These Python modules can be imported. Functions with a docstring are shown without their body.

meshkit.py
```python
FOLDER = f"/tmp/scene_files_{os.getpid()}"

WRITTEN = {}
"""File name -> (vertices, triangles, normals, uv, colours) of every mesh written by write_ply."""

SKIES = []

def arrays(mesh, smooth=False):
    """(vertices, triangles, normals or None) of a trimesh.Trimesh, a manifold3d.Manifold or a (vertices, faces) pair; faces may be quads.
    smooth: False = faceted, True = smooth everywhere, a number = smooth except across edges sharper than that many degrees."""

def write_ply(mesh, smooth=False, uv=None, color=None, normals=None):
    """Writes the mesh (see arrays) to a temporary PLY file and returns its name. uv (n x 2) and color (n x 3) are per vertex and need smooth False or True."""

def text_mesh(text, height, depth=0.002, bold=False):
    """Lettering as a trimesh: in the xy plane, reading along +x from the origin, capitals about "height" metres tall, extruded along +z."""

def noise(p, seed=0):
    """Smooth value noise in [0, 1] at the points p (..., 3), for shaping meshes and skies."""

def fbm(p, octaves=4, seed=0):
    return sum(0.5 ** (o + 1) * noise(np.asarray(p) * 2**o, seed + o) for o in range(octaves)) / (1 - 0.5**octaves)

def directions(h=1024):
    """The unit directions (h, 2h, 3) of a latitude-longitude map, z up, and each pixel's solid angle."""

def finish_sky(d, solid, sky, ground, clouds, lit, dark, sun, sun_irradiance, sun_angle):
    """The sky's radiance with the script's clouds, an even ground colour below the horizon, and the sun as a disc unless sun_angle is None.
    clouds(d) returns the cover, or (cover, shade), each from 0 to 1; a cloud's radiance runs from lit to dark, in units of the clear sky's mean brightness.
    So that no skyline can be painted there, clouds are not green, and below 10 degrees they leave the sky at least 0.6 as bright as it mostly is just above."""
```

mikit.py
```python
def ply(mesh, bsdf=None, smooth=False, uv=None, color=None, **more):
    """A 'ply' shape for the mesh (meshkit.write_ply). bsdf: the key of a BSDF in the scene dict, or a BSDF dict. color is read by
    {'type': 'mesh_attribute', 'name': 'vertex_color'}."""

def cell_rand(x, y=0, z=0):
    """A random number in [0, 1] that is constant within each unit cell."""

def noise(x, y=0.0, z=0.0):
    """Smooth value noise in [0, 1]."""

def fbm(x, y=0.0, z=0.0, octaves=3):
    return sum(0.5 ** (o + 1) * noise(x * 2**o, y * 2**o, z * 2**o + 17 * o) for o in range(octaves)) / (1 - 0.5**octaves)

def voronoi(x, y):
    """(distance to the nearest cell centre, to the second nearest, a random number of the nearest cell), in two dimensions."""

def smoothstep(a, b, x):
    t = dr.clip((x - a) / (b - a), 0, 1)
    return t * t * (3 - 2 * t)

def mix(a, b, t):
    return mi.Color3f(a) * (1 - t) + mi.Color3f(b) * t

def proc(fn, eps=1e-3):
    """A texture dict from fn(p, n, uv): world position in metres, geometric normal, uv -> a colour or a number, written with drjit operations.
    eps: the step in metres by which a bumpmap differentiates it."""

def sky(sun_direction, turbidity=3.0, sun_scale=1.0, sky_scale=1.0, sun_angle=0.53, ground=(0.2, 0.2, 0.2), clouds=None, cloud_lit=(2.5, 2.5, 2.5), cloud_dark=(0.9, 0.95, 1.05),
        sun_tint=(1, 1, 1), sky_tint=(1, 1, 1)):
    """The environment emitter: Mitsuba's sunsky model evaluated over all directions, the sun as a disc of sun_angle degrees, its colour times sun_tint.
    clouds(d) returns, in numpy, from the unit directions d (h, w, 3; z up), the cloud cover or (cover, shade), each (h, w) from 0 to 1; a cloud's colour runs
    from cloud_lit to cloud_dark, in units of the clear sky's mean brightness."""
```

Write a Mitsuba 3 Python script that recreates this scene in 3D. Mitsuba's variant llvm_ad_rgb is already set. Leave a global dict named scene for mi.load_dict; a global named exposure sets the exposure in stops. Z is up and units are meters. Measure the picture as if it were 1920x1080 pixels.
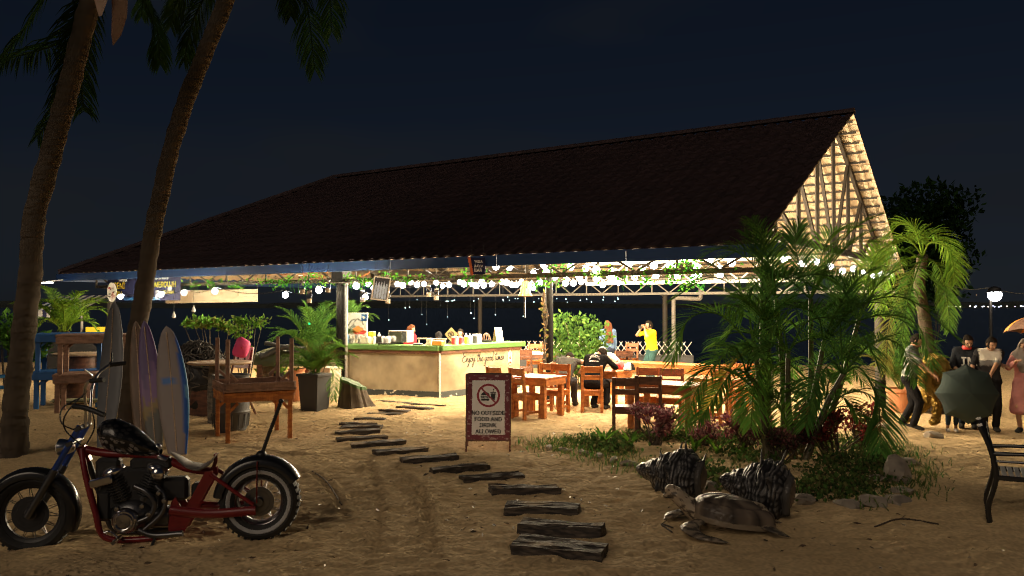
import math, random, numpy as np, trimesh, manifold3d as m3, mitsuba as mi, drjit as dr
import mikit, meshkit
from mikit import noise, fbm, voronoi, smoothstep, mix
T = mi.ScalarTransform4f
scene, labels, used = {}, {}, {}
rng = np.random.default_rng(7)
V = lambda *a: np.array(a, float)

# ---------------------------------------------------------------- camera, sky, exposure
F, HZ, CH = 1531.7, 36.0, 2.0
PIT = math.atan(HZ / F)
scene['camera'] = {'type': 'perspective', 'fov': 2 * math.degrees(math.atan(960 / F)), 'fov_axis': 'x', 'near_clip': 0.05, 'far_clip': 9000.0,
                   'to_world': T().look_at(origin=[0, 0, CH], target=[0, math.cos(PIT), CH + math.sin(PIT)], up=[0, 0, 1])}
exposure = 0.0

def night_clouds(d):
    n = meshkit.fbm(d * V(3.0, 3.0, 7.0) + 4.2, 4, 3)
    return np.clip((n - 0.44) * 2.6, 0, 0.8)
scene['sky'] = {**mikit.sky((-0.38, -0.80, 0.50), turbidity=4, sun_scale=0.50, sun_angle=35, sky_scale=0.092, clouds=night_clouds, cloud_lit=(1.25, 1.5, 1.9), cloud_dark=(0.4, 0.5, 0.65),
                            sky_tint=(0.80, 0.84, 1.08), sun_tint=(0.95, 0.97, 1.08)), 'sampling_weight': 12.0}

# ---------------------------------------------------------------- helpers
def ray(px, py):
    s, c = math.sin(PIT), math.cos(PIT)
    fx, fy = (px - 960) / F, (540 - py) / F
    return V(fx, c - fy * s, s + fy * c)
def P(px, py, y):
    d = ray(px, py); return V(0, 0, CH) + d * (y / d[1])
def G(px, py, z=0.0):
    d = ray(px, py); return V(0, 0, CH) + d * ((z - CH) / d[2])
def nrm(v):
    v = np.asarray(v, float); return v / (np.linalg.norm(v) + 1e-12)
def rotz(a):
    c, s = math.cos(a), math.sin(a); return np.array([[c, -s, 0], [s, c, 0], [0, 0, 1.0]])
def rotx(a):
    c, s = math.cos(a), math.sin(a); return np.array([[1.0, 0, 0], [0, c, -s], [0, s, c]])
def roty(a):
    c, s = math.cos(a), math.sin(a); return np.array([[c, 0, s], [0, 1.0, 0], [-s, 0, c]])
def frame(d, up=(0, 0, 1)):
    d = nrm(d); up = V(*up)
    if abs(d @ up) > 0.98: up = V(1, 0, 0)
    x = nrm(np.cross(d, up)); return x, np.cross(x, d), d          # side, up, along

CORN = np.array([[x, y, z] for x in (-1, 1) for y in (-1, 1) for z in (-1, 1)], float)
BOXF = np.array([[0, 1, 3], [0, 3, 2], [4, 6, 7], [4, 7, 5], [0, 4, 5], [0, 5, 1], [2, 3, 7], [2, 7, 6], [0, 2, 6], [0, 6, 4], [1, 5, 7], [1, 7, 3]])
_u = np.vstack([CORN * V(*[1 if k == a else 0.8 for k in range(3)]) for a in range(3)])
_h = trimesh.convex.convex_hull(_u); HV, HF = np.array(_h.vertices), np.array(_h.faces)

class MB:
    """collects shapes into one mesh"""
    def __init__(s): s.v, s.f, s.c, s.n = [], [], [], 0
    def add(s, v, f, col=None):
        v = np.asarray(v, float); s.v.append(v); s.f.append(np.asarray(f, int) + s.n); s.n += len(v)
        s.c.append(np.broadcast_to(V(*(col if col is not None else (1, 1, 1))), (len(v), 3)) if np.ndim(col) < 2 else np.asarray(col, float))
        return s
    def box(s, c, size, R=None, bev=0.006, col=None):
        h = np.asarray(size, float) / 2; b = min(bev, h.min() * 0.45)
        if bev <= 0: v, f = CORN * h, BOXF
        else:
            sg = np.sign(HV); full = np.abs(HV) > 0.9; v = sg * np.where(full, h, h - b); f = HF
        if R is not None: v = v @ np.asarray(R).T
        return s.add(v + np.asarray(c, float), f, col)
    def bar(s, p, q, w, h=None, up=(0, 0, 1), bev=0.004, col=None):
        p, q = np.asarray(p, float), np.asarray(q, float); x, y, z = frame(q - p, up)
        return s.box((p + q) / 2, (w, h or w, np.linalg.norm(q - p)), np.stack([x, y, z], 1), bev, col)
    def tube(s, pts, r, n=8, cap=True, col=None, flat=1.0):
        p = np.asarray(pts, float); r = np.broadcast_to(np.asarray(r, float), (len(p),))
        t = np.gradient(p, axis=0); t /= np.linalg.norm(t, axis=1, keepdims=True) + 1e-12
        ref = V(0, 0, 1) if abs(t[0, 2]) < 0.9 else V(1, 0, 0)
        A = []; a = nrm(np.cross(t[0], ref))
        for k in range(len(p)): a = nrm(a - t[k] * (a @ t[k])); A.append(a)
        A = np.array(A); B = np.cross(t, A); g = np.arange(n) * 2 * np.pi / n
        v = p[:, None] + r[:, None, None] * (np.cos(g)[None, :, None] * A[:, None] + flat * np.sin(g)[None, :, None] * B[:, None])
        i, j = np.meshgrid(np.arange(len(p) - 1), np.arange(n), indexing='ij')
        q = np.stack([i * n + j, i * n + (j + 1) % n, (i + 1) * n + (j + 1) % n, (i + 1) * n + j], -1).reshape(-1, 4)
        f = [np.vstack([q[:, [0, 1, 2]], q[:, [0, 2, 3]]])]; v = v.reshape(-1, 3)
        if cap:
            m = len(v); v = np.vstack([v, p[:1], p[-1:]]); k = np.arange(n); e = (len(p) - 1) * n
            f += [np.stack([(k + 1) % n, k, k * 0 + m], 1), np.stack([e + k, e + (k + 1) % n, k * 0 + m + 1], 1)]
        return s.add(v, np.vstack(f), col)
    def lathe(s, prof, c=(0, 0, 0), R=None, n=20, col=None):
        prof = np.asarray(prof, float); g = np.arange(n) * 2 * np.pi / n
        v = np.stack([prof[:, None, 0] * np.cos(g), prof[:, None, 0] * np.sin(g), np.broadcast_to(prof[:, None, 1], (len(prof), n))], -1).reshape(-1, 3)
        i, j = np.meshgrid(np.arange(len(prof) - 1), np.arange(n), indexing='ij')
        q = np.stack([i * n + j, i * n + (j + 1) % n, (i + 1) * n + (j + 1) % n, (i + 1) * n + j], -1).reshape(-1, 4)
        if R is not None: v = v @ np.asarray(R).T
        return s.add(v + np.asarray(c, float), np.vstack([q[:, [0, 1, 2]], q[:, [0, 2, 3]]]), col)
    def ball(s, c, r, R=None, sub=2, col=None):
        m = ICO[sub]; v = m[0] * np.asarray(r, float)
        if R is not None: v = v @ np.asarray(R).T
        return s.add(v + np.asarray(c, float), m[1], col)
    def mesh(s, m, R=None, t=(0, 0, 0), col=None):
        if hasattr(m, 'to_mesh'):
            k = m.to_mesh(); v, f = k.vert_properties[:, :3], k.tri_verts
        elif isinstance(m, tuple): v, f = m
        else: v, f = m.vertices, m.faces
        v = np.asarray(v, float)
        if R is not None: v = v @ np.asarray(R).T
        return s.add(v + np.asarray(t, float), f, col)
    def prism(s, poly, depth, R=None, t=(0, 0, 0), col=None):
        """polygon in xy, extruded 0..depth along z"""
        from shapely.geometry import Polygon
        g = poly if hasattr(poly, 'exterior') else Polygon(poly)
        return s.mesh(trimesh.creation.extrude_polygon(g.buffer(0), depth, engine='earcut'), R, t, col)
    def strip(s, pts, side, w, col=None):
        """flat ribbon: pts (n,3), half width w (n,), side vector(s)"""
        p = np.asarray(pts, float); w = np.broadcast_to(np.asarray(w, float), (len(p),))[:, None]; side = np.broadcast_to(side, p.shape)
        v = np.vstack([p - side * w, p + side * w]); k = np.arange(len(p) - 1); n = len(p)
        return s.add(v, np.vstack([np.stack([k, k + 1, k + 1 + n], 1), np.stack([k, k + 1 + n, k + n], 1)]), col)
    def out(s, R=None, t=None):
        v = np.vstack(s.v); f = np.vstack(s.f)
        if R is not None: v = v @ np.asarray(R).T
        if t is not None: v = v + np.asarray(t, float)
        return v, f
    def cols(s): return np.vstack(s.c)
ICO = {k: (np.array(m.vertices), np.array(m.faces)) for k, m in ((k, trimesh.creation.icosphere(k)) for k in (1, 2, 3))}

def newkey(name, parent=None):
    base = (parent + '__' if parent else '') + name
    n = used.get(base, -1) + 1; used[base] = n
    return base if n == 0 else f'{base}_{n:03d}'
def lab(key, label=None, cat=None, group=None, kind=None):
    e = labels.setdefault(key, {})
    for k, v in (('label', label), ('category', cat), ('group', group), ('kind', kind)):
        if v: e[k] = v
    return key
def thing(name, label, cat, group=None): return lab(newkey(name), label, cat, group)
def obj(name, mb, mat, parent=None, smooth=False, label=None, R=None, t=None, cat=None, group=None, kind=None, vc=False, place=None, **more):
    key = newkey(name, parent)
    if isinstance(mb, dict): d = dict(mb)
    else:
        v, f = mb.out() if isinstance(mb, MB) else mb
        if vc is not False:
            d = mikit.ply((v, f), mat, True if smooth else False, color=mb.cols() if vc is True else vc, **more)
        else: d = mikit.ply((v, f), mat, smooth, **more)
    if place is not None: d['to_world'] = place
    scene[key] = d
    if label or cat or group or kind: lab(key, label, cat, group, kind)
    return key
def pl(t, a=0.0, s=1.0, tilt=None):
    m = np.eye(4); m[:3, :3] = rotz(a) * s if tilt is None else rotz(a) @ tilt * s; m[:3, 3] = t
    return T(m.tolist())
def curve(pts, n):
    """Catmull-Rom through pts"""
    p = np.asarray(pts, float); p = np.vstack([2 * p[0] - p[1], p, 2 * p[-1] - p[-2]]); o = []
    for i in range(1, len(p) - 2):
        t = np.linspace(0, 1, n, endpoint=False)[:, None]
        o.append(0.5 * (2 * p[i] + (p[i + 1] - p[i - 1]) * t + (2 * p[i - 1] - 5 * p[i] + 4 * p[i + 1] - p[i + 2]) * t**2 + (3 * p[i] - p[i - 1] - 3 * p[i + 1] + p[i + 2]) * t**3))
    return np.vstack(o + [p[-2:-1]])

# ---------------------------------------------------------------- materials
def mat(name, col, rough=0.6, metal=0.0, spec=0.5, clear=0.0, tex=None, bump=None, **k):
    b = {'type': 'principled', 'base_color': tex or {'type': 'rgb', 'value': list(col)}, 'roughness': rough, 'metallic': metal, 'specular': spec, 'clearcoat': clear, **k}
    if bump: b = {'type': 'bumpmap', 'arbitrary': mikit.proc(bump[0], eps=bump[2] if len(bump) > 2 else 2e-3), 'scale': bump[1], 'bsdf': b}
    scene['mat_' + name] = {'type': 'twosided', 'bsdf': b}
    return 'mat_' + name
VC = {'type': 'mesh_attribute', 'name': 'vertex_color'}
def wood(a, b, sc=1.0):
    def fn(p, n, uv):
        g = fbm(p.x * 9 * sc + p.z * 3, p.y * 9 * sc, p.z * 22 * sc, 3)
        s = noise(p.x * 60 * sc, p.y * 60 * sc, p.z * 8)
        return mix(a, b, smoothstep(0.3, 0.75, g)) * (0.82 + 0.3 * s)
    return mikit.proc(fn)
def sandcol(p, n, uv):
    a = fbm(p.x * 0.7, p.y * 0.7, 0.0, 3); b = noise(p.x * 42, p.y * 42); c = fbm(p.x * 6, p.y * 6, 3.0, 2)
    col = mix((0.42, 0.30, 0.155), (0.58, 0.43, 0.245), a * 0.6 + c * 0.4)
    return col * (0.8 + 0.35 * b)
mat('sand', 0, 0.95, spec=0.15, tex=mikit.proc(sandcol), bump=(lambda p, n, uv: fbm(p.x * 22, p.y * 26, 0.0, 3), 0.06, 4e-3))
def wavy(p, n, uv): return fbm(p.x * 0.8, p.y * 0.5, 0.0, 3)
mat('sea', (0.004, 0.008, 0.014), 0.12, spec=0.5, bump=(wavy, 0.25, 2e-2))
mat('tile', 0, 0.75, tex=VC)
mat('steel', (0.055, 0.049, 0.043), 0.6, spec=0.2)
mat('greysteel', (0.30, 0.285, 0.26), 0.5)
mat('column', (0.006, 0.0058, 0.0058), 0.4, spec=0.15)
mat('blue', (0.011, 0.042, 0.135), 0.5)
mat('bluepaint', (0.02, 0.10, 0.30), 0.55)
mat('orangewood', 0, 0.42, tex=wood((0.25, 0.072, 0.014), (0.41, 0.135, 0.028)), clear=0.25)
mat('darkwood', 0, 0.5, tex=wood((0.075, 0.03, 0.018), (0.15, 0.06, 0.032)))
mat('brownwood', 0, 0.6, tex=wood((0.16, 0.085, 0.055), (0.25, 0.14, 0.095)))
mat('palewood', 0, 0.65, tex=wood((0.34, 0.22, 0.13), (0.46, 0.32, 0.20)))
def sleepertex(p, n, uv):
    g = fbm(p.x * 5, p.y * 40, p.z * 40, 3); d = fbm(p.x * 4, p.y * 4, 1.0, 2)
    return mix(mix((0.025, 0.020, 0.017), (0.11, 0.085, 0.065), smoothstep(0.35, 0.8, g)), (0.36, 0.26, 0.15), smoothstep(0.58, 0.75, d) * smoothstep(0.3, 0.9, n.z) * 0.6)
mat('sleeper', 0, 0.8, tex=mikit.proc(sleepertex), bump=(lambda p, n, uv: fbm(p.x * 6, p.y * 60, p.z * 60, 3), 0.02))
def conc(p, n, uv):
    a = fbm(p.x * 2.2, p.y * 2.2, p.z * 2.2, 4); b = fbm(p.x * 11, p.y * 11, p.z * 5, 3)
    return mix((0.215, 0.172, 0.108), (0.36, 0.30, 0.20), smoothstep(0.3, 0.7, a)) * (0.8 + 0.35 * b)
mat('concrete', 0, 0.8, tex=mikit.proc(conc))
def peel(p, n, uv):
    a = fbm(p.x * 8, p.y * 8, p.z * 8, 4)
    return mix((0.045, 0.055, 0.055), (0.62, 0.58, 0.5), smoothstep(0.66, 0.69, a))
mat('peeling', 0, 0.7, tex=mikit.proc(peel))
mat('green', 0, 0.55, tex=mikit.proc(lambda p, n, uv: mix((0.055, 0.14, 0.028), (0.09, 0.20, 0.045), fbm(p.x * 5, p.y * 5, p.z * 5, 3))))
def bark(p, n, uv):
    r = fbm(p.x * 1.5, p.y * 1.5, p.z * 9, 3); b = fbm(p.x * 9, p.y * 9, p.z * 4, 3)
    return mix((0.030, 0.022, 0.015), (0.105, 0.08, 0.055), r * 0.5 + b * 0.5)
mat('bark', 0, 0.9, tex=mikit.proc(bark), bump=(lambda p, n, uv: fbm(p.x * 6, p.y * 6, p.z * 22, 3), 0.06, 6e-3))
mat('black', (0.012, 0.012, 0.013), 0.5)
mat('blackgloss', (0.008, 0.008, 0.009), 0.16, clear=0.6)
mat('rubber', (0.012, 0.012, 0.012), 0.75)
mat('chrome', (0.62, 0.62, 0.64), 0.16, 1.0)
mat('engine', (0.12, 0.12, 0.125), 0.32, 0.9)
mat('charcoal', (0.024, 0.024, 0.025), 0.6)
mat('darkgreen', (0.028, 0.075, 0.018), 0.6)
mat('redpaint', (0.14, 0.006, 0.008), 0.25, clear=0.5)
mat('bluechrome', (0.08, 0.16, 0.62), 0.2, 0.9)
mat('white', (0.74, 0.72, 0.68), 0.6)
mat('cream', (0.66, 0.56, 0.42), 0.8)
mat('grey', (0.30, 0.30, 0.30), 0.6)
mat('darkgrey', (0.07, 0.072, 0.075), 0.6)
mat('terracotta', (0.40, 0.16, 0.07), 0.75)
mat('red', (0.55, 0.03, 0.03), 0.5)
mat('pink', (0.75, 0.07, 0.22), 0.6)
mat('yellow', (0.75, 0.55, 0.03), 0.6)
mat('orange', (0.75, 0.26, 0.03), 0.6)
mat('cloth', 0, 0.95, tex=VC, spec=0.05)
mat('paint', 0, 0.45, tex=VC)
mat('skin', (0.36, 0.20, 0.125), 0.55, spec=0.35)
mat('gold', (0.42, 0.27, 0.06), 0.42, 0.6, bump=(lambda p, n, uv: voronoi(p.x * 26 + p.z * 9, p.z * 26)[0], 0.05))
mat('stone', 0, 0.85, tex=mikit.proc(lambda p, n, uv: mix((0.14, 0.115, 0.09), (0.34, 0.29, 0.23), fbm(p.x * 9, p.y * 9, p.z * 9, 3))), bump=(lambda p, n, uv: fbm(p.x * 14, p.y * 14, p.z * 14, 3), 0.03))
mat('shell', 0, 0.42, tex=VC, bump=(lambda p, n, uv: fbm(p.x * 30, p.y * 30, p.z * 30, 2), 0.012))
mat('leafsolid', 0, 0.45, tex=VC)
scene['mat_leaf'] = {'type': 'principledthin', 'base_color': VC, 'roughness': 0.24, 'diff_trans': 0.7, 'spec_trans': 0.0, 'eta': 1.45}
scene['mat_glass'] = {'type': 'thindielectric'}
def emit(rgb, w=1.0): return {'type': 'area', 'radiance': {'type': 'rgb', 'value': list(rgb)}, 'sampling_weight': w}
# ---------------------------------------------------------------- ground, sea, far shore
S_ = lambda x: (lambda t: t * t * (3 - 2 * t))(np.clip(x, 0, 1))
TRACKS = [[(690, 870), (705, 905), (712, 960), (706, 1030)], [(745, 880), (785, 920), (805, 975), (812, 1040)], [(585, 885), (622, 920), (650, 975)], [(760, 900), (800, 950), (790, 1010)],
          [(540, 870), (600, 900), (640, 955)], [(430, 840), (560, 850), (640, 850)]]
TRK = [curve([G(*p)[:2] for p in t], 14) for t in TRACKS]
def ground_h(x, y, fine=True):
    x, y = np.asarray(x, float), np.asarray(y, float)
    h = -0.25 * S_((x - 6.2) / 1.2) * S_((y - 12.0) / 2.2) - 1.1 * S_((y - 31) / 9) - 0.12 * S_((-x - 9) / 6)
    h = h + 0.10 * np.exp(-((x - 6.3) / 0.5) ** 2 - ((y - 14.6) / 1.2) ** 2)
    if fine:
        q = np.stack([x, y, 0 * x], -1)
        h = h + 0.075 * (meshkit.fbm(q * 0.8, 3, 2) - 0.5) + 0.030 * (meshkit.noise(q * V(3.4, 4.4, 1), 5) - 0.5) + 0.032 * np.abs(meshkit.noise(q * V(5.0, 9.5, 1), 9) - 0.5) + 0.028 * (meshkit.noise(q * V(9, 14, 1), 11) - 0.5)
        pit = meshkit.noise(q * V(2.6, 2.6, 1), 21); h = h - 0.022 * S_((pit - 0.72) / 0.16)
    return h
def gz(x, y): return float(ground_h(x, y, True))
def Gs(px, py, it=6):
    z = 0.0
    for _ in range(it): p = G(px, py, z); z = gz(p[0], p[1])
    return p
gx = 2.6 * np.sinh(np.linspace(-4.3, 4.3, 460))
gy = np.concatenate([np.linspace(-60, 3.4, 24), np.geomspace(3.5, 60, 760)])
X, Y = np.meshgrid(gx, gy); Z = ground_h(X, Y)
for t in TRK:
    near = (X > t[:, 0].min() - .3) & (X < t[:, 0].max() + .3) & (Y > t[:, 1].min() - .3) & (Y < t[:, 1].max() + .3)
    pts = np.stack([X[near], Y[near]], -1); d = np.min(np.linalg.norm(pts[:, None] - t[None], axis=-1), 1)
    Z[near] += -0.03 * np.exp(-(d / 0.028) ** 2) + 0.018 * np.exp(-((d - 0.075) / 0.03) ** 2)
i, j = np.meshgrid(np.arange(len(gy) - 1), np.arange(len(gx) - 1), indexing='ij'); w = len(gx)
quad = np.stack([i * w + j, i * w + j + 1, (i + 1) * w + j + 1, (i + 1) * w + j], -1).reshape(-1, 4)
obj('sand_ground', (np.stack([X, Y, Z], -1).reshape(-1, 3), quad), 'mat_sand', smooth=True, kind='structure', label='trodden golden beach sand with tracks and footprints')
m = MB(); m.add([[-3000, 33, -0.75], [3000, 33, -0.75], [3000, 6000, -0.75], [-3000, 6000, -0.75]], [[0, 1, 2], [0, 2, 3]])
obj('sea', m, 'mat_sea', kind='structure', label='dark night sea behind the pavilion')
m = MB(); n = 160; xs = np.linspace(-2600, 2600, n); hh = 5 + 26 * meshkit.fbm(np.stack([xs / 300, xs * 0, xs * 0], -1), 4, 5)
rows = [(0.0, 2500), (0.5, 2560), (1.0, 2680), (0.7, 2850), (0.0, 3000)]
gv = np.vstack([np.stack([xs, xs * 0 + yy, -0.9 + k * hh], -1) for k, yy in rows]); i, j = np.meshgrid(np.arange(len(rows) - 1), np.arange(n - 1), indexing='ij')
obj('far_shore', (gv, np.stack([i * n + j, i * n + j + 1, (i + 1) * n + j + 1, (i + 1) * n + j], -1).reshape(-1, 4)), mat('shore', (0.03, 0.035, 0.03), 0.95), smooth=True, kind='structure', label='low dark land along the far shore')

# ---------------------------------------------------------------- pavilion
YAW = 0.595
PU, PN = V(-math.cos(YAW), math.sin(YAW), 0), V(-math.sin(YAW), -math.cos(YAW), 0)
PO = V(7.381, 18.697, 0)
def W(a, b, z): return PO + a * PU + b * PN + V(0, 0, z)
def a_at(px, b):
    k = (px - 960) / F; d = PO + b * PN           # (d.x + a u.x) = k (d.y + a u.y)
    return (k * d[1] - d[0]) / (PU[0] - k * PU[1])
HW, RISE, A0, A1, A2 = 6.834, 3.383, -0.45, 16.17, 20.73
SL = math.hypot(HW, RISE)
pav = thing('pavilion', 'large open-sided pavilion with dark tiled roof, blue fascia and steel trusses', 'pavilion')
roof = pav + '__roof'; lab(roof)
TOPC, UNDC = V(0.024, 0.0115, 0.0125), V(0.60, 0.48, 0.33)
NC, NR = 72, 19
TWd, TL = (A2 - A0) / NC, SL / NR
def tile_mesh(a0, wd, r, side, plane='main', res=7):
    """one pantile: a0..a0+wd along the ridge, course r from the eave"""
    s = np.linspace(0, 1, res); o = []
    wave = 0.032 * np.sin(2 * np.pi * s) + 0.012 * np.cos(4 * np.pi * s)
    for top in (1, 0):
        for e, lo, hi in ((0, 0.010, 0.052), (1, -0.010, 0.010)):
            d = (r + e * 1.14) * TL - 0.06
            o.append(np.stack([a0 + s * wd, np.full(res, d), wave + (hi if top else lo)], -1))
    o += [o[0].copy(), o[2].copy()]; q = np.vstack(o); k = np.arange(res - 1); n = res
    f = [np.stack([k, k + 1, k + 1 + n, k + n], 1), np.stack([k + 2 * n, k + 3 * n, k + 1 + 3 * n, k + 1 + 2 * n], 1), np.stack([k + 4 * n, k + 5 * n, k + 1 + 5 * n, k + 1 + 4 * n], 1)]
    f.append(np.array([[0, n, 3 * n, 2 * n], [n - 1, 3 * n - 1, 4 * n - 1, 2 * n - 1]]))
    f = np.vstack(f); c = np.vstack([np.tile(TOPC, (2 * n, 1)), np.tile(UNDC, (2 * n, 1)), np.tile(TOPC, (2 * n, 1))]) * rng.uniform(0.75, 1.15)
    return q, np.vstack([f[:, [0, 1, 2]], f[:, [0, 2, 3]]]), c
def slope_pos(q, side):
    """(along, distance up slope from the eave, height off plane) -> world"""
    amax = A2 + (A1 - A2) * np.clip(q[:, 1], 0, SL) / SL
    a = np.minimum(q[:, 0], amax); b = HW * (1 - q[:, 1] / SL); z = 3.0 + RISE * q[:, 1] / SL
    nb, nz = RISE / SL, HW / SL
    b, z = b + nb * q[:, 2], z + nz * q[:, 2]
    return PO + a[:, None] * PU + side * b[:, None] * PN + z[:, None] * V(0, 0, 1)
ntile = 0; rest = MB()
for side in (-1, 1):
    for r in range(NR):
        for cidx in range(NC):
            a0 = A0 + cidx * TWd
            if a0 > A2 + (A1 - A2) * (r + .0) / NR: continue
            q, f, c = tile_mesh(a0, TWd, r, side)
            v = slope_pos(q, side)
            if side < 0 and cidx < 14 and r >= 1 and ntile < 250:
                one = MB(); one.add(v, f, c); obj('tile', one, 'mat_tile', roof, vc=True); ntile += 1
            elif side > 0 and r == 0 and ntile < 298 and cidx < 55 and cidx % 1 == 0 and cidx >= 8:
                one = MB(); one.add(v, f, c); obj('tile', one, 'mat_tile', roof, vc=True); ntile += 1
            else: rest.add(v, f, c)
hl = math.hypot(A2 - A1, RISE)                     # hip end
for r in range(NR):
    half = HW * (1 - r / NR)
    for b0 in np.arange(-half, half, 0.295):
        q, f, c = tile_mesh(b0, 0.295, r, 1)
        t = np.clip(q[:, 1] / SL, -0.02, 1); lim = HW * (1 - t); bb = np.clip(q[:, 0], -lim, lim)
        rest.add(PO + (A2 + (A1 - A2) * t + 0.55 * q[:, 2])[:, None] * PU + bb[:, None] * PN + (3.0 + RISE * t + 0.8 * q[:, 2])[:, None] * V(0, 0, 1), f, c)
obj('tile_field', rest, 'mat_tile', roof, vc=True, kind='stuff')
def cap_run(p, q, name):
    n = int(np.linalg.norm(q - p) / 0.42); x, y, z = frame(q - p)
    for k in range(n):
        a, b = p + (q - p) * k / n, p + (q - p) * (k + 1.1) / n
        g = np.linspace(-0.25, np.pi + 0.25, 7); cap = MB(); o = []
        for rr in (0.115, 0.095):
            for pt, ex in ((a, 0.008), (b, -0.006)): o.append(pt + (rr + ex) * (np.cos(g)[:, None] * x + np.sin(g)[:, None] * y * 0.8) + y * 0.05)
        v = np.vstack(o); kk = np.arange(6); ff = np.vstack([np.stack([kk, kk + 1, kk + 8, kk + 7], 1), np.stack([kk + 14, kk + 21, kk + 22, kk + 15], 1), np.stack([kk, kk + 14, kk + 15, kk + 1], 1)])
        cap.add(v, np.vstack([ff[:, [0, 1, 2]], ff[:, [0, 2, 3]]]), TOPC * rng.uniform(0.8, 1.3)); obj(name, cap, 'mat_tile', roof, vc=True)
cap_run(W(A0 - .02, 0, 3 + RISE), W(A1, 0, 3 + RISE), 'ridge_tile')
cap_run(W(A1, 0, 3 + RISE), W(A2, HW, 3.02), 'hip_tile')
def rz(b): return 3.0 + RISE * (1 - abs(b) / HW)
for side in (1, -1):
    for r in range(NR):
        d = (r + 0.5) * TL; am = A2 + (A1 - A2) * d / SL
        m = MB(); b = HW * (1 - d / SL); m.bar(W(A0 + .06, side * b, rz(b) - 0.045), W(am, side * b, rz(b) - 0.045), 0.05, 0.05, bev=0)
        obj('batten', m, 'mat_steel', roof)
for a in (0, 2.9, 5.8, 8.7, 11.6, 14.5, 16.1):
    for side in (1, -1):
        m = MB(); m.bar(W(a, side * (HW - .05), rz(HW - .05) - 0.12), W(a, 0.03 * side, rz(0) - 0.12), 0.075, 0.13, bev=0); obj('rafter', m, 'mat_steel', roof)
for side in (1, -1):
    m = MB(); m.bar(W(A1, 0, rz(0) - 0.13), W(A2 - .1, side * (HW - .1), 2.93), 0.06, 0.12, bev=0); obj('hip_rafter', m, 'mat_steel', roof)
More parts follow.
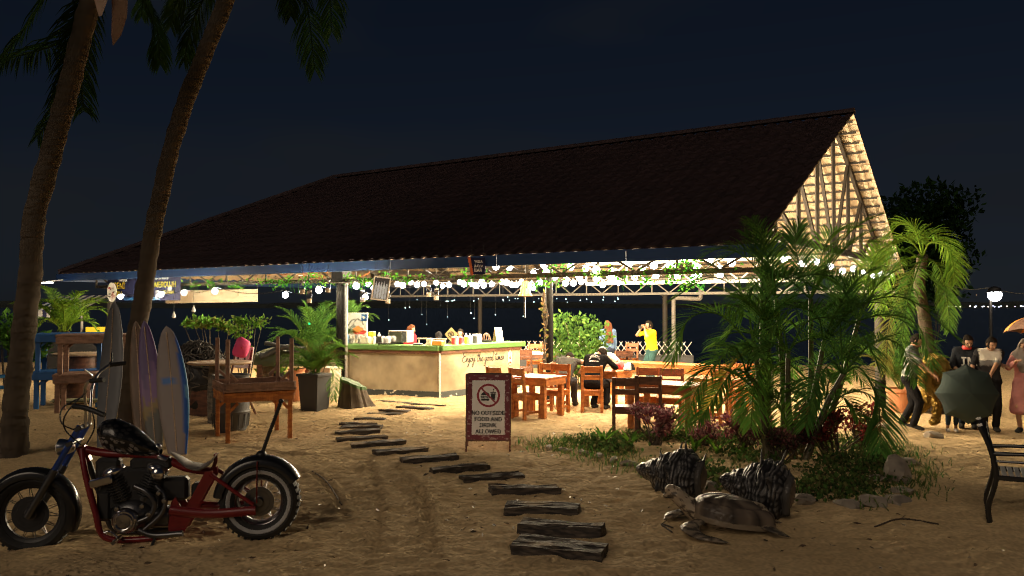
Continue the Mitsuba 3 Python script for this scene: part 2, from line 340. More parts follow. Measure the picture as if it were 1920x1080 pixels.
# gable truss and the cross trusses behind it
def cross_truss(a, name):
    t = pav + '__' + newkey(name)
    m = MB(); m.bar(W(a, HW - .75, 3.30), W(a, -HW + .75, 3.30), 0.09, 0.15, bev=0); obj('chord', m, 'mat_steel', t)
    for b0, b1 in ((0, 0), (1.5, 1.5), (-1.5, -1.5), (3.0, 3.0), (-3.0, -3.0), (4.6, 4.6), (-4.6, -4.6), (0.15, 1.45), (-0.15, -1.45), (1.65, 2.95), (-1.65, -2.95), (3.1, 4.5), (-3.1, -4.5)):
        zt = rz(b1) - 0.2
        if b0 != b1: pb, pt, q = b1, b0, 0
        m = MB()
        if b0 == b1: m.bar(W(a, b0, 3.36), W(a, b0, zt), 0.07, 0.07, bev=0)
        else: m.bar(W(a + .004, b0, 3.36), W(a + .004, b1, rz(b1) - 0.24), 0.065, 0.065, bev=0)
        obj('web_bar', m, 'mat_steel', t)
for a, nm in ((0.0, 'gable_truss'), (5.8, 'roof_truss'), (11.6, 'roof_truss'), (16.1, 'roof_truss')): cross_truss(a, nm)
def long_truss(b, z0, z1, a0, a1, step, mt, name):
    t = pav + '__' + newkey(name); n = int(round((a1 - a0) / step))
    for nm, z, hgt in (('top_chord', z1, 0.07), ('bottom_chord', z0, 0.085)):
        m = MB(); m.bar(W(a0, b, z), W(a1, b, z), 0.07, hgt, bev=0); obj(nm, m, mt, t)
    for k in range(n):
        a = a0 + (k + .5) * (a1 - a0) / n; h = (a1 - a0) / n * 0.5; m = MB()
        m.bar(W(a - h + .03, b, z1 - .035), W(a - .03, b + .003, z0 + .04), 0.035, 0.035, bev=0); m.bar(W(a + h - .03, b, z1 - .035), W(a + .03, b + .003, z0 + .04), 0.035, 0.035, bev=0)
        m.bar(W(a + h, b - .004, z1 - .035), W(a + h, b - .004, z0 + .04), 0.04, 0.04, bev=0); obj('web_bar', m, mt, t)
FB = 6.15
long_truss(FB, 2.62, 3.10, -0.3, 20.0, 1.55, 'mat_steel', 'eave_truss')
long_truss(-FB, 2.46, 2.95, -0.3, 20.0, 1.25, 'mat_greysteel', 'eave_truss')  # paler steel puts the white lamplight on the rear truss into its colour
long_truss(1.2, 2.60, 3.10, 0.1, 5.8, 1.1, 'mat_greysteel', 'inner_truss')
# fascia boards
edges = np.linspace(-0.85, A2 + .12, 9)
for k in range(8):
    m = MB(); m.box(W((edges[k] + edges[k + 1]) / 2, HW + .085, 2.885 + 0.004 * (k % 2)), (edges[k + 1] - edges[k] - 0.012, 0.03, 0.21), np.stack([PU, PN, V(0, 0, 1)], 1), 0.004)
    obj('fascia_board', m, 'mat_blue', pav)
for side, a in ((0, A2 + .1),):
    m = MB(); m.box(W(a + .03, 0, 2.885), (0.03, 2 * HW + .1, 0.21), np.stack([PU, PN, V(0, 0, 1)], 1), 0.004); obj('fascia_board', m, 'mat_blue', pav)
# columns
def column(p, r, z1, mt='mat_column', extra=True):
    k = pav + '__' + newkey('column'); m = MB(); zb = gz(p[0], p[1]) - .1
    m.tube([(p[0], p[1], zb), (p[0], p[1], z1)], r, 18); scene[k] = mikit.ply(m.out(), mt, 30)
    m = MB(); m.box((p[0], p[1], z1 - .015), (r * 2.9, r * 2.9, .03), rotz(-YAW)); obj('cap_plate', m, 'mat_steel', k)
    return k
c1 = W(a_at(640, FB), FB, 0); column(c1, 0.115, 2.58)
m = MB(); m.box(c1 + V(0, 0, 2.75), (0.36, 0.3, 0.32), rotz(-YAW)); obj('bracket', m, 'mat_column', pav)
m = MB(); pp = c1 + PN * 0.02 - PU * 0.19; m.tube([pp + V(0, 0, -.05), pp + V(0, 0, 2.55)], 0.035, 12); obj('downpipe', m, 'mat_greysteel', pav, smooth=30)
column(W(a_at(1434, FB), FB, 0), 0.095, 2.58)
column(W(a_at(209, FB), FB, 0), 0.12, 2.58, 'mat_steel')
for px in (900, 1247, 652): column(W(a_at(px, -FB), -FB, 0), 0.085, 2.42, 'mat_steel')
c5 = P(1030, 600, 17.6); column(V(c5[0], c5[1], 0), 0.082, 2.9)
p0 = W(a_at(1247, -FB), -FB, 0) - PU * .35 + PN * .1
m = MB(); m.tube(curve([p0 + V(0, 0, .2), p0 + V(0, 0, 2.15), p0 + V(0.05, 0, 2.3), p0 + V(.75, -.2, 2.28), p0 + V(.85, -.22, 2.34), p0 + V(.85, -.22, 2.6)], 5), 0.07, 12); obj('downpipe', m, 'mat_greysteel', pav, smooth=30)
# ---------------------------------------------------------------- lamps
BULB = (1.0, 0.805, 0.53); POW = 850.0
def on_b(px, py, b):
    d = ray(px, py); o = V(0, 0, CH); t = (b - (o - PO) @ PN) / (d @ PN); return o + t * d
def light_string(name, label, pts, sag=0.12, r=0.072, power=POW, grp='strings of bulbs under the pavilion roof', col=BULB):
    t = thing(name, label, 'string lights', grp)
    pts = [np.asarray(p, float) for p in pts]; path = []
    for a, b in zip(pts[:-1], pts[1:]):
        for k in range(6): s = k / 6; path.append(a + (b - a) * s + V(0, 0, 0.11 - sag * 4 * s * (1 - s)))
    path.append(pts[-1] + V(0, 0, .11)); m = MB(); m.tube(path, 0.006, 5); obj('cord', m, 'mat_black', t)
    for p in pts:
        b = newkey('bulb', t); scene[b] = {'type': 'sphere', 'center': p.tolist(), 'radius': r, 'emitter': emit([c * power * (0.052 / r) ** 2 for c in col])}
        m = MB(); m.lathe([(0.0, .115), (.02, .113), (.024, .07), (.022, r * .8)], p, n=8); obj('socket', m, 'mat_black', b)
    return t
light_string('string_lights', 'row of glowing bulbs hung just under the front eave', [on_b(px, py, 5.75) for px, py, y in
    ((815, 493, 15.2), (930, 500, 15.0), (1020, 497, 14.6), (1070, 500, 14.3), (1112, 486, 13.6), (1180, 493, 13.9), (1226, 498, 13.7), (1285, 485, 13.0), (1330, 487, 12.9), (1372, 492, 12.8))])
light_string('string_lights', 'row of bulbs hung across the middle of the pavilion beyond the bar', [P(px, py, y) for px, py, y in
    ((685, 557, 20), (755, 535, 19), (782, 534, 20), (870, 533, 20.5), (893, 536, 20), (907, 535, 20.5), (950, 530, 19.5), (968, 534, 20.5), (985, 536, 20), (1012, 530, 19.3))])
light_string('string_lights', 'shorter row of bulbs hung over the wooden tables', [P(px, py, y) for px, py, y in
    ((1024, 511, 16.5), (1060, 531, 18.5), (1075, 531, 18.8), (1086, 520, 17.5), (1118, 506, 15.2), (1130, 534, 19), (1143, 517, 17.2))])
light_string('string_lights', 'row of bulbs along the left eave above the cream cloth strip', [P(px, py, y) for px, py, y in ((226, 556, 22.5), (262, 552, 22), (302, 552, 21.4), (345, 549, 20.5), (403, 546, 20), (535, 553, 18.3), (598, 544, 17.8), (668, 536, 17.2))])
g0, g1 = W(-.05, 5.4, 2.95), W(-.05, -5.4, 2.95)
light_string('string_lights', 'row of bulbs under the bottom chord of the right gable', [g0 + (g1 - g0) * k / 9 + V(0, 0, -.05 * (k % 3)) for k in range(10)])
light_string('string_lights', 'row of bulbs slung high between the front rafters', [W(a, 3.6 - .3 * (k % 2), 3.12) for k, a in enumerate(np.linspace(.8, 15.5, 10))])
light_string('string_lights', 'row of bulbs just below the eave chord over the tables', [on_b(px, py, 3.6) for px, py in ((955, 502), (1000, 512), (1045, 488), (1098, 505), (1150, 510), (1205, 506), (1255, 497), (1306, 500), (1350, 505))])
light_string('string_lights', 'closely spaced row of bulbs above the bar', [on_b(px, py, 2.2) for px, py in ((690, 533), (716, 530), (745, 533), (770, 529), (795, 533), (818, 530), (842, 534), (862, 529), (884, 532), (903, 528), (922, 533), (942, 529), (960, 534), (978, 529), (997, 533))])
light_string('string_lights', 'row of bulbs from the middle column to the right end of the tables', [on_b(px, py, 2.6) for px, py in ((1040, 520), (1062, 524), (1090, 528), (1118, 524), (1150, 522), (1190, 520), (1230, 517), (1270, 518), (1310, 514), (1350, 515))])
# high bulbs between the trusses
light_string('string_lights', 'far row of bulbs slung below the rear truss', [P(px, py, y) for px, py, y in ((700, 540, 24), (830, 536, 23.5), (1000, 540, 23), (1160, 530, 22), (1300, 520, 21))])
# ---------------------------------------------------------------- wooden chairs and tables
MESHES = {}
def shared(key, fn, mt, smooth=False):
    k = (key, mt)
    if k not in MESHES: MESHES[k] = mikit.ply(fn().out(), mt, smooth)
    return MESHES[k]
def chair_parts():
    o = []
    for s in (-1, 1):
        m = MB(); m.box((s * .185, .17, .205), (.055, .055, .41)); o.append(('leg', m))
        m = MB(); m.bar((s * .185, -.19, 0), (s * .185, -.18, .44), .055, .055); m.bar((s * .185, -.18, .43), (s * .185, -.235, .92), .052, .05); o.append(('leg', m))
        m = MB(); m.bar((s * .188, -.16, .13), (s * .188, .15, .13), .03, .045); o.append(('stretcher', m))
    m = MB(); m.box((0, .0, .43), (.43, .40, .04)); o.append(('seat', m))
    m = MB(); m.box((0, .175, .375), (.32, .028, .07)); m.box((0, -.185, .375), (.32, .028, .07))
    for s in (-1, 1): m.box((s * .19, 0, .375), (.028, .31, .07))
    o.append(('apron', m))
    m = MB(); m.box((0, -.228, .845), (.33, .024, .13), rotx(.1)); o.append(('back_slat', m))
    m = MB(); m.box((0, -.212, .69), (.33, .024, .09), rotx(.1)); o.append(('back_slat', m))
    return o
CHP = chair_parts()
def chair(label, p, face, mt='mat_orangewood', grp='wooden chairs around the pavilion tables', sc=1.0, name='wooden_chair'):
    t = thing(name, label, 'chair', grp); a = math.atan2(face[1], face[0]) - math.pi / 2
    z = gz(p[0], p[1]) - .01
    for i, (nm, m) in enumerate(CHP): obj(nm, shared(('chair', i), lambda: m, mt), mt, t, place=pl((p[0], p[1], z), a, sc))
    return t
def table(label, c, sx, sy, h=.74, ang=-YAW, mt='mat_orangewood', leg=.09, grp='wooden tables under the pavilion', apron=.11, planks=5, name='wooden_table', flip=False, z0=None, topmt=None, brace=False):
    t = thing(name, label, 'table', grp); z = (gz(c[0], c[1]) - .01) if z0 is None else z0
    M = pl((c[0], c[1], z), ang) if not flip else pl((c[0], c[1], z + h), ang, tilt=rotx(math.pi))
    for k in range(planks):
        w = sy / planks; m = MB(); m.box((0, -sy / 2 + w * (k + .5), h - .02), (sx, w - .006, .04)); obj('plank', m, topmt or mt, t, place=M)
    m = MB()
    for s in (-1, 1): m.box((0, s * (sy / 2 - .02), h - .04 - apron / 2), (sx - .05, .03, apron)); m.box((s * (sx / 2 - .02), 0, h - .04 - apron / 2), (.03, sy - .07, apron))
    obj('apron', m, mt, t, place=M)
    for sx_ in (-1, 1):
        for sy_ in (-1, 1):
            m = MB(); m.box((sx_ * (sx / 2 - .04 - leg / 2), sy_ * (sy / 2 - .04 - leg / 2), (h - .042) / 2), (leg, leg, h - .042))
            if brace:
                q = V(sx_ * (sx / 2 - .04 - leg / 2), sy_ * (sy / 2 - .04 - leg / 2), 0); m.bar(q + V(0, 0, h - .3), q + V(-sx_ * .14, 0, h - .16), .04, .04)
            obj('leg', m, mt, t, place=M)
    return t
XY = lambda px, y: V((px - 960) / F * y, y)
# first table with its chairs
table('square orange table just right of the no-outside-food sign', (.47, 15.02), .80, .78)
chair('brown-backed chair half hidden behind the right edge of the sign', XY(944, 15.05), (.8, .6))
chair('orange chair with its open back towards the path, left of the square table', XY(987, 14.75), (.8, .6))
chair('orange chair on the far side of the square table facing the sign', XY(1040, 15.55), (-.56, -.83))
chair('orange chair holding the man in grey, left of the man in black', XY(1041, 16.55), (.6, .8))
chair('orange chair under the man in the black shirt', XY(1110, 15.8), (.12, .99))
table('small orange table in front of the man in black with a cap on it', (1.92, 16.5), .80, .75)
lt0, lt1 = V(2.35, 19.0), V(5.15, 16.95); d = lt1 - lt0
table('long orange plank table running behind the other tables', (lt0 + lt1) / 2, float(np.linalg.norm(d)), .62, .76, math.atan2(d[1], d[0]), leg=.1, apron=.16)
table('orange table behind the two dark chairs, partly behind the drooping palm frond', (2.52, 13.35), 1.15, .78, .75)
chair('backlit chair with its shade painted dark, back to the garden, left of the pair', XY(1172, 13.1), (.12, .99), 'mat_darkwood')  # darker wood stands for the backlit shade on this pair of chairs
chair('backlit chair with its shade painted dark, back to the garden, right of the pair', XY(1217, 13.05), (.25, .97), 'mat_darkwood')
chair('orange chair facing the garden across the table from the dark pair, left one', XY(1214, 14.25), (-.2, -.98))
chair('orange chair facing the garden across the table from the dark pair, right one', XY(1256, 14.0), (-.3, -.95))
chair('orange chair at the right end of the table seen from its side', XY(1336, 14.0), (-.85, .53))
chair('orange chair behind the side-on chair at the right tables', XY(1322, 15.2), (-.83, .56))
table('rightmost orange table in front of the dark planter box', (3.76, 15.0), .85, .75)
chair('orange chair between the rightmost table and the dark planter box', XY(1388, 15.75), (-.56, -.83))
# far side of the pavilion
table('dark table with its white-lit top painted pale, behind the right end of the bar', XY(1002, 22.6), 1.2, .7, .75, -.1, 'mat_darkwood', topmt='mat_white')  # white top carries the lamplight falling on dark wood
chair('far orange chair behind the bar end, left of two', XY(1002, 23.6), (-.1, -1))
chair('far orange chair behind the bar end, beside the bush', XY(1022, 23.9), (-.1, -1))
chair('dark chair in front of the far table with the top painted lit', XY(984, 21.6), (.1, 1), 'mat_darkwood')
chair('far orange chair beside the woman with long hair', XY(1163, 25.0), (.95, -.3))
chair('far orange chair in front of the white lattice fence', XY(1180, 25.3), (-.5, -.87))
table('small dark table between the two far chairs near the lattice', XY(1168, 24.4), .5, .5, .7, .2, 'mat_darkwood', leg=.06, planks=3)

# ---------------------------------------------------------------- bar counter
BC, BL, BR = V(-1.6, 18.1), V(-4.62, 19.25), V(.2, 20.25)
bar = thing('bar_counter', 'plastered bar counter with green top and peeling dark skirting', 'bar counter')
dl, drr = nrm(BL - BC), nrm(BR - BC)
def wallbox(p, q, nrm2, z0, z1, th, name, mt, off=0.0, **k):
    m = MB(); c = (p + q) / 2 + nrm2 * (off - th / 2); L = np.linalg.norm(q - p); a = math.atan2((q - p)[1], (q - p)[0])
    m.box((c[0], c[1], (z0 + z1) / 2), (L, th, z1 - z0), rotz(a), k.pop('bev', .004)); return obj(name, m, mt, bar, **k)
nL, nR = V(-dl[1], dl[0]), V(drr[1], -drr[0])
if nL[1] > 0: nL = -nL
if nR[1] > 0: nR = -nR
wallbox(BC, BL, nL, -.05, .985, .14, 'wall', 'mat_concrete'); wallbox(BC, BR, nR, -.05, .983, .14, 'wall', 'mat_concrete')
wallbox(BC + nL * .02, BL, nL, -.05, .13, .02, 'skirting', 'mat_peeling', .012); wallbox(BC, BR, nR, -.05, .13, .02, 'skirting', 'mat_peeling', .012)
wallbox(BC, BL, nL, .96, 1.035, .2, 'under_rail', 'mat_darkwood', .05); wallbox(BC, BR, nR, .962, 1.033, .2, 'under_rail', 'mat_darkwood', .05)
for k, (f0, f1) in enumerate(((0, .30), (.30, .47), (.47, 1.0))):
    wallbox(BC + (BL - BC) * f0 + dl * .004, BC + (BL - BC) * f1 - dl * .004, nL, 1.03, 1.147, .62, 'top_slab', 'mat_green', .09, bev=.012)
wallbox(BC - nR * 0 + drr * .0, BR + drr * .12, nR, 1.033, 1.15, .62, 'top_slab', 'mat_green', .09, bev=.012)
m = MB(); m.bar((BC + (nL + nR) * .004).tolist() + [-.04], (BC + (nL + nR) * .004).tolist() + [.98], .035, .035, bev=.006); obj('corner_bead', m, 'mat_white', bar)
# cream pier beside the column
t = thing('masonry_pier', 'cream rendered pier between the planter and the round column', 'pier'); m = MB(); q = P(619, 700, 17.7); m.box((q[0], q[1], .3), (.34, .34, .75), rotz(-YAW), .01); obj('block', m, 'mat_cream', t); m = MB(); m.box((q[0], q[1], .69), (.38, .38, .04), rotz(-YAW)); obj('coping', m, 'mat_cream', t)

# handwriting on the bar's right face
def script_strokes():
    """strokes of 'Enjoy the good times' in a loose hand, x-height about 1"""
    L = {'E': ([[(1.1, 2.5), (.5, 2.7), (.1, 2.2), (.5, 1.55), (.9, 1.6), (.3, 1.4), (-.1, .7), (.3, .0), (1.0, .25), (1.3, .6)]], 1.2),
         'n': ([[(0, .1), (.1, 1.0), (.05, .0), (.3, .8), (.5, 1.0), (.6, .3), (.75, .0), (.95, .35)]], .9),
         'j': ([[(0, .4), (.25, 1.0), (.2, 0), (.0, -1.2), (-.25, -1.3), (-.1, -.7), (.6, .4)], [(.3, 1.5), (.33, 1.6)]], .6),
         'o': ([[(.5, .95), (.1, .8), (.05, .2), (.35, .0), (.6, .4), (.45, .95), (.85, .75)]], .75),
         'y': ([[(0, .9), (.1, .3), (.4, .2), (.6, 1.0), (.5, .0), (.2, -1.3), (-.1, -1.2), (.2, -.4), (.9, .4)]], 1.0),
         't': ([[(.3, 2.2), (.2, .2), (.4, 0), (.7, .4)], [(-.15, 1.5), (.75, 1.65)]], .6),
         'h': ([[(.2, 2.4), (.1, 0), (.25, .7), (.5, .95), (.55, .2), (.7, 0), (.95, .4)], [(.05, 1.2), (.3, 2.5)]], .85),
         'e': ([[(.1, .5), (.5, .6), (.5, .95), (.2, .8), (.1, .2), (.4, 0), (.8, .4)]], .75),
         'g': ([[(.55, .9), (.1, .7), (.1, .15), (.45, .2), (.6, .95), (.5, -.6), (.2, -1.4), (-.1, -1.1), (.3, -.3), (.85, .4)]], .85),
         'd': ([[(.5, .9), (.1, .7), (.1, .1), (.45, .15), (.65, 2.5), (.5, .2), (.7, 0), (.95, .4)]], .85),
         'i': ([[(0, .4), (.15, 1.0), (.12, .1), (.3, 0), (.5, .4)], [(.2, 1.6), (.23, 1.7)]], .45),
         'm': ([[(0, .1), (.1, 1.0), (.08, 0), (.3, .9), (.4, .1), (.6, .95), (.72, .2), (.85, 0), (1.05, .4)]], 1.0),
         's': ([[(0, .3), (.35, 1.0), (.3, .6), (.45, .2), (.2, 0), (.0, .15)]], .55), ' ': ([], .45)}
    x, o = 0, []
    for c in 'Enjoy the good times':
        st, w = L[c]; o += [[(a + x, b) for a, b in s] for s in st]; x += w
    return o, x
st, wd = script_strokes(); sc_ = .0
f0, f1 = .26, .78; org = BC + (BR - BC) * f0; wid = np.linalg.norm(BR - BC) * (f1 - f0); kx = wid / wd; kz = .085
m = MB(); nn = np.append(nR, 0)
for s in st:
    c = curve([(a, b, 0) for a, b in s], 6); p3 = np.array([np.append(org + drr * (a * kx + b * .012), .74 + b * kz) for a, b, _ in c]) + nn * .004
    tt = np.gradient(p3, axis=0); side = np.cross(tt, nn); side /= np.linalg.norm(side, axis=1, keepdims=True) + 1e-9
    m.strip(p3, side, .0085)
obj('lettering', m, 'mat_black', bar, label='black handwritten words Enjoy the good times')
q = BC + (BR - BC) * .86; m = MB(); ang = math.atan2(drr[1], drr[0]); RR = rotz(ang) @ rotx(math.pi / 2)
el = [(.085 * math.cos(a), .20 * math.sin(a) * (1.0 if math.sin(a) < 0 else 1.0)) for a in np.linspace(0, 2 * np.pi, 28)[:-1]]
m.prism(el, .003, RR, np.append(q + nR * .001, .78), (.30, .02, .015)); m.prism([(a * .86, b * .93) for a, b in el], .004, RR, np.append(q + nR * .0015, .78), (.72, .60, .5))
bot = [(-.03, -.16), (.03, -.16), (.034, -.02), (.012, .06), (.012, .14), (-.012, .14), (-.012, .06), (-.034, -.02)]
m.prism(bot, .005, RR, np.append(q + nR * .002, .78), (.5, .04, .03)); m.prism([(-.03, -.1), (.03, -.1), (.03, -.04), (-.03, -.04)], .006, RR, np.append(q + nR * .0025, .78), (.8, .75, .65))
obj('bottle_picture', m, 'mat_paint', bar, vc=True, label='oval red and white painting of a drink bottle')

# ---------------------------------------------------------------- things on the bar
def onbar(px, y=None, left=True):
    """point of the bar top seen at column px, y metres back from the front edge"""
    k = (px - 960) / F; p, d, n = (BC, dl, nL) if left else (BC, drr, nR); o = p - n * (y if y is not None else .15)
    t = (k * o[1] - o[0]) / (d[0] - k * d[1]); q = o + t * d; return V(q[0], q[1], 1.15)
def cup(label, px, mt, r=.04, h=.11, left=True, back=.15, cat='cup', name='cup', lid=None, group=None, lidmt='mat_white'):
    p = onbar(px, back, left); t = thing(name, label, cat, group); m = MB(); m.lathe([(0, 0), (r * .8, 0), (r, h), (r * .93, h), (r * .75, .01)], p, n=14); obj('body', m, mt, t, smooth=40)
    m = MB()
    if lid == 'dome': m.lathe([(r * 1.02, h), (r * .9, h + r * .6), (r * .3, h + r * .9), (0, h + r * .92)], p, n=14)
    elif lid == 'neck': m.lathe([(r, h - .005), (r * .9, h + .03), (r * .35, h + .06), (r * .35, h + .09), (0, h + .09)], p, n=14)
    else: m.lathe([(r * .94, h * .85), (0, h * .86)], p, n=14)
    obj('lid' if lid else 'drink', m, lidmt if lid else 'mat_brownwood', t, smooth=40); return t
def boxthing(label, px, mt, size, left=True, back=.25, cat='box', name='box', rot=0, lipmt='mat_white', group=None):
    p = onbar(px, back, left); t = thing(name, label, cat, group); a = math.atan2((dl if left else drr)[1], (dl if left else drr)[0]) + rot
    m = MB(); m.box(p + V(0, 0, size[2] / 2), size, rotz(a), .008); obj('body', m, mt, t); m = MB(); m.box(p + V(0, 0, size[2] + .006), (size[0] * .96, size[1] * .96, .012), rotz(a)); obj('lid', m, lipmt, t)
    return t
# glass rack at the left end
p = onbar(666, .25); t = thing('glass_rack', 'wire rack full of glasses on the left end of the bar', 'rack'); m = MB(); a = math.atan2(dl[1], dl[0])
for z in (.01, .11, .21):
    for s in (-1, 1): m.bar(p + rotz(a) @ V(-.2, s * .12, z), p + rotz(a) @ V(.2, s * .12, z), .008, bev=0); m.bar(p + rotz(a) @ V(s * .2, -.12, z), p + rotz(a) @ V(s * .2, .12, z), .008, bev=0)
for sx in (-.2, 0, .2):
    for s in (-1, 1): m.bar(p + rotz(a) @ V(sx, s * .12, 0), p + rotz(a) @ V(sx, s * .12, .24), .008, bev=0)
obj('frame', m, 'mat_greysteel', t)
for k in range(10):
    m = MB(); c = p + rotz(a) @ V(-.16 + .08 * (k % 5), -.05, .015 + .1 * (k // 5)); m.lathe([(.025, 0), (.03, .085), (.026, .085), (.02, .005), (0, .005)], c, n=10); obj('glass', m, ('mat_white', 'mat_grey', 'mat_cream')[k % 3], t, smooth=40)
boxthing('blue carton beside the glass rack on the bar', 647, 'mat_bluepaint', (.14, .14, .2), back=.15, name='carton', cat='carton')
boxthing('squat cream container right of the glass rack', 687, 'mat_cream', (.2, .18, .15), name='container', cat='container')
boxthing('yellow box standing tall behind the takeaway cups', 698, 'mat_yellow', (.14, .12, .27), back=.4)
cup('white takeaway cup in front of the yellow box', 702, 'mat_white', .045, .14, lid='dome', group='takeaway cups on the bar')
cup('black squeeze bottle right of the yellow box', 711, 'mat_black', .045, .18, lid='neck', cat='bottle', name='squeeze_bottle', back=.3)
cup('white jar right of the black squeeze bottle', 719, 'mat_white', .05, .14, lid='dome', cat='jar', name='jar', back=.3)
cup('low white tub left of the microwave', 728, 'mat_white', .07, .12, lid='dome', cat='tub', name='tub', back=.3)
p = onbar(726, .2); t = thing('tray', 'black oval tray lying on the bar in front of the tubs', 'tray'); m = MB(); m.lathe([(0, .005), (.19, .005), (.22, .03), (.21, .032), (.18, .015), (0, .015)], p, n=24); obj('dish', m, 'mat_black', t, smooth=40); m = MB(); m.box(p + V(.23, 0, .025), (.05, .08, .01)); m.box(p - V(.23, 0, -.025), (.05, .08, .01)); obj('handle', m, 'mat_black', t)
# microwave
p = onbar(752, .6); t = thing('microwave', 'silver microwave oven behind the bar top', 'microwave'); a = math.atan2(dl[1], dl[0]) + math.pi
m = MB(); m.box(p + V(0, 0, .17), (.50, .34, .28), rotz(a), .012); obj('body', m, 'mat_grey', t); Rm = rotz(a)
fr = -1 if (Rm @ V(0, 1, 0))[1] > 0 else 1
m = MB(); m.box(p + Rm @ V(-.06, fr * .178, .17), (.33, .012, .24), Rm); obj('door', m, 'mat_chrome', t); m = MB(); m.box(p + Rm @ V(.18, fr * .178, .17), (.11, .012, .24), Rm); obj('control_panel', m, 'mat_darkgrey', t)
boxthing('low orange and black crate in the middle of the bar', 822, 'mat_orange', (.24, .16, .09), back=.12, cat='crate', name='crate')
boxthing('small white box left of the low orange crate', 806, 'mat_cream', (.12, .12, .14), back=.25)
boxthing('white card reader lying left of the bar corner', 784, 'mat_darkgrey', (.2, .12, .03), back=.12, cat='card reader', name='card_reader')
for k, (px, mt, lb) in enumerate(((850, 'mat_red', 'red drink tin, left of two, on the bar right of its corner'), (856, 'mat_white', 'white drink tin between the red tins on the bar'), (863, 'mat_red', 'red drink tin, right of two, on the bar'))): cup(lb, px, mt, .045, .15, left=False, cat='tin', name='tin', lid='dome', back=.14, group='tins on the bar', lidmt='mat_greysteel')
cup('yellow sauce bottle on the bar right of the red tins', 874, 'mat_yellow', .045, .16, left=False, lid='neck', cat='bottle', name='sauce_bottle', back=.2)
cup('white sauce bottle next to the yellow one', 881, 'mat_white', .055, .14, left=False, lid='neck', cat='bottle', name='sauce_bottle', back=.2)
cup('dark purple jar right of the sauce bottles', 891, 'mat_darkgrey', .06, .13, left=False, lid='dome', cat='jar', name='jar', back=.25, lidmt='mat_black')
boxthing('white napkin box behind the sauce bottles', 894, 'mat_white', (.2, .14, .2), left=False, back=.5, lipmt='mat_darkgrey', cat='napkin box', name='napkin_box')
# bar rail behind
m = MB(); a_, b_ = onbar(783, .75), onbar(838, .75)
t = thing('service_rail', 'pale rail on short posts along the back of the bar', 'rail'); m.bar(a_ + V(0, 0, .12), b_ + V(0, 0, .12), .03); obj('bar', m, 'mat_cream', t)
for s in (0.05, .5, .95): m = MB(); c = a_ + (b_ - a_) * s; m.bar(c - V(0, 0, .1), c + V(0, 0, .105), .025); obj('post', m, 'mat_cream', t)
# poster board with a lobster
p = onbar(668, .7); t = thing('poster_board', 'white poster with red seafood picture and blue corner badge', 'poster'); Rp = rotz(math.atan2(-dl[1], -dl[0])) @ rotx(math.pi / 2 - .05)
def flat(parent, poly, mt, z, org, R, name, dep=.004, col=None, vc=False, label=None):
    m = MB(); m.prism(poly, dep, R, org + R @ V(0, 0, z), col); return obj(name, m, mt, parent, vc=vc, label=label)
rect = lambda x0, y0, x1, y1: [(x0, y0), (x1, y0), (x1, y1), (x0, y1)]
flat(t, rect(-.31, -.05, .31, .72), 'mat_white', 0, p, Rp, 'board', .02)
m = MB()
blob = lambda cx, cy, rx, ry, k, s: [(cx + rx * math.cos(a) * (1 + .22 * math.sin(k * a + s)), cy + ry * math.sin(a) * (1 + .22 * math.cos(k * a))) for a in np.linspace(0, 2 * np.pi, 30)[:-1]]
m.prism(blob(.10, .24, .17, .11, 5, 0), .003, Rp, p + Rp @ V(0, 0, .021), (.6, .06, .03)); m.prism(blob(.05, .32, .13, .07, 4, 1), .003, Rp, p + Rp @ V(0, 0, .0215), (.75, .30, .08)); m.prism(blob(.16, .20, .07, .05, 3, 2), .003, Rp, p + Rp @ V(0, 0, .0232), (.75, .03, .04))
for a0_, b0_ in (((-.28, .10), (-.05, .45)), ((-.24, .15), (-.02, .40)), ((-.05, .50), (.12, .52)), ((.12, .52), (.2, .42)), ((-.22, .4), (-.03, .55))):
    c = curve([(*a0_, 0), ((a0_[0] + b0_[0]) / 2, (a0_[1] + b0_[1]) / 2 + .06, 0), (*b0_, 0)], 6); p3 = c @ Rp.T + p + Rp @ V(0, 0, .024); tt = np.gradient(p3, axis=0); sd = np.cross(tt, Rp @ V(0, 0, 1)); sd /= np.linalg.norm(sd, axis=1, keepdims=True); m.strip(p3, sd, .008, (.03, .03, .03))
obj('seafood_picture', m, 'mat_paint', t, vc=True)
flat(t, rect(.14, .52, .29, .68), 'mat_bluepaint', .021, p, Rp, 'badge'); flat(t, blob(.215, .6, .04, .03, 3, 0), 'mat_white', .026, p, Rp, 'badge_mark')
# diamond caution sign
p = onbar(846, .55, False); t = thing('diamond_sign', 'tan diamond-shaped sign with dark ring mark standing on the bar', 'sign'); Rp = rotz(-.1) @ rotx(math.pi / 2 - .1); s = .155
flat(t, [(0, 0), (s, s * 1.1), (0, s * 2.2), (-s, s * 1.1)], 'mat_gold2' if 'mat_gold2' in scene else mat('gold2', (.42, .32, .14), .6), 0, p + V(0, 0, .04), Rp, 'plate', .015)
ring = lambda r0, r1, n=28: __import__('shapely').Polygon([(r1 * math.cos(a), r1 * math.sin(a)) for a in np.linspace(0, 2 * np.pi, n)], [[(r0 * math.cos(a), r0 * math.sin(a)) for a in np.linspace(0, 2 * np.pi, n)]])
flat(t, ring(.052, .07), 'mat_black', .016, p + V(0, 0, .04 + s * 1.1), Rp, 'ring_mark'); flat(t, [(-.05, .035), (-.035, .05), (.05, -.035), (.035, -.05)], 'mat_black', .0165, p + V(0, 0, .04 + s * 1.1), Rp, 'slash_mark'); flat(t, blob(0, 0, .02, .03, 3, 0), 'mat_black', .017, p + V(0, 0, .04 + s * 1.1), Rp, 'mark')
m = MB(); m.box(p + V(0, 0, .02), (.14, .08, .04)); obj('foot', m, 'mat_darkwood', t)
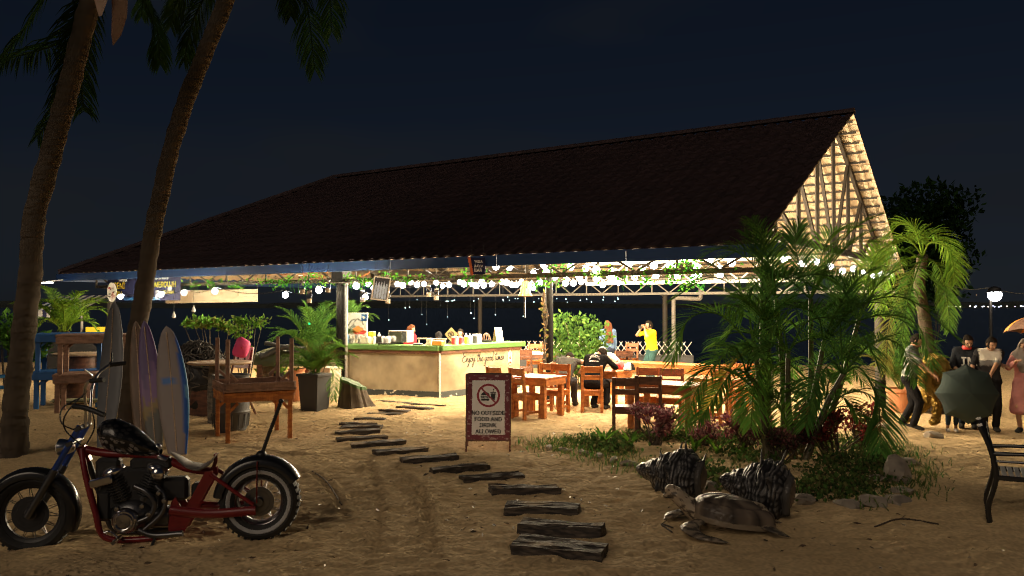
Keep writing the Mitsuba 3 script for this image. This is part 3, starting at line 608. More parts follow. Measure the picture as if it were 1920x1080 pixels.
# small A-frame on the bar
p = onbar(934, .3, False); t = thing('menu_stand', 'small wooden A-frame notice standing on the right end of the bar', 'sign')
for s in (-1, 1):
    Rp = rotz(.55) @ rotx(math.pi / 2 - s * .28); m = MB()
    m.box((0, .19, 0), (.20, .36, .012), None, .003); obj('panel', m, 'mat_palewood' if s < 0 else 'mat_white', t, R=Rp if False else None, place=T(np.block([[Rp, (p + rotz(.55) @ V(0, -s * .10, 0))[:, None]], [np.zeros((1, 3)), np.ones((1, 1))]]).tolist()))
Rp = rotz(.55) @ rotx(math.pi / 2 - .28); o = p + rotz(.55) @ V(0, -.10, 0)
flat(t, ring(.042, .055), 'mat_red', .0065, o + Rp @ V(0, .24, 0), Rp, 'ring_mark', .002); flat(t, blob(0, 0, .03, .022, 3, 0), 'mat_black', .0065, o + Rp @ V(0, .24, 0), Rp, 'mark', .002)
for k in range(3): flat(t, rect(-.06 + .01 * (k % 2), .13 - .03 * k, .06, .145 - .03 * k), 'mat_black', .0065, o, Rp, 'text_line', .002)
# wicker basket / rounded stand in front of the rear column
p = onbar(912, .45, False); t = thing('wicker_stand', 'dark wire and wicker stand between the column and the small A-frame', 'stand'); m = MB()
for k in range(6): a = k * np.pi / 6; m.tube([p + V(.11 * math.cos(a) * math.cos(g), .11 * math.sin(a) * math.cos(g), .22 * max(0, math.sin(g))) for g in np.linspace(0, np.pi, 12)], .008, 5)
obj('hoops', m, 'mat_brownwood', t); m = MB(); m.lathe([(0, 0), (.13, 0), (.14, .05), (.12, .05), (0, .02)], p, n=16); obj('base', m, 'mat_black', t)

# ---------------------------------------------------------------- no-outside-food sign
sp = Gs(915, 846); t = thing('sandwich_board', 'white board reading NO OUTSIDE FOOD AND DRINK ALLOWED in a dark frame', 'sign'); Rp = rotz(-.05) @ rotx(math.pi / 2 - .12); sw, sh = .318, 1.08; z0 = .15
for s in (-1, 1):
    m = MB(); m.box((s * (sw - .012), sh / 2 - .02, 0), (.024, sh + .04, .028)); obj('leg', m, 'mat_darkwood', t, place=T(np.block([[Rp, sp[:, None]], [np.zeros((1, 3)), np.ones((1, 1))]]).tolist()))
    R2 = rotz(-.05) @ rotx(math.pi / 2 + .16); m = MB(); m.box((s * (sw - .012), sh / 2 - .02, 0), (.024, sh + .02, .024)); obj('rear_leg', m, 'mat_darkwood', t, place=T(np.block([[R2, (sp + V(0, .34, 0))[:, None]], [np.zeros((1, 3)), np.ones((1, 1))]]).tolist()))
for y in (z0, sh - .01): m = MB(); m.box((0, y, .001), (2 * sw - .05, .03, .026)); obj('rail', m, 'mat_darkwood', t, place=T(np.block([[Rp, sp[:, None]], [np.zeros((1, 3)), np.ones((1, 1))]]).tolist()))
mat('signface', 0, .5, tex=mikit.proc(lambda p, n, uv: mix((.68, .66, .64), (.80, .78, .76), fbm(p.x * 7, p.y * 7, p.z * 7, 3))))
def border(p, n, uv): return mix((.14, .02, .03), (.32, .22, .23), smoothstep(.55, .7, fbm(p.x * 30, p.y * 30, p.z * 30, 3)))
mat('signborder', 0, .6, tex=mikit.proc(border))
flat(t, rect(-sw + .02, z0 + .01, sw - .02, sh - .02), 'mat_signborder', .002, sp, Rp, 'border_panel', .012)
flat(t, rect(-sw + .075, z0 + .065, sw - .075, sh - .085), 'mat_signborder', .0145, sp, Rp, 'inner_border', .002)
flat(t, rect(-sw + .088, z0 + .078, sw - .088, sh - .098), 'mat_signface', .017, sp, Rp, 'face', .0015)
cy = .77; o = sp + Rp @ V(0, cy, 0)
mat('signred', (.26, .015, .03), .5)
flat(t, ring(.135, .163, 48), 'mat_signred', .021, o, Rp, 'prohibition_ring', .0015); q = math.sqrt(.5)
flat(t, [(-.107, .092), (-.092, .107), (.107, -.092), (.092, -.107)], 'mat_signred', .0213, o, Rp, 'prohibition_bar', .0018)
bn = [(-.09, 0)] + [(-.03 + .06 * math.cos(a), .045 * math.sin(a)) for a in np.linspace(np.pi, 0, 10)]
import shapely
shp = shapely.union_all([shapely.Polygon([(x, y + .005) for x, y in bn[1:]]), shapely.box(-.092, -.018, .032, -.004), shapely.box(-.088, -.040, .028, -.026), shapely.Polygon([(-.09, -.048), (.03, -.048), (.022, -.075), (-.082, -.075)])])
for g in shp.geoms: flat(t, g, 'mat_black', .019, o + Rp @ V(-.015, 0, 0), Rp, 'burger_mark', .0015)
shp = shapely.union_all([shapely.Polygon([(.03, .03), (.10, .03), (.09, -.06), (.042, -.06)]), shapely.box(.024, .034, .106, .046), shapely.Polygon([(.06, .044), (.068, .044), (.074, .085), (.105, .092), (.104, .1), (.067, .092)])])
for g in getattr(shp, 'geoms', [shp]): flat(t, g, 'mat_black', .019, o, Rp, 'drink_mark', .0015)
for k, (w_, y_) in enumerate((('NO OUTSIDE', .50), ('FOOD AND', .415), ('DRINK', .33), ('ALLOWED', .245))):
    tm = meshkit.text_mesh(w_, .054, .0015, bold=True); wx = tm.bounds[1, 0] - tm.bounds[0, 0]; m = MB()
    [m.mesh(tm, Rp, sp + Rp @ V(-wx / 2 - tm.bounds[0, 0] + ox, y_ + oy, .0187 + oz)) for ox, oy, oz in ((-.0022, 0, 0), (.0022, 0, .0003), (0, .0016, .0006))]; obj('lettering', m, 'mat_black', t)

# ---------------------------------------------------------------- stepping planks
PL = [((955, 1040), (1128, 1055), .33), ((970, 1000), (1126, 1008), .24), ((943, 966), (1086, 967), .26), ((922, 930), (1053, 928), .24), ((870, 906), (984, 898), .22), ((813, 888), (922, 879), .22), ((756, 869), (860, 862), .2), ((706, 855), (805, 847), .2), ((662, 841), (760, 833), .2), ((632, 829), (727, 824), .2), ((628, 816), (713, 812), .2), ((634, 803), (712, 802), .2), ((637, 796), (706, 797), .18), ((664, 787), (720, 788), .16), ((690, 777), (752, 778), .16), ((712, 771), (765, 773), .16), ((742, 764), (808, 768), .16), ((700, 752), (772, 759), .14), ((774, 759), (832, 762), .14)]
for k, (a, b, dep) in enumerate(PL):
    p, q = Gs(*a), Gs(*b); h = .075 if k < 4 else .05 if k < 11 else .022; d = nrm(q - p); nb = V(-d[1], d[0], 0)
    c = (p + q) / 2 + nb * dep / 2; L = np.linalg.norm(q - p)
    bx = trimesh.creation.box((L, dep, .14)); v_, f_ = trimesh.remesh.subdivide_to_size(bx.vertices, bx.faces, .07); v_ = np.array(v_)
    jn = meshkit.noise(v_ * V(6, 6, 6) + k * 7.3, 2) - .5; jn2 = meshkit.noise(v_ * V(4, 30, 10) + k * 3.1, 5) - .5
    v_ = v_ + np.sign(v_) * V(.05, .035, .0) * jn[:, None]; v_[:, 2] += np.where(v_[:, 2] > .05, jn2 * .028 + jn * .02, 0)
    mtx = np.eye(4); mtx[:3, :3] = np.stack([d, nb, V(0, 0, 1)], 1); mtx[:3, 3] = c + V(0, 0, h - .07)
    names = ['nearest', 'second', 'third', 'fourth', 'fifth', 'sixth', 'seventh', 'eighth', 'ninth', 'tenth', 'eleventh', 'twelfth', 'thirteenth', 'fourteenth', 'fifteenth', 'sixteenth', 'seventeenth', 'eighteenth', 'last']
    key = newkey('stepping_plank'); scene[key] = {**mikit.ply((v_, f_), 'mat_sleeper', 40), 'to_world': T(mtx.tolist())}
    lab(key, f'{"thick " if k < 4 else ""}weathered dark timber step in the sand, {names[k]} one counting from the front', 'stepping plank', 'timber steps of the curved sand path')
# ---------------------------------------------------------------- plants
def frond(path, llen, n=34, droop=.5, wid=.022, col=(.05, .13, .02), seed=0, taper=(.35, .75), vee=.5, rach=.014, up=(0, 0, 1), segs=3, start=.16, ragged=.0):
    """a feather palm leaf along the control points of its rib; returns MB with colours"""
    r = np.random.default_rng(seed); c = curve(path, 12); m = MB(); L = np.concatenate([[0], np.cumsum(np.linalg.norm(np.diff(c, axis=0), axis=1))]); s = L / L[-1]
    col = V(*col); m.tube(c, np.linspace(rach, rach * .25, len(c)), 5, col=col * V(1.5, 1.15, 1.3))
    tan = np.gradient(c, axis=0); tan /= np.linalg.norm(tan, axis=1, keepdims=True)
    for k in range(n):
        f = start + (1 - start) * (k + .5) / n; i = np.array([np.interp(f, s, c[:, q]) for q in range(3)]); t = nrm([np.interp(f, s, tan[:, q]) for q in range(3)])
        u = V(*up); u = nrm(u - t * (u @ t)) if abs(u @ t) < .97 else nrm(np.cross(t, (1, 0, 0))); sd = np.cross(t, u)
        ln = llen * (taper[0] + (1 - taper[0]) * math.sin(math.pi * min(1, (f - start) / (1 - start) * .82 + .18)) ** taper[1]) * r.uniform(.85, 1.1)
        for g in (-1, 1):
            if r.random() < ragged: continue
            d = nrm(sd * g * r.uniform(.75, 1.05) + t * (.55 + .9 * f) + u * (vee - .2 * f) + r.normal(0, .07, 3))
            p = [i]; 
            for q in range(segs):
                p.append(p[-1] + d * ln / segs); d = nrm(d - V(0, 0, droop * (.5 + .5 * q) * r.uniform(.7, 1.3)))
            w = nrm(np.cross(d, u * 1.0 + r.normal(0, .25, 3))); ww = wid * np.interp(np.linspace(0, 1, segs + 1), [0, .25, .6, 1], [.45, 1, .85, .06])
            m.strip(p, w, ww, col * r.uniform(.7, 1.35) * V(r.uniform(.9, 1.3), 1, 1))
    return m
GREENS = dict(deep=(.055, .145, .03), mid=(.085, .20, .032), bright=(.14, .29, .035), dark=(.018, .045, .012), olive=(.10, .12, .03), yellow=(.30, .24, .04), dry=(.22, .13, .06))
def add_frond(parent, path, llen, col='mid', seed=0, **k):
    m = frond(path, llen, col=GREENS[col], seed=seed, **k); return obj('frond', m, 'mat_leaf', parent, vc=True)
def arc(p, yaw, elev, length, drop, n=5, twist=0):
    """rib of a leaf rising from p and bending over"""
    o, d = [np.asarray(p, float)], V(math.cos(yaw) * math.cos(elev), math.sin(yaw) * math.cos(elev), math.sin(elev))
    for k in range(n): o.append(o[-1] + d * length / n); d = nrm(d - V(0, 0, drop * (k + 1) / n))
    return o
def palm_trunk(parent, path, r0, r1, mt='mat_bark', ring=.14, n=16, bumps=.05, flare=.5, name='trunk'):
    c = curve(path, 22); L = np.concatenate([[0], np.cumsum(np.linalg.norm(np.diff(c, axis=0), axis=1))]); s = L / L[-1]
    rr = (r0 + (r1 - r0) * s) * (1 + flare * np.exp(-L / .35)) * (1 + bumps * (np.abs((L / ring) % 1 - .5) * 2 - .5) + bumps * (meshkit.noise(np.stack([L * 3, L * 0, L * 0], 1), 4) - .5))
    m = MB(); m.tube(c, rr, n); v, f = m.out(); v = v + (meshkit.noise(v * 7, 3)[:, None] - .5) * r0 * .16
    return obj(name, (v, f), mt, parent, smooth=50)

# coconut palms at the left
def rel(pts, y0, y1=None):
    n = len(pts); return [P(px, py, y0 + ((y1 or y0) - y0) * k / (n - 1)) for k, (px, py) in enumerate(pts)]
t = thing('coconut_palm', 'thick-trunked coconut palm at the left edge, leaning right above the motorcycle', 'palm tree', 'coconut palms over the sand yard')
b = Gs(24, 856); y = b[1]
palm_trunk(t, [b - V(0, 0, .2)] + rel([(30, 760), (42, 640), (56, 520), (66, 400), (98, 280), (132, 150), (165, 20), (185, -60)], y), .155, .13, ring=.17, flare=.55)
top = P(188, -75, y)
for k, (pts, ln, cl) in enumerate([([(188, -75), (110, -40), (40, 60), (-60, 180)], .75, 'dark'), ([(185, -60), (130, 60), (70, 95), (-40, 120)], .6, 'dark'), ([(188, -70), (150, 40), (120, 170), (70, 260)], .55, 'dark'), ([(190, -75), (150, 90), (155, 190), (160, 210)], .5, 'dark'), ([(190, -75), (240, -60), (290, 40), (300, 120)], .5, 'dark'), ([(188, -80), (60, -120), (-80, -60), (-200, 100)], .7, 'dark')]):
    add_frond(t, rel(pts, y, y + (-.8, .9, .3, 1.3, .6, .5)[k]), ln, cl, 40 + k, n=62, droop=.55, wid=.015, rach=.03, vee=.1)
for k in range(9): add_frond(t, arc(top, k * .7 + .3, .75, 3.0, .55), .6, 'dark', 60 + k, n=34, droop=.5, wid=.018, rach=.03)
m = MB(); m.strip(rel([(225, -20), (224, 30), (218, 65), (212, 85)], y - .1), V(1, .3, 0), [.10, .09, .06, .004], (.16, .08, .035)); obj('dry_sheath', m, 'mat_leafsolid', t, vc=True)
m = MB(); m.strip(rel([(180, -30), (190, 0), (188, 30)], y - .22), V(1, 0, .2), [.12, .09, .02], (.22, .10, .03)); obj('dry_sheath', m, 'mat_leafsolid', t, vc=True)
t2 = thing('coconut_palm', 'slimmer coconut palm behind the surfboards, leaning right across the left eave', 'palm tree', 'coconut palms over the sand yard')
b = Gs(238, 822); y = b[1]
palm_trunk(t2, [b - V(0, 0, .2)] + rel([(240, 740), (250, 660), (268, 560), (284, 450), (300, 370), (326, 260), (352, 180), (392, 80), (432, -20), (452, -70)], y), .135, .12, ring=.16, flare=.4)
for k, (pts, ln, cl) in enumerate([([(455, -80), (400, -30), (362, 40), (345, 115)], .55, 'dark'), ([(455, -80), (520, -75), (570, -10), (590, 130)], .62, 'dark'), ([(455, -80), (540, -120), (610, -60), (622, 60)], .6, 'dark'), ([(455, -78), (500, -90), (535, -40), (545, 30)], .5, 'dark'), ([(455, -80), (390, -60), (335, 0), (320, 50)], .5, 'dark'), ([(455, -80), (330, -100), (275, -30), (265, 30)], .5, 'dark')]):
    add_frond(t2, rel(pts, y, y + (.2, .4, -.6, 1, .8, -.4)[k]), ln, cl, 80 + k, n=62, droop=.6, wid=.015, rach=.03, vee=.05)
top = P(455, -85, y)
for k in range(9): add_frond(t2, arc(top, k * .7, .7, 3.2, .5), .6, 'dark', 100 + k, n=34, droop=.5, wid=.018, rach=.03)

# areca clump in the garden bed
t = thing('areca_palm', 'big clump of feathery palms in the garden bed, hiding the right end of the pavilion', 'palm')
STEMS = [((1447, 862), (1432, 760), (1412, 640), 11.0), ((1490, 868), (1478, 760), (1478, 660), 10.9), ((1500, 872), (1520, 770), (1545, 640), 11.2), ((1505, 866), (1545, 770), (1580, 702), 10.7), ((1470, 860), (1468, 700), (1455, 560), 11.5), ((1512, 862), (1520, 720), (1520, 560), 11.6), ((1530, 860), (1570, 740), (1610, 600), 12.0), ((1440, 858), (1425, 740), (1400, 700), 10.6)]
for k, (a, b_, c, y) in enumerate(STEMS):
    g = P(*a, y); g[2] = gz(g[0], g[1]) - .1; palm_trunk(t, [g, P(*b_, y), P(*c, y)], .05, .03, ring=.11, n=10, bumps=.10, flare=.3, name='stem', mt='mat_cane' if 'mat_cane' in scene else mat('cane', 0, .5, tex=mikit.proc(lambda p, n, uv: mix((.05, .045, .02), (.12, .10, .055), fbm(p.x * 8, p.y * 8, p.z * 16, 3)))))
KEYF = [([(1412, 640), (1370, 655), (1312, 722), (1283, 800)], 11.0, 10.2, .42, 'mid'), ([(1412, 650), (1350, 590), (1290, 600), (1258, 680)], 11.0, 10.6, .45, 'mid'), ([(1412, 640), (1395, 560), (1335, 520), (1262, 560)], 11.0, 11.4, .45, 'mid'),
        ([(1455, 560), (1430, 500), (1390, 470), (1330, 500)], 11.5, 11.6, .45, 'mid'), ([(1455, 560), (1450, 500), (1440, 455), (1405, 420)], 11.5, 12.2, .4, 'mid'), ([(1520, 560), (1535, 500), (1560, 440), (1612, 425)], 11.6, 12.3, .4, 'mid'),
        ([(1520, 560), (1500, 500), (1490, 450), (1500, 420)], 11.6, 11.3, .38, 'deep'), ([(1545, 640), (1610, 575), (1700, 560), (1800, 640)], 11.2, 10.6, .42, 'deep'), ([(1580, 702), (1612, 690), (1645, 750), (1652, 850)], 10.7, 10.2, .46, 'deep'),
        ([(1478, 660), (1520, 600), (1600, 610), (1652, 690)], 10.9, 10.2, .42, 'deep'), ([(1400, 700), (1375, 695), (1340, 745), (1310, 790)], 10.6, 10.0, .36, 'mid'), ([(1580, 702), (1560, 680), (1530, 720), (1510, 800)], 10.7, 10.1, .4, 'deep'),
        ([(1478, 660), (1440, 670), (1415, 720), (1408, 800)], 10.9, 10.2, .42, 'mid'), ([(1610, 600), (1650, 530), (1710, 500), (1770, 545)], 12.0, 11.6, .45, 'mid'), ([(1610, 600), (1625, 530), (1650, 470), (1700, 450)], 12.0, 12.8, .42, 'bright'),
        ([(1455, 560), (1500, 520), (1560, 520), (1600, 570)], 11.5, 10.8, .42, 'deep'), ([(1520, 560), (1470, 520), (1420, 530), (1370, 600)], 11.6, 10.9, .44, 'deep'), ([(1412, 640), (1440, 560), (1480, 520), (1530, 540)], 11.0, 10.3, .40, 'deep'),
        ([(1545, 640), (1530, 590), (1480, 580), (1430, 640)], 11.2, 10.4, .42, 'deep'), ([(1610, 600), (1580, 540), (1530, 520), (1480, 560)], 12.0, 11.6, .42, 'deep'), ([(1580, 702), (1640, 640), (1690, 650), (1720, 720)], 10.7, 11.4, .4, 'deep'),
        ([(1412, 640), (1360, 700), (1340, 720), (1332, 760)], 11.0, 11.6, .35, 'yellow'), ([(1610, 600), (1660, 590), (1720, 610), (1750, 690)], 12.0, 12.3, .4, 'deep'), ([(1478, 660), (1500, 640), (1560, 640), (1620, 720)], 10.9, 11.6, .4, 'mid'),
        ([(1478, 660), (1460, 600), (1400, 590), (1350, 650)], 10.9, 11.4, .4, 'mid'), ([(1490, 850), (1460, 760), (1400, 740), (1385, 790)], 10.9, 10.5, .3, 'mid'), ([(1510, 850), (1560, 770), (1610, 770), (1640, 820)], 10.9, 10.5, .34, 'deep'), ([(1450, 855), (1430, 770), (1440, 730), (1480, 720)], 11, 10.7, .34, 'mid')]
for k, (pts, y0, y1, ln, cl) in enumerate(KEYF): add_frond(t, rel(pts, y0, y1), ln * 1.12, cl, 200 + k, n=38, droop=.22, wid=.0125, rach=.014, vee=.42)
for k in range(14):
    s_ = STEMS[k % 8]; p = P(*s_[1], s_[3]); add_frond(t, arc(p, k * 2.1 + 1, rng.uniform(.5, 1.1), rng.uniform(.8, 1.2), rng.uniform(.7, 1.1)), .34, ('mid', 'deep')[k % 2], 350 + k, n=36, droop=.3, wid=.011, vee=.35)
for k in range(28):
    s_ = STEMS[k % 8]; p = P(*s_[2], s_[3]); add_frond(t, arc(p, k * 2.399, rng.uniform(.5, 1.2), rng.uniform(1.1, 1.6), rng.uniform(.35, .8)), rng.uniform(.34, .44), ('deep', 'mid', 'deep', 'deep')[k % 4], 300 + k, n=34, droop=.26, wid=.009, vee=.42)
# leaning palm behind the people
t = thing('leaning_palm', 'leaning palm, lamplight painted into its bright fronds, behind the people at the right', 'palm tree')
b = P(1752, 690, 17.5); b[2] = gz(b[0], b[1]) - .1
palm_trunk(t, [b, P(1735, 610, 17), P(1724, 540, 16.5), P(1730, 480, 16)], .15, .10, ring=.12)
for k, (pts, y1, ln, cl) in enumerate([([(1730, 480), (1745, 455), (1780, 470), (1792, 530)], 15.2, .5, 'bright'), ([(1730, 480), (1735, 440), (1765, 450), (1790, 500)], 16.5, .5, 'bright'), ([(1730, 480), (1700, 445), (1670, 455), (1640, 510)], 15.0, .5, 'bright'), ([(1730, 480), (1690, 490), (1660, 530), (1650, 590)], 15.0, .5, 'bright'), ([(1730, 480), (1715, 430), (1690, 420), (1665, 440)], 16.5, .5, 'bright'), ([(1730, 480), (1715, 520), (1700, 570), (1690, 640)], 15.0, .45, 'mid'), ([(1730, 480), (1690, 540), (1665, 620), (1660, 700)], 15.4, .45, 'olive'), ([(1730, 480), (1760, 500), (1775, 560), (1780, 620)], 16.6, .45, 'mid'), ([(1730, 485), (1690, 470), (1640, 490), (1600, 540)], 14.6, .5, 'mid')]):  # bright greens carry the lamplight on this crown
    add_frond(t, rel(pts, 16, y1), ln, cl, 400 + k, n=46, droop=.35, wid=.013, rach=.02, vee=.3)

def leafcloud(m, centres, rad, n, size, cols, r, flat=.5, asp=1.6, up=.4):
    for k in range(n):
        c = centres[r.integers(len(centres))]; d = nrm(r.normal(0, 1, 3)); p = np.asarray(c) + d * np.asarray(rad) * r.uniform(.35, 1.0) ** .6
        a = nrm(r.normal(0, 1, 3) + V(0, 0, up)); s_ = nrm(np.cross(a, r.normal(0, 1, 3))); z = size * r.uniform(.6, 1.3)
        q = np.array([p, p + a * z * .5 * asp + s_ * z * .42, p + a * z * asp, p + a * z * .5 * asp - s_ * z * .42]); q[1:4:2] += np.cross(a, s_) * z * .08
        cc = V(*cols[r.integers(len(cols))]) * r.uniform(.65, 1.3); m.add(q, [[0, 1, 2], [0, 2, 3]], cc)
def shrub(name, label, cat, base, blobs, rad, n, size, cols, group=None, seed=1, stems=8, asp=1.6, stemmt='mat_bark'):
    r = np.random.default_rng(seed); t = thing(name, label, cat, group); base = np.asarray(base, float)
    st = MB()
    for k in range(stems):
        c = np.asarray(blobs[k % len(blobs)]) + r.normal(0, .3, 3) * rad; st.tube(curve([base + V(*r.normal(0, .06, 2), -.05), (base + c) / 2 + V(*r.normal(0, .05, 2), .03), c], 4), np.linspace(.014, .006, 9), 5)
    obj('stems', st, stemmt, t); m = MB(); leafcloud(m, blobs, rad, n, size, cols, r, asp=asp); obj('foliage', m, 'mat_leaf', t, vc=True); return t
R_ = np.random.default_rng(5)
# bush by the middle column
b = Gs(1085, 706); y = 19.0; y = 20.0; b = P(1088, 706, y); b[2] = 0
blobs = [P(1088 + .85 * dx, 650 + .95 * dy, y + dz) for dx, dy, dz in ((-35, 20, 0), (0, 0, -.3), (30, 15, 0), (-25, -15, .2), (10, -35, .1), (-42, -40, .2), (35, -20, .3), (0, 30, -.4), (20, 35, 0), (-20, 45, 0))]
shrub('bush', 'round leafy green bush beside the middle column under the roof', 'bush', b, blobs, V(.40, .4, .36), 2600, .075, [(.045, .10, .02), (.06, .13, .025), (.085, .15, .03), (.03, .07, .015)], seed=3, stems=14)
# thin climbing stem on the middle column
t = thing('dry_vine', 'dry brown vine hanging down the left side of the middle column', 'vine'); m = MB()
for k in range(4): m.tube(curve([P(1022, 545 + 3 * k, 17.5) - V(.02 * k, 0, 0), P(1018 + 3 * k, 590, 17.45), P(1021, 620 + 5 * k, 17.5), P(1018 + 2 * k, 690, 17.45)], 6), .012, 5)
obj('stems', m, 'mat_bark', t, smooth=True); m = MB(); leafcloud(m, [P(1020, 560 + 25 * k, 17.45) for k in range(5)], V(.08, .08, .2), 60, .06, [GREENS['dry'], GREENS['olive']], R_); obj('dead_leaves', m, 'mat_leaf', t, vc=True)

# ---------------------------------------------------------------- garden bed
BED = [Gs(*p)[:2] for p in ((1006, 838), (1090, 849), (1180, 870), (1235, 890), (1330, 925), (1440, 952), (1520, 950), (1600, 945), (1690, 925), (1706, 885), (1688, 850), (1640, 830), (1560, 822), (1450, 815), (1300, 812), (1180, 814), (1080, 826))]
from shapely.geometry import Polygon, Point
bedp = Polygon(BED).buffer(.15).buffer(-.15); x0, y0, x1, y1 = bedp.bounds
m = MB(); n_ = 0; r = np.random.default_rng(11)
import shapely as shp_
cand = np.stack([r.uniform(x0, x1, 60000), r.uniform(y0, y1, 60000)], 1); dens = meshkit.fbm(np.append(cand * 1.6, cand[:, :1] * 0, 1), 3, 8)
inside = shp_.contains_xy(bedp, cand[:, 0], cand[:, 1]); edge = shp_.distance(shp_.points(cand), bedp.exterior)
keep = inside & (r.random(60000) < np.clip((dens - .38) * 3.6, .02, 1) * np.clip(edge / .35, .25, 1)); cand = cand[keep][:8200]; zz = ground_h(cand[:, 0], cand[:, 1])
for (x, y), z in zip(cand, zz):
    h = r.uniform(.02, .15) * (1.3 if x > 4 else 1); a = nrm(r.normal(0, 1, 3) + V(0, 0, .8)); s_ = nrm(np.cross(a, r.normal(0, 1, 3))); l = r.uniform(.035, .075); p = V(x, y, z + h * r.random())
    m.add([p, p + a * l * .5 + s_ * l * .33, p + a * l, p + a * l * .5 - s_ * l * .33], [[0, 1, 2], [0, 2, 3]], V(*((.06, .11, .03), (.045, .09, .025), (.08, .11, .035), (.10, .10, .04))[r.integers(4)]) * r.uniform(.6, 1.2))
obj('ground_cover', m, 'mat_leaf', vc=True, kind='stuff', label='low leafy ground cover filling the garden bed', cat='ground cover')
m = MB()
for k in range(2600):
    e = bedp.exterior.interpolate(r.uniform(0, bedp.exterior.length)); x, y = e.x + r.normal(0, .22), e.y + r.normal(0, .14)
    if not (x > 3.4 or y > 9.6): continue
    z = gz(x, y); d = nrm(V(*r.normal(0, .5, 2), 1)); l = r.uniform(.05, .16); m.strip([V(x, y, z), V(x, y, z) + d * l * .6, V(x, y, z) + d * l - V(0, 0, .2 * l) + V(d[0], d[1], 0) * .3 * l], V(1, 0, 0), [.005, .004, .0005], V(*(GREENS['deep'], GREENS['olive'], (.09, .13, .03))[r.integers(3)]) * r.uniform(.6, 1.1))
obj('grass', m, 'mat_leaf', vc=True, kind='stuff', label='short grass round the edge of the garden bed', cat='grass')
def redshrub(label, px, py, y, w, h, n, cols, seed):
    b = P(px, py, y); b[2] = gz(b[0], b[1]); r = np.random.default_rng(seed)
    blobs = [b + V(r.uniform(-w, w), r.uniform(-.2, .2), h * r.uniform(.45, 1)) for _ in range(9)]
    return shrub('red_shrub', label, 'shrub', b, blobs, V(.13, .13, .11), n, .042, cols, 'red-leaved shrubs of the garden bed', seed, 18, 1.8)
PK = [(.30, .13, .14), (.22, .06, .08), (.36, .22, .22), (.16, .05, .06)]; RD = [(.20, .03, .03), (.28, .05, .04), (.13, .03, .03), (.10, .08, .03)]
redshrub('pinkish shrub in front of the dark backlit chairs', 1226, 846, 11.9, .28, .50, 900, PK, 21)
redshrub('thin pinkish shrub right of the dark chairs, behind the larger shell', 1318, 842, 11.8, .25, .38, 380, PK, 22)
redshrub('pinkish shrub left of the palm stems', 1400, 848, 11.6, .26, .46, 760, PK, 23)
redshrub('dark shrub at the foot of the palm stems', 1462, 872, 10.6, .30, .42, 700, [(.07, .03, .03), (.12, .05, .05), (.05, .05, .03)], 24)
redshrub('largest red shrub, right of the palm stems', 1560, 862, 10.9, .55, .62, 1500, RD, 25)
redshrub('small red shrub at the right tip of the bed, before the stones', 1612, 846, 11.6, .2, .55, 420, RD, 26)
def lily(label, px, py, y, n, h, seed):
    b = P(px, py, y); b[2] = gz(b[0], b[1]); r = np.random.default_rng(seed); t = thing('strap_leaf_plant', label, 'plant', 'strap-leaved plants in the garden bed')
    for k in range(n):
        a = r.uniform(0, 6.28); l = h * r.uniform(.7, 1.15); d = nrm(V(math.cos(a) * .6, math.sin(a) * .6, 1)); p = [b]
        for q in range(5): p.append(p[-1] + d * l / 5); d = nrm(d + V(math.cos(a), math.sin(a), -.5) * .17)
        m = MB(); m.strip(p, V(-math.sin(a), math.cos(a), 0), np.array([.018, .026, .026, .022, .014, .001]), V(*GREENS[('mid', 'bright', 'mid')[k % 3]]) * r.uniform(.7, 1.2)); obj('leaf', m, 'mat_leaf', t, vc=True)
lily('largest strap-leaved plant, at the left tip of the bed left of the dark chairs', 1132, 834, 11.9, 13, .42, 31); lily('strap-leaved plant just left of the pinkish shrub by the dark chairs', 1182, 840, 11.7, 9, .34, 32)
lily('strap-leaved plant behind the larger shell', 1302, 852, 11.2, 9, .33, 33); lily('strap-leaved plant between the two shells, further back', 1345, 852, 11.1, 8, .32, 34); lily('strap-leaved plant next to the pinkish shrub left of the palm stems', 1388, 856, 11.0, 8, .3, 35)
# edging stones
def rock(label, px, py, size, seed, grp='stones edging the garden bed', name='edging_stone', cat='stone'):
    p = Gs(px, py); r = np.random.default_rng(seed); pts = r.normal(0, 1, (22, 3)); pts /= np.linalg.norm(pts, axis=1, keepdims=True); h = trimesh.convex.convex_hull(pts * size * r.uniform(.75, 1.1, (22, 1)))
    v, f = trimesh.remesh.subdivide(h.vertices, h.faces); v = np.array(v) + (meshkit.noise(np.array(v) * 9 + seed, 3)[:, None] - .5) * .03
    key = newkey(name); scene[key] = mikit.ply((v @ rotz(r.uniform(0, 6)).T + p + V(0, 0, size[2] * .35), f), 'mat_stone', 25); lab(key, label, cat, grp)
for k, (px, py, sx, sy, sz, lb) in enumerate(((1682, 902, .20, .16, .24, 'large upright grey stone at the right edge of the bed'), (1640, 900, .16, .12, .06, 'low flat stone left of the large upright stone'), (1590, 950, .19, .14, .06, 'leftmost of the three flat stones at the front right of the bed'), (1638, 946, .20, .15, .07, 'middle of the three flat stones at the front right of the bed'), (1682, 944, .18, .14, .07, 'rightmost of the three flat stones at the front right of the bed'), (1690, 925, .15, .12, .07, 'stone just behind the rightmost flat stone'), (1700, 870, .2, .12, .06, 'pale flat stone behind the large upright stone'), (1505, 942, .16, .12, .08, 'stone touching the right end of the smaller shell'), (1330, 918, .15, .1, .09, 'pale stone between the two giant shells'))):
    rock(lb, px, py, V(sx, sy, sz), 50 + k)
for k, (px, py) in enumerate(((1030, 842), (1062, 847), (1094, 851), (1124, 857), (1152, 864), (1178, 872))): rock(f'{("first", "second", "third", "fourth", "fifth", "sixth")[k]} thin kerb stone from the left along the left tip of the bed', px, py, V(.17, .06, .05), 70 + k)
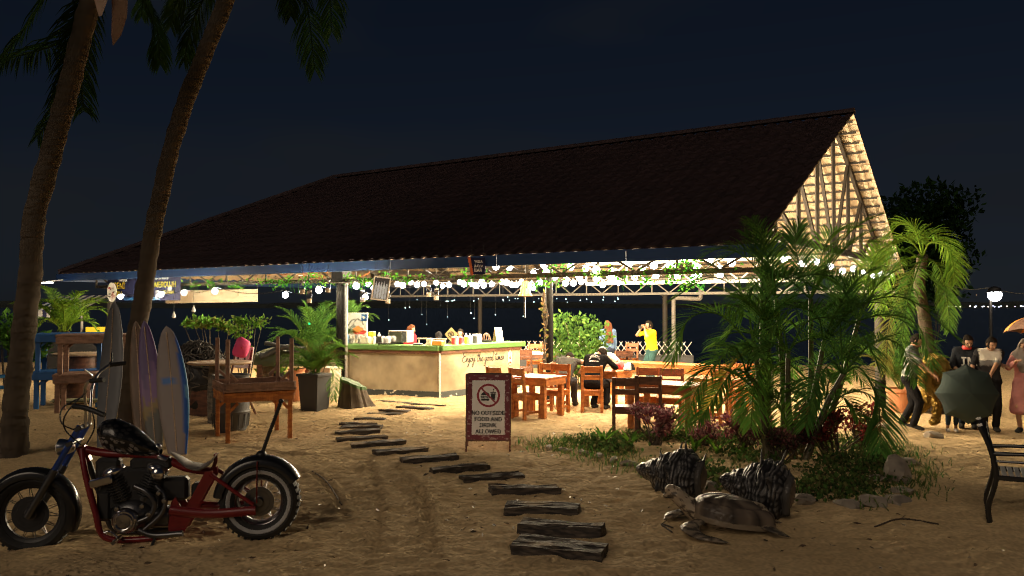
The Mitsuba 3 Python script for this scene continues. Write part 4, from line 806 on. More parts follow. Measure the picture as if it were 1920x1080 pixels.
rock('flat grey paving stone lying on the sand left of the patio chair', 1749, 819, V(.22, .16, .07), 90, 'loose stones on the right-hand sand'); rock('flat stone half buried right of the red shrub', 1655, 801, V(.2, .13, .05), 91, 'loose stones on the right-hand sand'); rock('small dark stone far right on the sand behind the chair back', 1860, 838, V(.16, .1, .04), 92, 'loose stones on the right-hand sand')

# ---------------------------------------------------------------- potted plants at the left of the bar
def planter(label, p, w, h, mt='mat_charcoal', name='square_planter', taper=.8):
    t = thing(name, label, 'planter'); m = MB(); v = CORN * V(w / 2, w / 2, h / 2); v[:, :2] *= np.where(v[:, 2:] > 0, 1, taper); m.add(v @ rotz(-.4).T + p + V(0, 0, h / 2 - .03), BOXF); obj('pot', m, mt, t); m = MB(); m.box(p + V(0, 0, h - .03), (w * .88, w * .88, .03), rotz(-.4)); obj('soil', m, 'mat_black', t)
    m = MB()
    for s in (-1, 1): m.box(p + rotz(-.4) @ V(s * w * .5, 0, h - .045), (.05, w + .05, .05), rotz(-.4)); m.box(p + rotz(-.4) @ V(0, s * w * .5, h - .045), (w - .05, .05, .052), rotz(-.4))
    obj('rim', m, mt, t); return t
pp = Gs(590, 768); planter('tall dark square planter holding the palm beside the column', pp, .46, .72)
t = thing('potted_palm', 'bushy feather palm growing in the tall dark square planter', 'palm'); top = pp + V(0, 0, .68)
for k in range(26): add_frond(t, arc(top + V(*rng.normal(0, .06, 2), 0), k * 2.4, rng.uniform(.55, 1.35), rng.uniform(.65, 1.0), rng.uniform(.4, 1.0)), .24, ('mid', 'olive', 'mid', 'deep')[k % 4], 500 + k, n=26, droop=.3, wid=.010, rach=.009)
add_frond(t, [top, top + V(.2, -.1, .25), top + V(.38, -.15, .05), top + V(.42, -.2, -.45)], .3, 'mid', 540, n=28, droop=.3, wid=.010, rach=.009)
b = P(588, 690, 19.5); b[2] = 0; t = thing('garden_palm', 'taller feather palm behind the column, left of the poster on the bar', 'palm')
for k in range(22): add_frond(t, arc(b + V(*rng.normal(0, .12, 2), .9), k * 2.4, rng.uniform(.7, 1.4), rng.uniform(1.0, 1.6), rng.uniform(.3, .8)), .32, ('mid', 'deep', 'deep')[k % 3], 560 + k, n=34, droop=.35, wid=.012, rach=.012)
palm_trunk(t, [b - V(0, 0, .1), b + V(.05, 0, .5), b + V(0, 0, 1.0)], .09, .07, ring=.1, n=10)
b = P(660, 690, 20.5); b[2] = 0; t = thing('garden_palm', 'small palm tuft just right of the column, above the poster', 'palm')
palm_trunk(t, [b - V(0, 0, .1), b + V(.02, 0, .8), b + V(0, 0, 1.6)], .06, .05, ring=.1, n=10)
for k in range(9): add_frond(t, arc(b + V(0, 0, 1.6), k * 2.4, rng.uniform(.6, 1.3), .75, .7), .2, 'deep', 590 + k, n=20, droop=.35, wid=.010, rach=.009)
t = thing('terracotta_pot', 'tall terracotta urn behind the dark square planter', 'pot'); p = Gs(556, 752); m = MB(); m.lathe([(0, 0), (.13, 0), (.2, .25), (.21, .5), (.16, .62), (.19, .68), (.17, .68), (.14, .6), (0, .55)], p, n=22); obj('body', m, 'mat_terracotta', t, smooth=40); m = MB(); m.lathe([(.14, .585), (0, .6)], p, n=22); obj('soil', m, 'mat_black', t)
p = Gs(508, 742); t = thing('black_pot', 'round black pot with a yellow-green leafy plant under the orange table', 'pot'); m = MB(); m.lathe([(0, 0), (.2, 0), (.28, .5), (.3, .52), (.27, .52), (.2, .4), (0, .4)], p, n=20); obj('body', m, 'mat_black', t, smooth=40)
shrub('potted_shrub', 'yellow-green broad-leaved plant behind the upturned table legs', 'plant', p + V(0, 0, .4), [P(503, 690, p[1]), P(515, 683, p[1] - .1), P(494, 700, p[1]), P(525, 695, p[1] + .1)], V(.12, .12, .1), 110, .11, [GREENS['bright'], (.2, .3, .05)], seed=41, stems=5)
b = P(462, 690, 16.5); b[2] = 0
shrub('sapling', 'young small-leaved tree rising behind the stacked orange tables', 'tree', b, [P(460 + dx, 612 + dy, 16.5) for dx, dy in ((-18, 8), (-12, -8), (5, -10), (20, -6), (32, -8), (2, 8), (-6, 22), (-2, 38))], V(.14, .14, .1), 330, .06, [GREENS['bright'], GREENS['mid'], (.15, .2, .06)], seed=42, stems=10)
b = P(398, 690, 20); b[2] = 0
shrub('low_tree', 'flat-topped green shrub above the heap of dark netting', 'shrub', b, [P(398 + dx, 608 + dy, 20) for dx, dy in ((-38, 0), (-20, -4), (0, -2), (20, 2), (36, 8))], V(.28, .28, .1), 520, .085, [GREENS['mid'], GREENS['olive']], seed=43, stems=8)
t = thing('lamp_lit_palm', 'bright yellow-green palm behind the far-left stack of tables', 'palm'); b = P(122, 690, 20.5); b[2] = -.05
palm_trunk(t, [b - V(0, 0, .1), b + V(0, 0, .7), b + V(.03, 0, 1.45)], .10, .07, ring=.1, n=10)
for k in range(20): add_frond(t, arc(b + V(*rng.normal(0, .08, 2), 1.45), k * 2.4, rng.uniform(.6, 1.3), rng.uniform(1.0, 1.5), rng.uniform(.5, 1.1)), .34, 'bright', 620 + k, n=36, droop=.4, wid=.014, rach=.014)
# potted palm by the right-hand post
p = Gs(1690, 772); t = thing('terracotta_pot', 'round terracotta pot by the grey post at the right', 'pot'); m = MB(); m.lathe([(0, 0), (.2, 0), (.27, .42), (.31, .43), (.31, .5), (.27, .5), (.25, .42), (0, .4)], p, n=24); obj('body', m, 'mat_terracotta', t, smooth=40); m = MB(); m.lathe([(.25, .44), (0, .45)], p, n=20); obj('soil', m, 'mat_black', t)
t = thing('potted_palm', 'drooping palm growing in the round terracotta pot at the right', 'palm')
for k in range(16): add_frond(t, arc(p + V(0, 0, .42), k * 2.4, rng.uniform(.9, 1.4), rng.uniform(1.1, 1.7), rng.uniform(.5, .9)), .3, ('olive', 'mid', 'mid', 'deep')[k % 4], 660 + k, n=32, droop=.4, wid=.011, rach=.011)
q = Gs(1651, 764); t = thing('grey_post', 'round grey post with a darker foot left of the terracotta pot', 'post'); m = MB(); m.tube([q - V(0, 0, .2), q + V(0, 0, .62)], .118, 18); obj('foot', m, 'mat_column', t, smooth=30); m = MB(); m.tube([q + V(0, 0, .6), q + V(0, 0, 2.9)], .108, 18); obj('shaft', m, 'mat_steel', t, smooth=30)
# ivy garlands on the eave truss
def ivy(label, a0, a1, b, z, clumps, seed, n=45):
    t = thing('ivy_garland', label, 'garland', 'artificial ivy garlands on the trusses'); r = np.random.default_rng(seed); m = MB(); m.tube([W(a, b, z + .04 * math.sin(a * 5)) for a in np.linspace(a0, a1, 60)], .008, 5); obj('vine', m, 'mat_bark', t)
    m = MB()
    for px, n_, dz in clumps:
        a = a_at(px, b); leafcloud(m, [W(a + r.normal(0, .22), b, z - .06 + dz + r.normal(0, .06)) for _ in range(4)], V(.13, .10, .09), n_, .055, [(.05, .28, .03), (.10, .36, .03), (.18, .40, .05), (.04, .20, .03)], r, asp=1.3)
        for q in range(2): aa = a + r.normal(0, .3); m.tube([W(aa, b, z), W(aa + .03, b, z - .15), W(aa, b, z - r.uniform(.2, .38))], .004, 4, col=(.05, .2, .03))
    for k in range(45): a = r.uniform(min(a0, a1), max(a0, a1)); leafcloud(m, [W(a, b, z)], V(.04, .05, .06), 1, .06, [(.06, .26, .03), (.1, .3, .03)], r, asp=1.3)
    obj('leaves', m, 'mat_leaf', t, vc=True)
ivy('ivy garland along the eave truss left of the first round column', a_at(345, FB + .1), a_at(636, FB + .1), FB + .1, 2.66, [(365, 30, 0), (402, 60, 0), (440, 30, -.05), (500, 40, 0), (545, 70, 0), (580, 60, 0), (615, 50, 0)], 71)
ivy('ivy garland along the eave truss right of the first round column', a_at(642, FB + .1), a_at(960, FB + .1), FB + .1, 2.66, [(668, 60, 0), (690, 60, -.05), (735, 50, .1), (762, 60, .05), (885, 40, .02), (905, 30, -.05)], 72)
ivy('ivy garland along the right part of the eave truss', a_at(962, FB + .1), a_at(1400, FB + .1), FB + .1, 2.64, [(1005, 30, -.1), (1040, 30, -.12), (1048, 40, .2), (1122, 40, 0), (1200, 40, -.08), (1250, 60, -.1), (1285, 70, -.02), (1295, 50, -.15), (1300, 60, .2)], 73)
# ---------------------------------------------------------------- motorcycle
MYR, MYF = 7.17, 6.90
def mc(px, py, d=0.0):
    """point of the motorcycle's vertical mid-plane drawn at a photo position, d metres towards the camera"""
    y = MYR + (490 - px) / 430 * (MYF - MYR); p = P(px, py, y); return p - MN * d
MD = nrm(V(*(P(60, 960, MYF) - P(490, 935, MYR))[:2], 0)); MN = V(-MD[1], MD[0], 0)
if MN[1] < 0: MN = -MN
MK = 7.05 / F                                     # metres per photo pixel at the bike
WR = np.stack([MD, V(0, 0, 1), MN], 1)            # wheel frame: axle along z
bike = thing('motorcycle', 'black and red custom motorcycle with a whitewall rear tyre parked in the left foreground', 'motorcycle')
def wheel(c, ro, wid, ri, white, name):
    w = obj_group = bike + '__' + newkey(name, bike).split('__')[1]; h = wid / 2
    prof = [(ri, -h * .6), (ri + .02, -h * .85), (ro * .86, -h), (ro * .96, -h * .8), (ro, -h * .35), (ro, h * .35), (ro * .96, h * .8), (ro * .86, h), (ri + .02, h * .85), (ri, h * .6), (ri, -h * .6)]
    m = MB(); m.lathe(prof, c, WR, 48); obj('tyre', m, 'mat_rubber', w, smooth=40)
    m = MB()
    for k in range(36):
        a = k * np.pi / 18; m.box(c + WR @ V(ro * math.cos(a), ro * math.sin(a), 0), (.012, .022, wid * .72), WR @ rotz(a), 0)
    obj('tread', m, 'mat_rubber', w)
    if white:
        m = MB()
        for s in (-1, 1): m.lathe([(ri + .035, s * (h * .87 + .004)), (ro * .76, s * (h * .93 + .006)), (ro * .80, s * (h * .955 + .006)), (ro * .82, s * (h * .95))], c, WR, 48)
        obj('whitewall', m, 'mat_grey', w, smooth=40)
    m = MB(); m.lathe([(ri + .01, -h * .55), (ri - .012, -h * .45), (ri - .03, -h * .2), (ri - .03, h * .2), (ri - .012, h * .45), (ri + .01, h * .55)], c, WR, 40); obj('rim', m, 'mat_chrome' if white else 'mat_black', w, smooth=40)
    m = MB(); m.lathe([(0, -h), (.035, -h), (.04, -h * .7), (.075, -h * .6), (.075, -h * .4), (.045, -h * .3), (.045, h * .3), (.075, h * .4), (.04, h * .7), (.035, h), (0, h)], c, WR, 20); obj('hub', m, 'mat_engine', w, smooth=40)
    m = MB(); m.lathe([(.05, -h * .62), (ri * .62, -h * .62), (ri * .62, -h * .66), (.05, -h * .66)], c, WR, 30); m.lathe([(.05, -h * .64), (.05, -h * .70), (ri * .45, -h * .70), (ri * .45, -h * .64)], c, WR, 24); obj('brake_disc', m, 'mat_engine' if white else 'mat_black', w, smooth=40)
    m = MB()
    for k in range(28):
        a = k * 2 * np.pi / 28; b = a + (.32 if k % 2 else -.32); s = (-1) ** (k // 2); m.tube([c + WR @ V(.06 * math.cos(a), .06 * math.sin(a), s * h * .45), c + WR @ V((ri - .02) * math.cos(b), (ri - .02) * math.sin(b), 0)], .0035, 5)
    obj('spokes', m, 'mat_chrome' if white else 'mat_engine', w); return w
RC, FC = mc(488, 937), mc(61, 962)
wheel(RC, .335, .20, .205, True, 'rear_wheel'); wheel(FC, .325, .13, .24, False, 'front_wheel')
def fender(c, r, a0, a1, wid, name, mt, lip=.05):
    g = np.linspace(a0, a1, 26); m = MB(); sec = [(-wid / 2, -lip), (-wid / 2, -.01), (-wid * .42, .012), (-wid * .2, .026), (0, .03), (wid * .2, .026), (wid * .42, .012), (wid / 2, -.01), (wid / 2, -lip)]
    for off, flip in ((0, 0), (-.008, 1)):
        v = np.array([[c + WR @ V((r + q + off) * math.cos(a), (r + q + off) * math.sin(a), w * (1 if not flip else .985)) for w, q in sec] for a in g]).reshape(-1, 3); n = len(sec)
        i, j = np.meshgrid(np.arange(len(g) - 1), np.arange(n - 1), indexing='ij'); q = np.stack([i * n + j, i * n + j + 1, (i + 1) * n + j + 1, (i + 1) * n + j], -1).reshape(-1, 4); m.add(v, np.vstack([q[:, [0, 1, 2]], q[:, [0, 2, 3]]]))
    return obj(name, m, mt, bike, smooth=50)
fender(RC, .365, math.radians(8), math.radians(150), .235, 'rear_fender', 'mat_blackgloss'); fender(FC, .355, math.radians(20), math.radians(205), .16, 'front_fender', 'mat_blackgloss')
def btube(name, pts, r, mt, n=10, cr=True, parent=bike, flat=1.0):
    m = MB(); p = [mc(*q) for q in pts]; m.tube(curve(p, 6) if cr and len(p) > 2 else p, r, n, flat=flat); return obj(name, m, mt, parent, smooth=40)
# fork, headlight, bars
for s in (-1, 1):
    btube('fork_leg', [(158, 796, s * .10), (62, 962, s * .10)], .024, 'mat_bluechrome', 14); btube('fork_slider', [(112, 876, s * .10), (61, 964, s * .10)], .032, 'mat_engine', 14)
for px, py in ((156, 800), (140, 828)): m = MB(); m.box(mc(px, py), (.06, .26, .035), np.stack([MD, -MN, V(0, 0, 1)], 1) @ roty(.5)); obj('triple_clamp', m, 'mat_engine', bike)
m = MB(); hc = mc(121, 838); m.lathe([(0, -.085), (.04, -.075), (.062, -.03), (.068, .02), (.070, .04), (.062, .045)], hc, np.stack([MN, V(0, 0, 1), MD], 1), 20); hk = obj('headlight', m, 'mat_chrome', bike, smooth=40); m = MB(); m.lathe([(.062, .042), (.04, .058), (0, .064)], hc, np.stack([MN, V(0, 0, 1), MD], 1), 20); obj('lens', m, 'mat_white', hk, smooth=40)
btube('headlight_bracket', [(121, 838), (140, 828)], .018, 'mat_engine')
for s in (-1, 1):
    if s > 0: pts = [(164, 800, .05), (166, 765, .06), (167, 735, .10), (178, 716, .20), (196, 708, .32)]
    else: pts = [(163, 800, -.05), (165, 765, -.06), (163, 730, -.12), (166, 705, -.24), (178, 690, -.36)]
    btube('handlebar', pts, .0125, 'mat_chrome', 10); e = pts[-1]
    btube('grip', [e, (e[0] + 28, e[1] - 3, e[2] + s * .06)], .019, 'mat_black', 12)
    btube('lever', [(e[0] + 1, e[1] - 4, e[2]), (e[0] + 4, e[1] - 10, e[2] + s * .02), (e[0] - 3, e[1] - 22, e[2] + s * .1)], .007, 'mat_chrome' if s > 0 else 'mat_black', 6)
btube('cross_grip', [(150, 758, .14), (178, 760, .20), (216, 771, .26)], .021, 'mat_black', 10)
for k, pts in enumerate(([(160, 742, .05), (128, 762, .12), (130, 790, .15), (158, 806, .1)], [(172, 730, .1), (140, 770, .18), (135, 800, .15), (160, 830, .1)], [(178, 760, .2), (190, 770, .2), (186, 800, .12), (170, 830, .1)])): btube('cable', pts, .006, 'mat_black', 6)
# tank, seat
Q = np.stack([MD, MN, V(0, 0, 1)], 1)
g, h = np.meshgrid(np.linspace(0, 1, 26), np.linspace(0, 2 * np.pi, 25), indexing='ij'); tk = []
for f in np.linspace(0, 1, 26):
    top = np.interp(f, [0, .1, .3, .6, .85, 1], [800, 788, 784, 800, 826, 842]); bot = np.interp(f, [0, .1, .4, .8, 1], [818, 842, 852, 856, 852]); hw = np.interp(f, [0, .12, .35, .7, 1], [.03, .12, .155, .12, .05])
    for a in np.linspace(0, 2 * np.pi, 24, endpoint=False):
        px = 184 + 118 * f; py = (top + bot) / 2 - math.sin(a) * (bot - top) / 2; tk.append(mc(px, py, hw * math.cos(a) * (1 - .25 * max(0, -math.sin(a)))))
i, j = np.meshgrid(np.arange(25), np.arange(24), indexing='ij'); q = np.stack([i * 24 + j, i * 24 + (j + 1) % 24, (i + 1) * 24 + (j + 1) % 24, (i + 1) * 24 + j], -1).reshape(-1, 4)
tk += [mc(184, 806), mc(302, 846)]; kk = np.arange(24)
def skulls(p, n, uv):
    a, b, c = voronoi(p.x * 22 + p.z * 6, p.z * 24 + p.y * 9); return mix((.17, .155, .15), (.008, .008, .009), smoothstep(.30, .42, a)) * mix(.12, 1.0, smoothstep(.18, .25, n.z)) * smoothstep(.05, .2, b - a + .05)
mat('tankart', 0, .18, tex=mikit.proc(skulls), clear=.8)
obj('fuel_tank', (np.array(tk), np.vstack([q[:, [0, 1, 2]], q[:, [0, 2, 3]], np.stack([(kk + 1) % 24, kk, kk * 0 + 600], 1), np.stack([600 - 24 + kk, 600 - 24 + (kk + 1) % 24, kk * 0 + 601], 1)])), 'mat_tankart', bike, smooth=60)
m = MB(); m.ball(mc(296, 838), (.03, .03, .03)); m.tube([mc(300, 852, .06), mc(316, 860, .06)], .02, 8); obj('tank_fitting', m, 'mat_chrome', bike, smooth=True)
st_ = []
for f in np.linspace(0, 1, 16):
    px = 321 + 86 * f; top = np.interp(f, [0, .15, .4, .65, .85, 1], [847, 853, 867, 872, 864, 850]); th = np.interp(f, [0, .2, .8, 1], [3, 9, 9, 3]); hw = np.interp(f, [0, .2, .6, 1], [.03, .09, .15, .10])
    for a in np.linspace(0, 2 * np.pi, 14, endpoint=False): st_.append(mc(px, top + th / 2 - math.sin(a) * th / 2, hw * math.cos(a)))
i, j = np.meshgrid(np.arange(15), np.arange(14), indexing='ij'); q = np.stack([i * 14 + j, i * 14 + (j + 1) % 14, (i + 1) * 14 + (j + 1) % 14, (i + 1) * 14 + j], -1).reshape(-1, 4)
kk = np.arange(14); st_ += [mc(321, 849), mc(407, 851)]
obj('seat', (np.array(st_), np.vstack([q[:, [0, 1, 2]], q[:, [0, 2, 3]], np.stack([(kk + 1) % 14, kk, kk * 0 + 224], 1), np.stack([210 + kk, 210 + (kk + 1) % 14, kk * 0 + 225], 1)])), mat('leather', (.16, .14, .125), .5), bike, smooth=60)
# red frame
btube('frame_backbone', [(156, 842), (200, 850), (262, 852), (312, 862), (352, 878), (396, 884)], .034, 'mat_redpaint', 12)
for s in (-1, 1):
    btube('frame_downtube', [(156, 840, s * .03), (166, 885, s * .07), (188, 955, s * .11), (206, 1000, s * .12), (270, 1004, s * .12), (332, 994, s * .12)], .026, 'mat_redpaint' if s > 0 else 'mat_black', 10)
    btube('swingarm', [(326, 950, s * .13), (400, 956, s * .13), (484, 950, s * .13)], .032, 'mat_redpaint', 10, flat=1.25)
    btube('frame_strut', [(400, 884, s * .12), (440, 912, s * .13), (480, 940, s * .13)], .017, 'mat_redpaint', 10)
    m = MB(); poly = [(390, 880), (404, 878), (405, 892), (352, 990), (330, 1000), (322, 985), (328, 935), (336, 926), (346, 945), (352, 950)]
    pts = np.array([mc(x, y, s * .10) for x, y in poly]); pts2 = pts - MN * s * .022; n = len(poly); tri = trimesh.creation.triangulate_polygon(Polygon(poly), engine='earcut')
    vv = np.array([mc(x, y, s * .10) for x, y in tri[0]]); m.add(np.vstack([vv, vv - MN * .022]), np.vstack([tri[1], tri[1][:, ::-1] + len(vv)])); k = np.arange(n); m.add(np.vstack([pts, pts - MN * .022]), np.vstack([np.stack([k, (k + 1) % n, (k + 1) % n + n], 1), np.stack([k, (k + 1) % n + n, k + n], 1)])); obj('side_plate', m, 'mat_redpaint', bike)
btube('seat_stay', [(404, 850), (404, 866), (396, 884)], .016, 'mat_redpaint')
m = MB(); m.bar(mc(152, 836), mc(164, 866), .07, .07); obj('steering_head', m, 'mat_redpaint', bike)
# engine
m = MB(); m.ball(mc(252, 962), (.19, .14, .15), Q, 3); m.box(mc(300, 968), (.24, .22, .16), Q, .05); obj('crankcase', m, 'mat_engine', bike, smooth=50)
for k, (a, b_) in enumerate((((243, 950), (214, 886)), ((268, 945), (296, 880)))):
    A_, B_ = mc(*a), mc(*b_); x, y, z = frame(B_ - A_, MN); L = np.linalg.norm(B_ - A_); ck = newkey('cylinder', bike); m = MB(); m.tube([A_, B_], .072, 16); scene[ck] = mikit.ply(m.out(), 'mat_engine', 40)
    for q in range(9): m = MB(); c = A_ + z * (L * (.28 + .075 * q)); m.lathe([(0, -.004), (.105 + .006 * (q % 2), -.004), (.105 + .006 * (q % 2), .004), (0, .004)], c, np.stack([x, y, z], 1), 18); obj('cooling_fin', m, 'mat_black', ck)
    m = MB(); m.ball(B_ + z * .01, (.10, .10, .06), np.stack([x, y, z], 1)); obj('rocker_cover', m, 'mat_chrome', ck, smooth=True)
m = MB(); m.lathe([(0, .05), (.085, .045), (.105, .02), (.108, 0)], mc(246, 967, .16), np.stack([MD, V(0, 0, 1), -MN], 1), 26); m.lathe([(.06, .055), (.066, .058), (.072, .05)], mc(246, 967, .16), np.stack([MD, V(0, 0, 1), -MN], 1), 26); obj('clutch_cover', m, 'mat_chrome', bike, smooth=40)
m = MB(); m.box(mc(248, 915), (.52, .13, .36), Q, .04); m.box(mc(205, 880), (.20, .12, .20), Q, .03); m.box(mc(200, 945), (.12, .16, .26), Q, .03); m.box(mc(285, 868), (.34, .10, .10), Q, .03); m.box(mc(330, 915), (.22, .12, .20), Q, .03); obj('engine_block', m, 'mat_black', bike)
m = MB(); m.bar(mc(178, 903, .12), mc(220, 892, .12), .05, .07, bev=.02); obj('horn_cover', m, 'mat_chrome', bike, smooth=40)
m = MB(); m.ball(mc(303, 883, .12), (.055, .04, .06), Q); obj('air_cleaner', m, 'mat_chrome', bike, smooth=True)
for k, (pts, r) in enumerate((([(262, 905, .14), (286, 915, .16), (300, 935, .16), (292, 958, .16), (268, 970, .16)], .022), ([(300, 905, .12), (318, 925, .14), (312, 955, .15), (280, 985, .15)], .02), ([(270, 985, .15), (300, 994, .16), (352, 990, .17)], .026))):
    btube('exhaust_pipe', pts, r, 'mat_engine', 10)
for px, py in ((232, 945), (278, 940), (290, 955), (318, 930), (308, 916), (225, 990)): m = MB(); m.lathe([(0, .03), (.018, .028), (.02, 0)], mc(px, py, .16), np.stack([MD, V(0, 0, 1), -MN], 1), 10); obj('engine_bolt', m, 'mat_chrome', bike, smooth=40)
btube('foot_peg', [(236, 998, .14), (236, 998, .32)], .018, 'mat_chrome'); btube('foot_lever', [(236, 996, .2), (222, 984, .22), (212, 986, .22)], .01, 'mat_chrome')
m = MB(); m.box(mc(372, 918), (.10, .12, .13), Q, .02); obj('battery_box', m, 'mat_black', bike)
btube('kick_stand', [(300, 1000, .14), (292, 1030, .30)], .013, 'mat_engine')
btube('tail_rod', [(489, 858, .0), (505, 812, .0), (526, 756, 0)], .016, 'mat_black', 8); m = MB(); m.ball(mc(527, 752), (.022, .022, .02)); obj('rod_knob', m, 'mat_black', bike, smooth=True); m = MB(); m.ball(mc(490, 852), (.045, .05, .035), Q); obj('rod_socket', m, 'mat_black', bike, smooth=True)
for s in (-1, 1): btube('fender_strut', [(487, 860, s * .125), (486, 905, s * .13), (486, 937, s * .13)], .011, 'mat_redpaint', 8, flat=.5)

# ---------------------------------------------------------------- surfboards and the board behind them
def surfboard(label, bot, top, w, y0, y1, side, mt, thick=.06, edge=None, col=None, tilt=0.0):
    """bot, top: photo points; y0, y1 depth there; side: outward normal hint"""
    A_, B_ = P(*bot, y0), P(*top, y1); A_[2] = gz(A_[0], A_[1]) - .04; ax = nrm(B_ - A_); L = np.linalg.norm(B_ - A_); n = nrm(V(*side, 0) - ax * (V(*side, 0) @ ax)); x = np.cross(ax, n)
    g = np.linspace(0, 1, 40); v, cc = [], []; m = 20
    for s in g:
        hw = w / 2 * (math.sin(math.pi * min(1, s * .92 + .08)) ** .5 if s > .5 else (.55 + .45 * math.sin(math.pi * s))) * (1 if s < .97 else max(.05, (1 - s) / .03)); rk = .05 * (2 * s - 1) ** 2 * (1 if s > .5 else .3)
        for a in np.arange(m) * 2 * np.pi / m:
            ca, sa = math.cos(a), math.sin(a); v.append(A_ + ax * L * s + x * hw * np.sign(ca) * abs(ca) ** .6 + n * (thick / 2 * sa * (.35 + .65 * min(1, hw / w * 2)) + rk)); cc.append(col(s, ca * hw / w * 2, sa) if col else (1, 1, 1))
    k = len(g); i, j = np.meshgrid(np.arange(k - 1), np.arange(m), indexing='ij'); q = np.stack([i * m + j, i * m + (j + 1) % m, (i + 1) * m + (j + 1) % m, (i + 1) * m + j], -1).reshape(-1, 4)
    kk = np.arange(m); f = np.vstack([q[:, [0, 1, 2]], q[:, [0, 2, 3]], np.stack([(kk + 1) % m, kk, kk * 0 + k * m], 1), np.stack([(k - 1) * m + kk, (k - 1) * m + (kk + 1) % m, kk * 0 + k * m + 1], 1)]); v += [A_, B_]; cc += [cc[0], cc[-1]]
    t = thing('surfboard', label, 'surfboard', 'surfboards leaning at the slim palm'); o = MB(); o.add(v, f, np.array(cc)); obj('board', o, 'mat_paint', t, vc=True, smooth=True)
    z = MB(); z.strip([A_ + ax * L * s + n * (thick / 2 * .98 + .05 * (2 * s - 1) ** 2 * (1 if s > .5 else .3) + .003) for s in np.linspace(.04, .95, 20)], x, .006); obj('stringer', z, 'mat_palewood', t)
    fin = MB()
    fin.prism([(0, 0), (.14, 0), (.10, .11), (.05, .10)], .008, np.stack([ax, -n, x], 1), A_ + ax * .12 - n * thick * .45); obj('fin', fin, 'mat_black', t); return t
surfboard('tall grey surfboard leaning left of the slim palm trunk', (196, 818), (219, 566), .40, 11.6, 12.0, (-.25, -1), 0, col=lambda s, a, b: (.11, .115, .125) if b > -.3 else (.2, .2, .2))
surfboard('narrow brown wooden surfboard between the black board and the purple surfboard', (268, 812), (256, 602), .26, 11.6, 11.9, (.2, -1), 0, col=lambda s, a, b: V(.12, .075, .045) * (1 + .25 * math.sin(40 * a) * math.sin(17 * s)))
surfboard('purple painted surfboard with white and yellow streaks', (294, 812), (272, 602), .30, 11.45, 11.75, (.2, -1), 0, col=lambda s, a, b: V(.09, .055, .16) if s > .58 + .1 * math.sin(5 * a) else (V(.17, .10, .22) if s > .38 + .06 * math.sin(9 * a) else (V(.22, .16, .06) if s > .3 + .1 * a else V(.09, .09, .08))))
def gb(s, a, b):
    if a > .45: return (.015, .085, .36) if a < .80 else (.12, .30, .50)
    return (.03, .13, .40) if (s - .60) ** 2 * 30 + (a + .15) ** 2 * 1.6 < .12 and s < .605 else (.20, .165, .155)
surfboard('grey surfboard with a bright blue rail and blue spot, nearest to the motorcycle seat', (334, 848), (314, 612), .42, 11.1, 11.4, (.12, -1), 0, col=gb)
t = thing('display_board', 'black rectangular panel standing between the tall grey and the brown surfboards', 'panel'); q = Gs(243, 806); m = MB(); m.box(q + V(0, .35, .46), (.27, .05, .96), rotz(.1)); obj('sheet', m, 'mat_black', t); m = MB(); m.box(q + V(0, .345, .95), (.29, .06, .02), rotz(.1)); obj('top_edge', m, 'mat_brownwood', t)

# ---------------------------------------------------------------- stacked tables and clutter at the left
q = Gs(455, 830); tb = q + V(-.02, .62, 0)
tw = table('bright orange table on tall braced legs carrying an upturned brown table', (tb[0] - .02, tb[1]), 1.05, .95, .74, .52, leg=.06, apron=.10, brace=True, grp='outdoor tables stacked at the left'); 
tw2 = table('brown table upturned on the orange table with its legs in the air', (tb[0] - .02, tb[1]), 1.07, .98, .78, .52, 'mat_brownwood', leg=.055, apron=.09, brace=True, flip=True, z0=gz(tb[0], tb[1]) + .735, grp='outdoor tables stacked at the left')
q = Gs(412, 818); t = thing('barrel', 'ribbed dark grey plastic barrel behind the orange table legs', 'barrel'); m = MB(); q = q + V(0, .5, 0); m.lathe([(0, 0), (.22, 0), (.25, .05), (.285, .30), (.30, .33), (.285, .36), (.29, .62), (.305, .65), (.29, .68), (.28, .88), (.30, .92), (.27, .92), (.26, .86), (0, .86)], q, n=26); obj('body', m, 'mat_darkgrey', t, smooth=30)
m = MB()
for k in range(16): a = k * np.pi / 8; m.bar(q + V(.272 * math.cos(a), .272 * math.sin(a), .08), q + V(.295 * math.cos(a), .295 * math.sin(a), .30), .02, .012, up=(math.cos(a), math.sin(a), 0))
obj('ribs', m, 'mat_darkgrey', t); b = P(412, 664, 14.2)
t = thing('round_table', 'round pale-topped table behind the upturned table legs', 'table'); m = MB(); c = V(b[0], b[1], 1.02); m.lathe([(0, 0), (.52, 0), (.54, .02), (.52, .04), (0, .04)], c, n=32); obj('top', m, 'mat_palewood', t, smooth=30); m = MB(); m.lathe([(.19, -1.05), (.20, -.5), (.17, 0), (0, 0)], c, n=20); obj('stump_base', m, mat('driftwood', 0, .8, tex=wood((.10, .09, .08), (.22, .20, .17))), t, smooth=40)
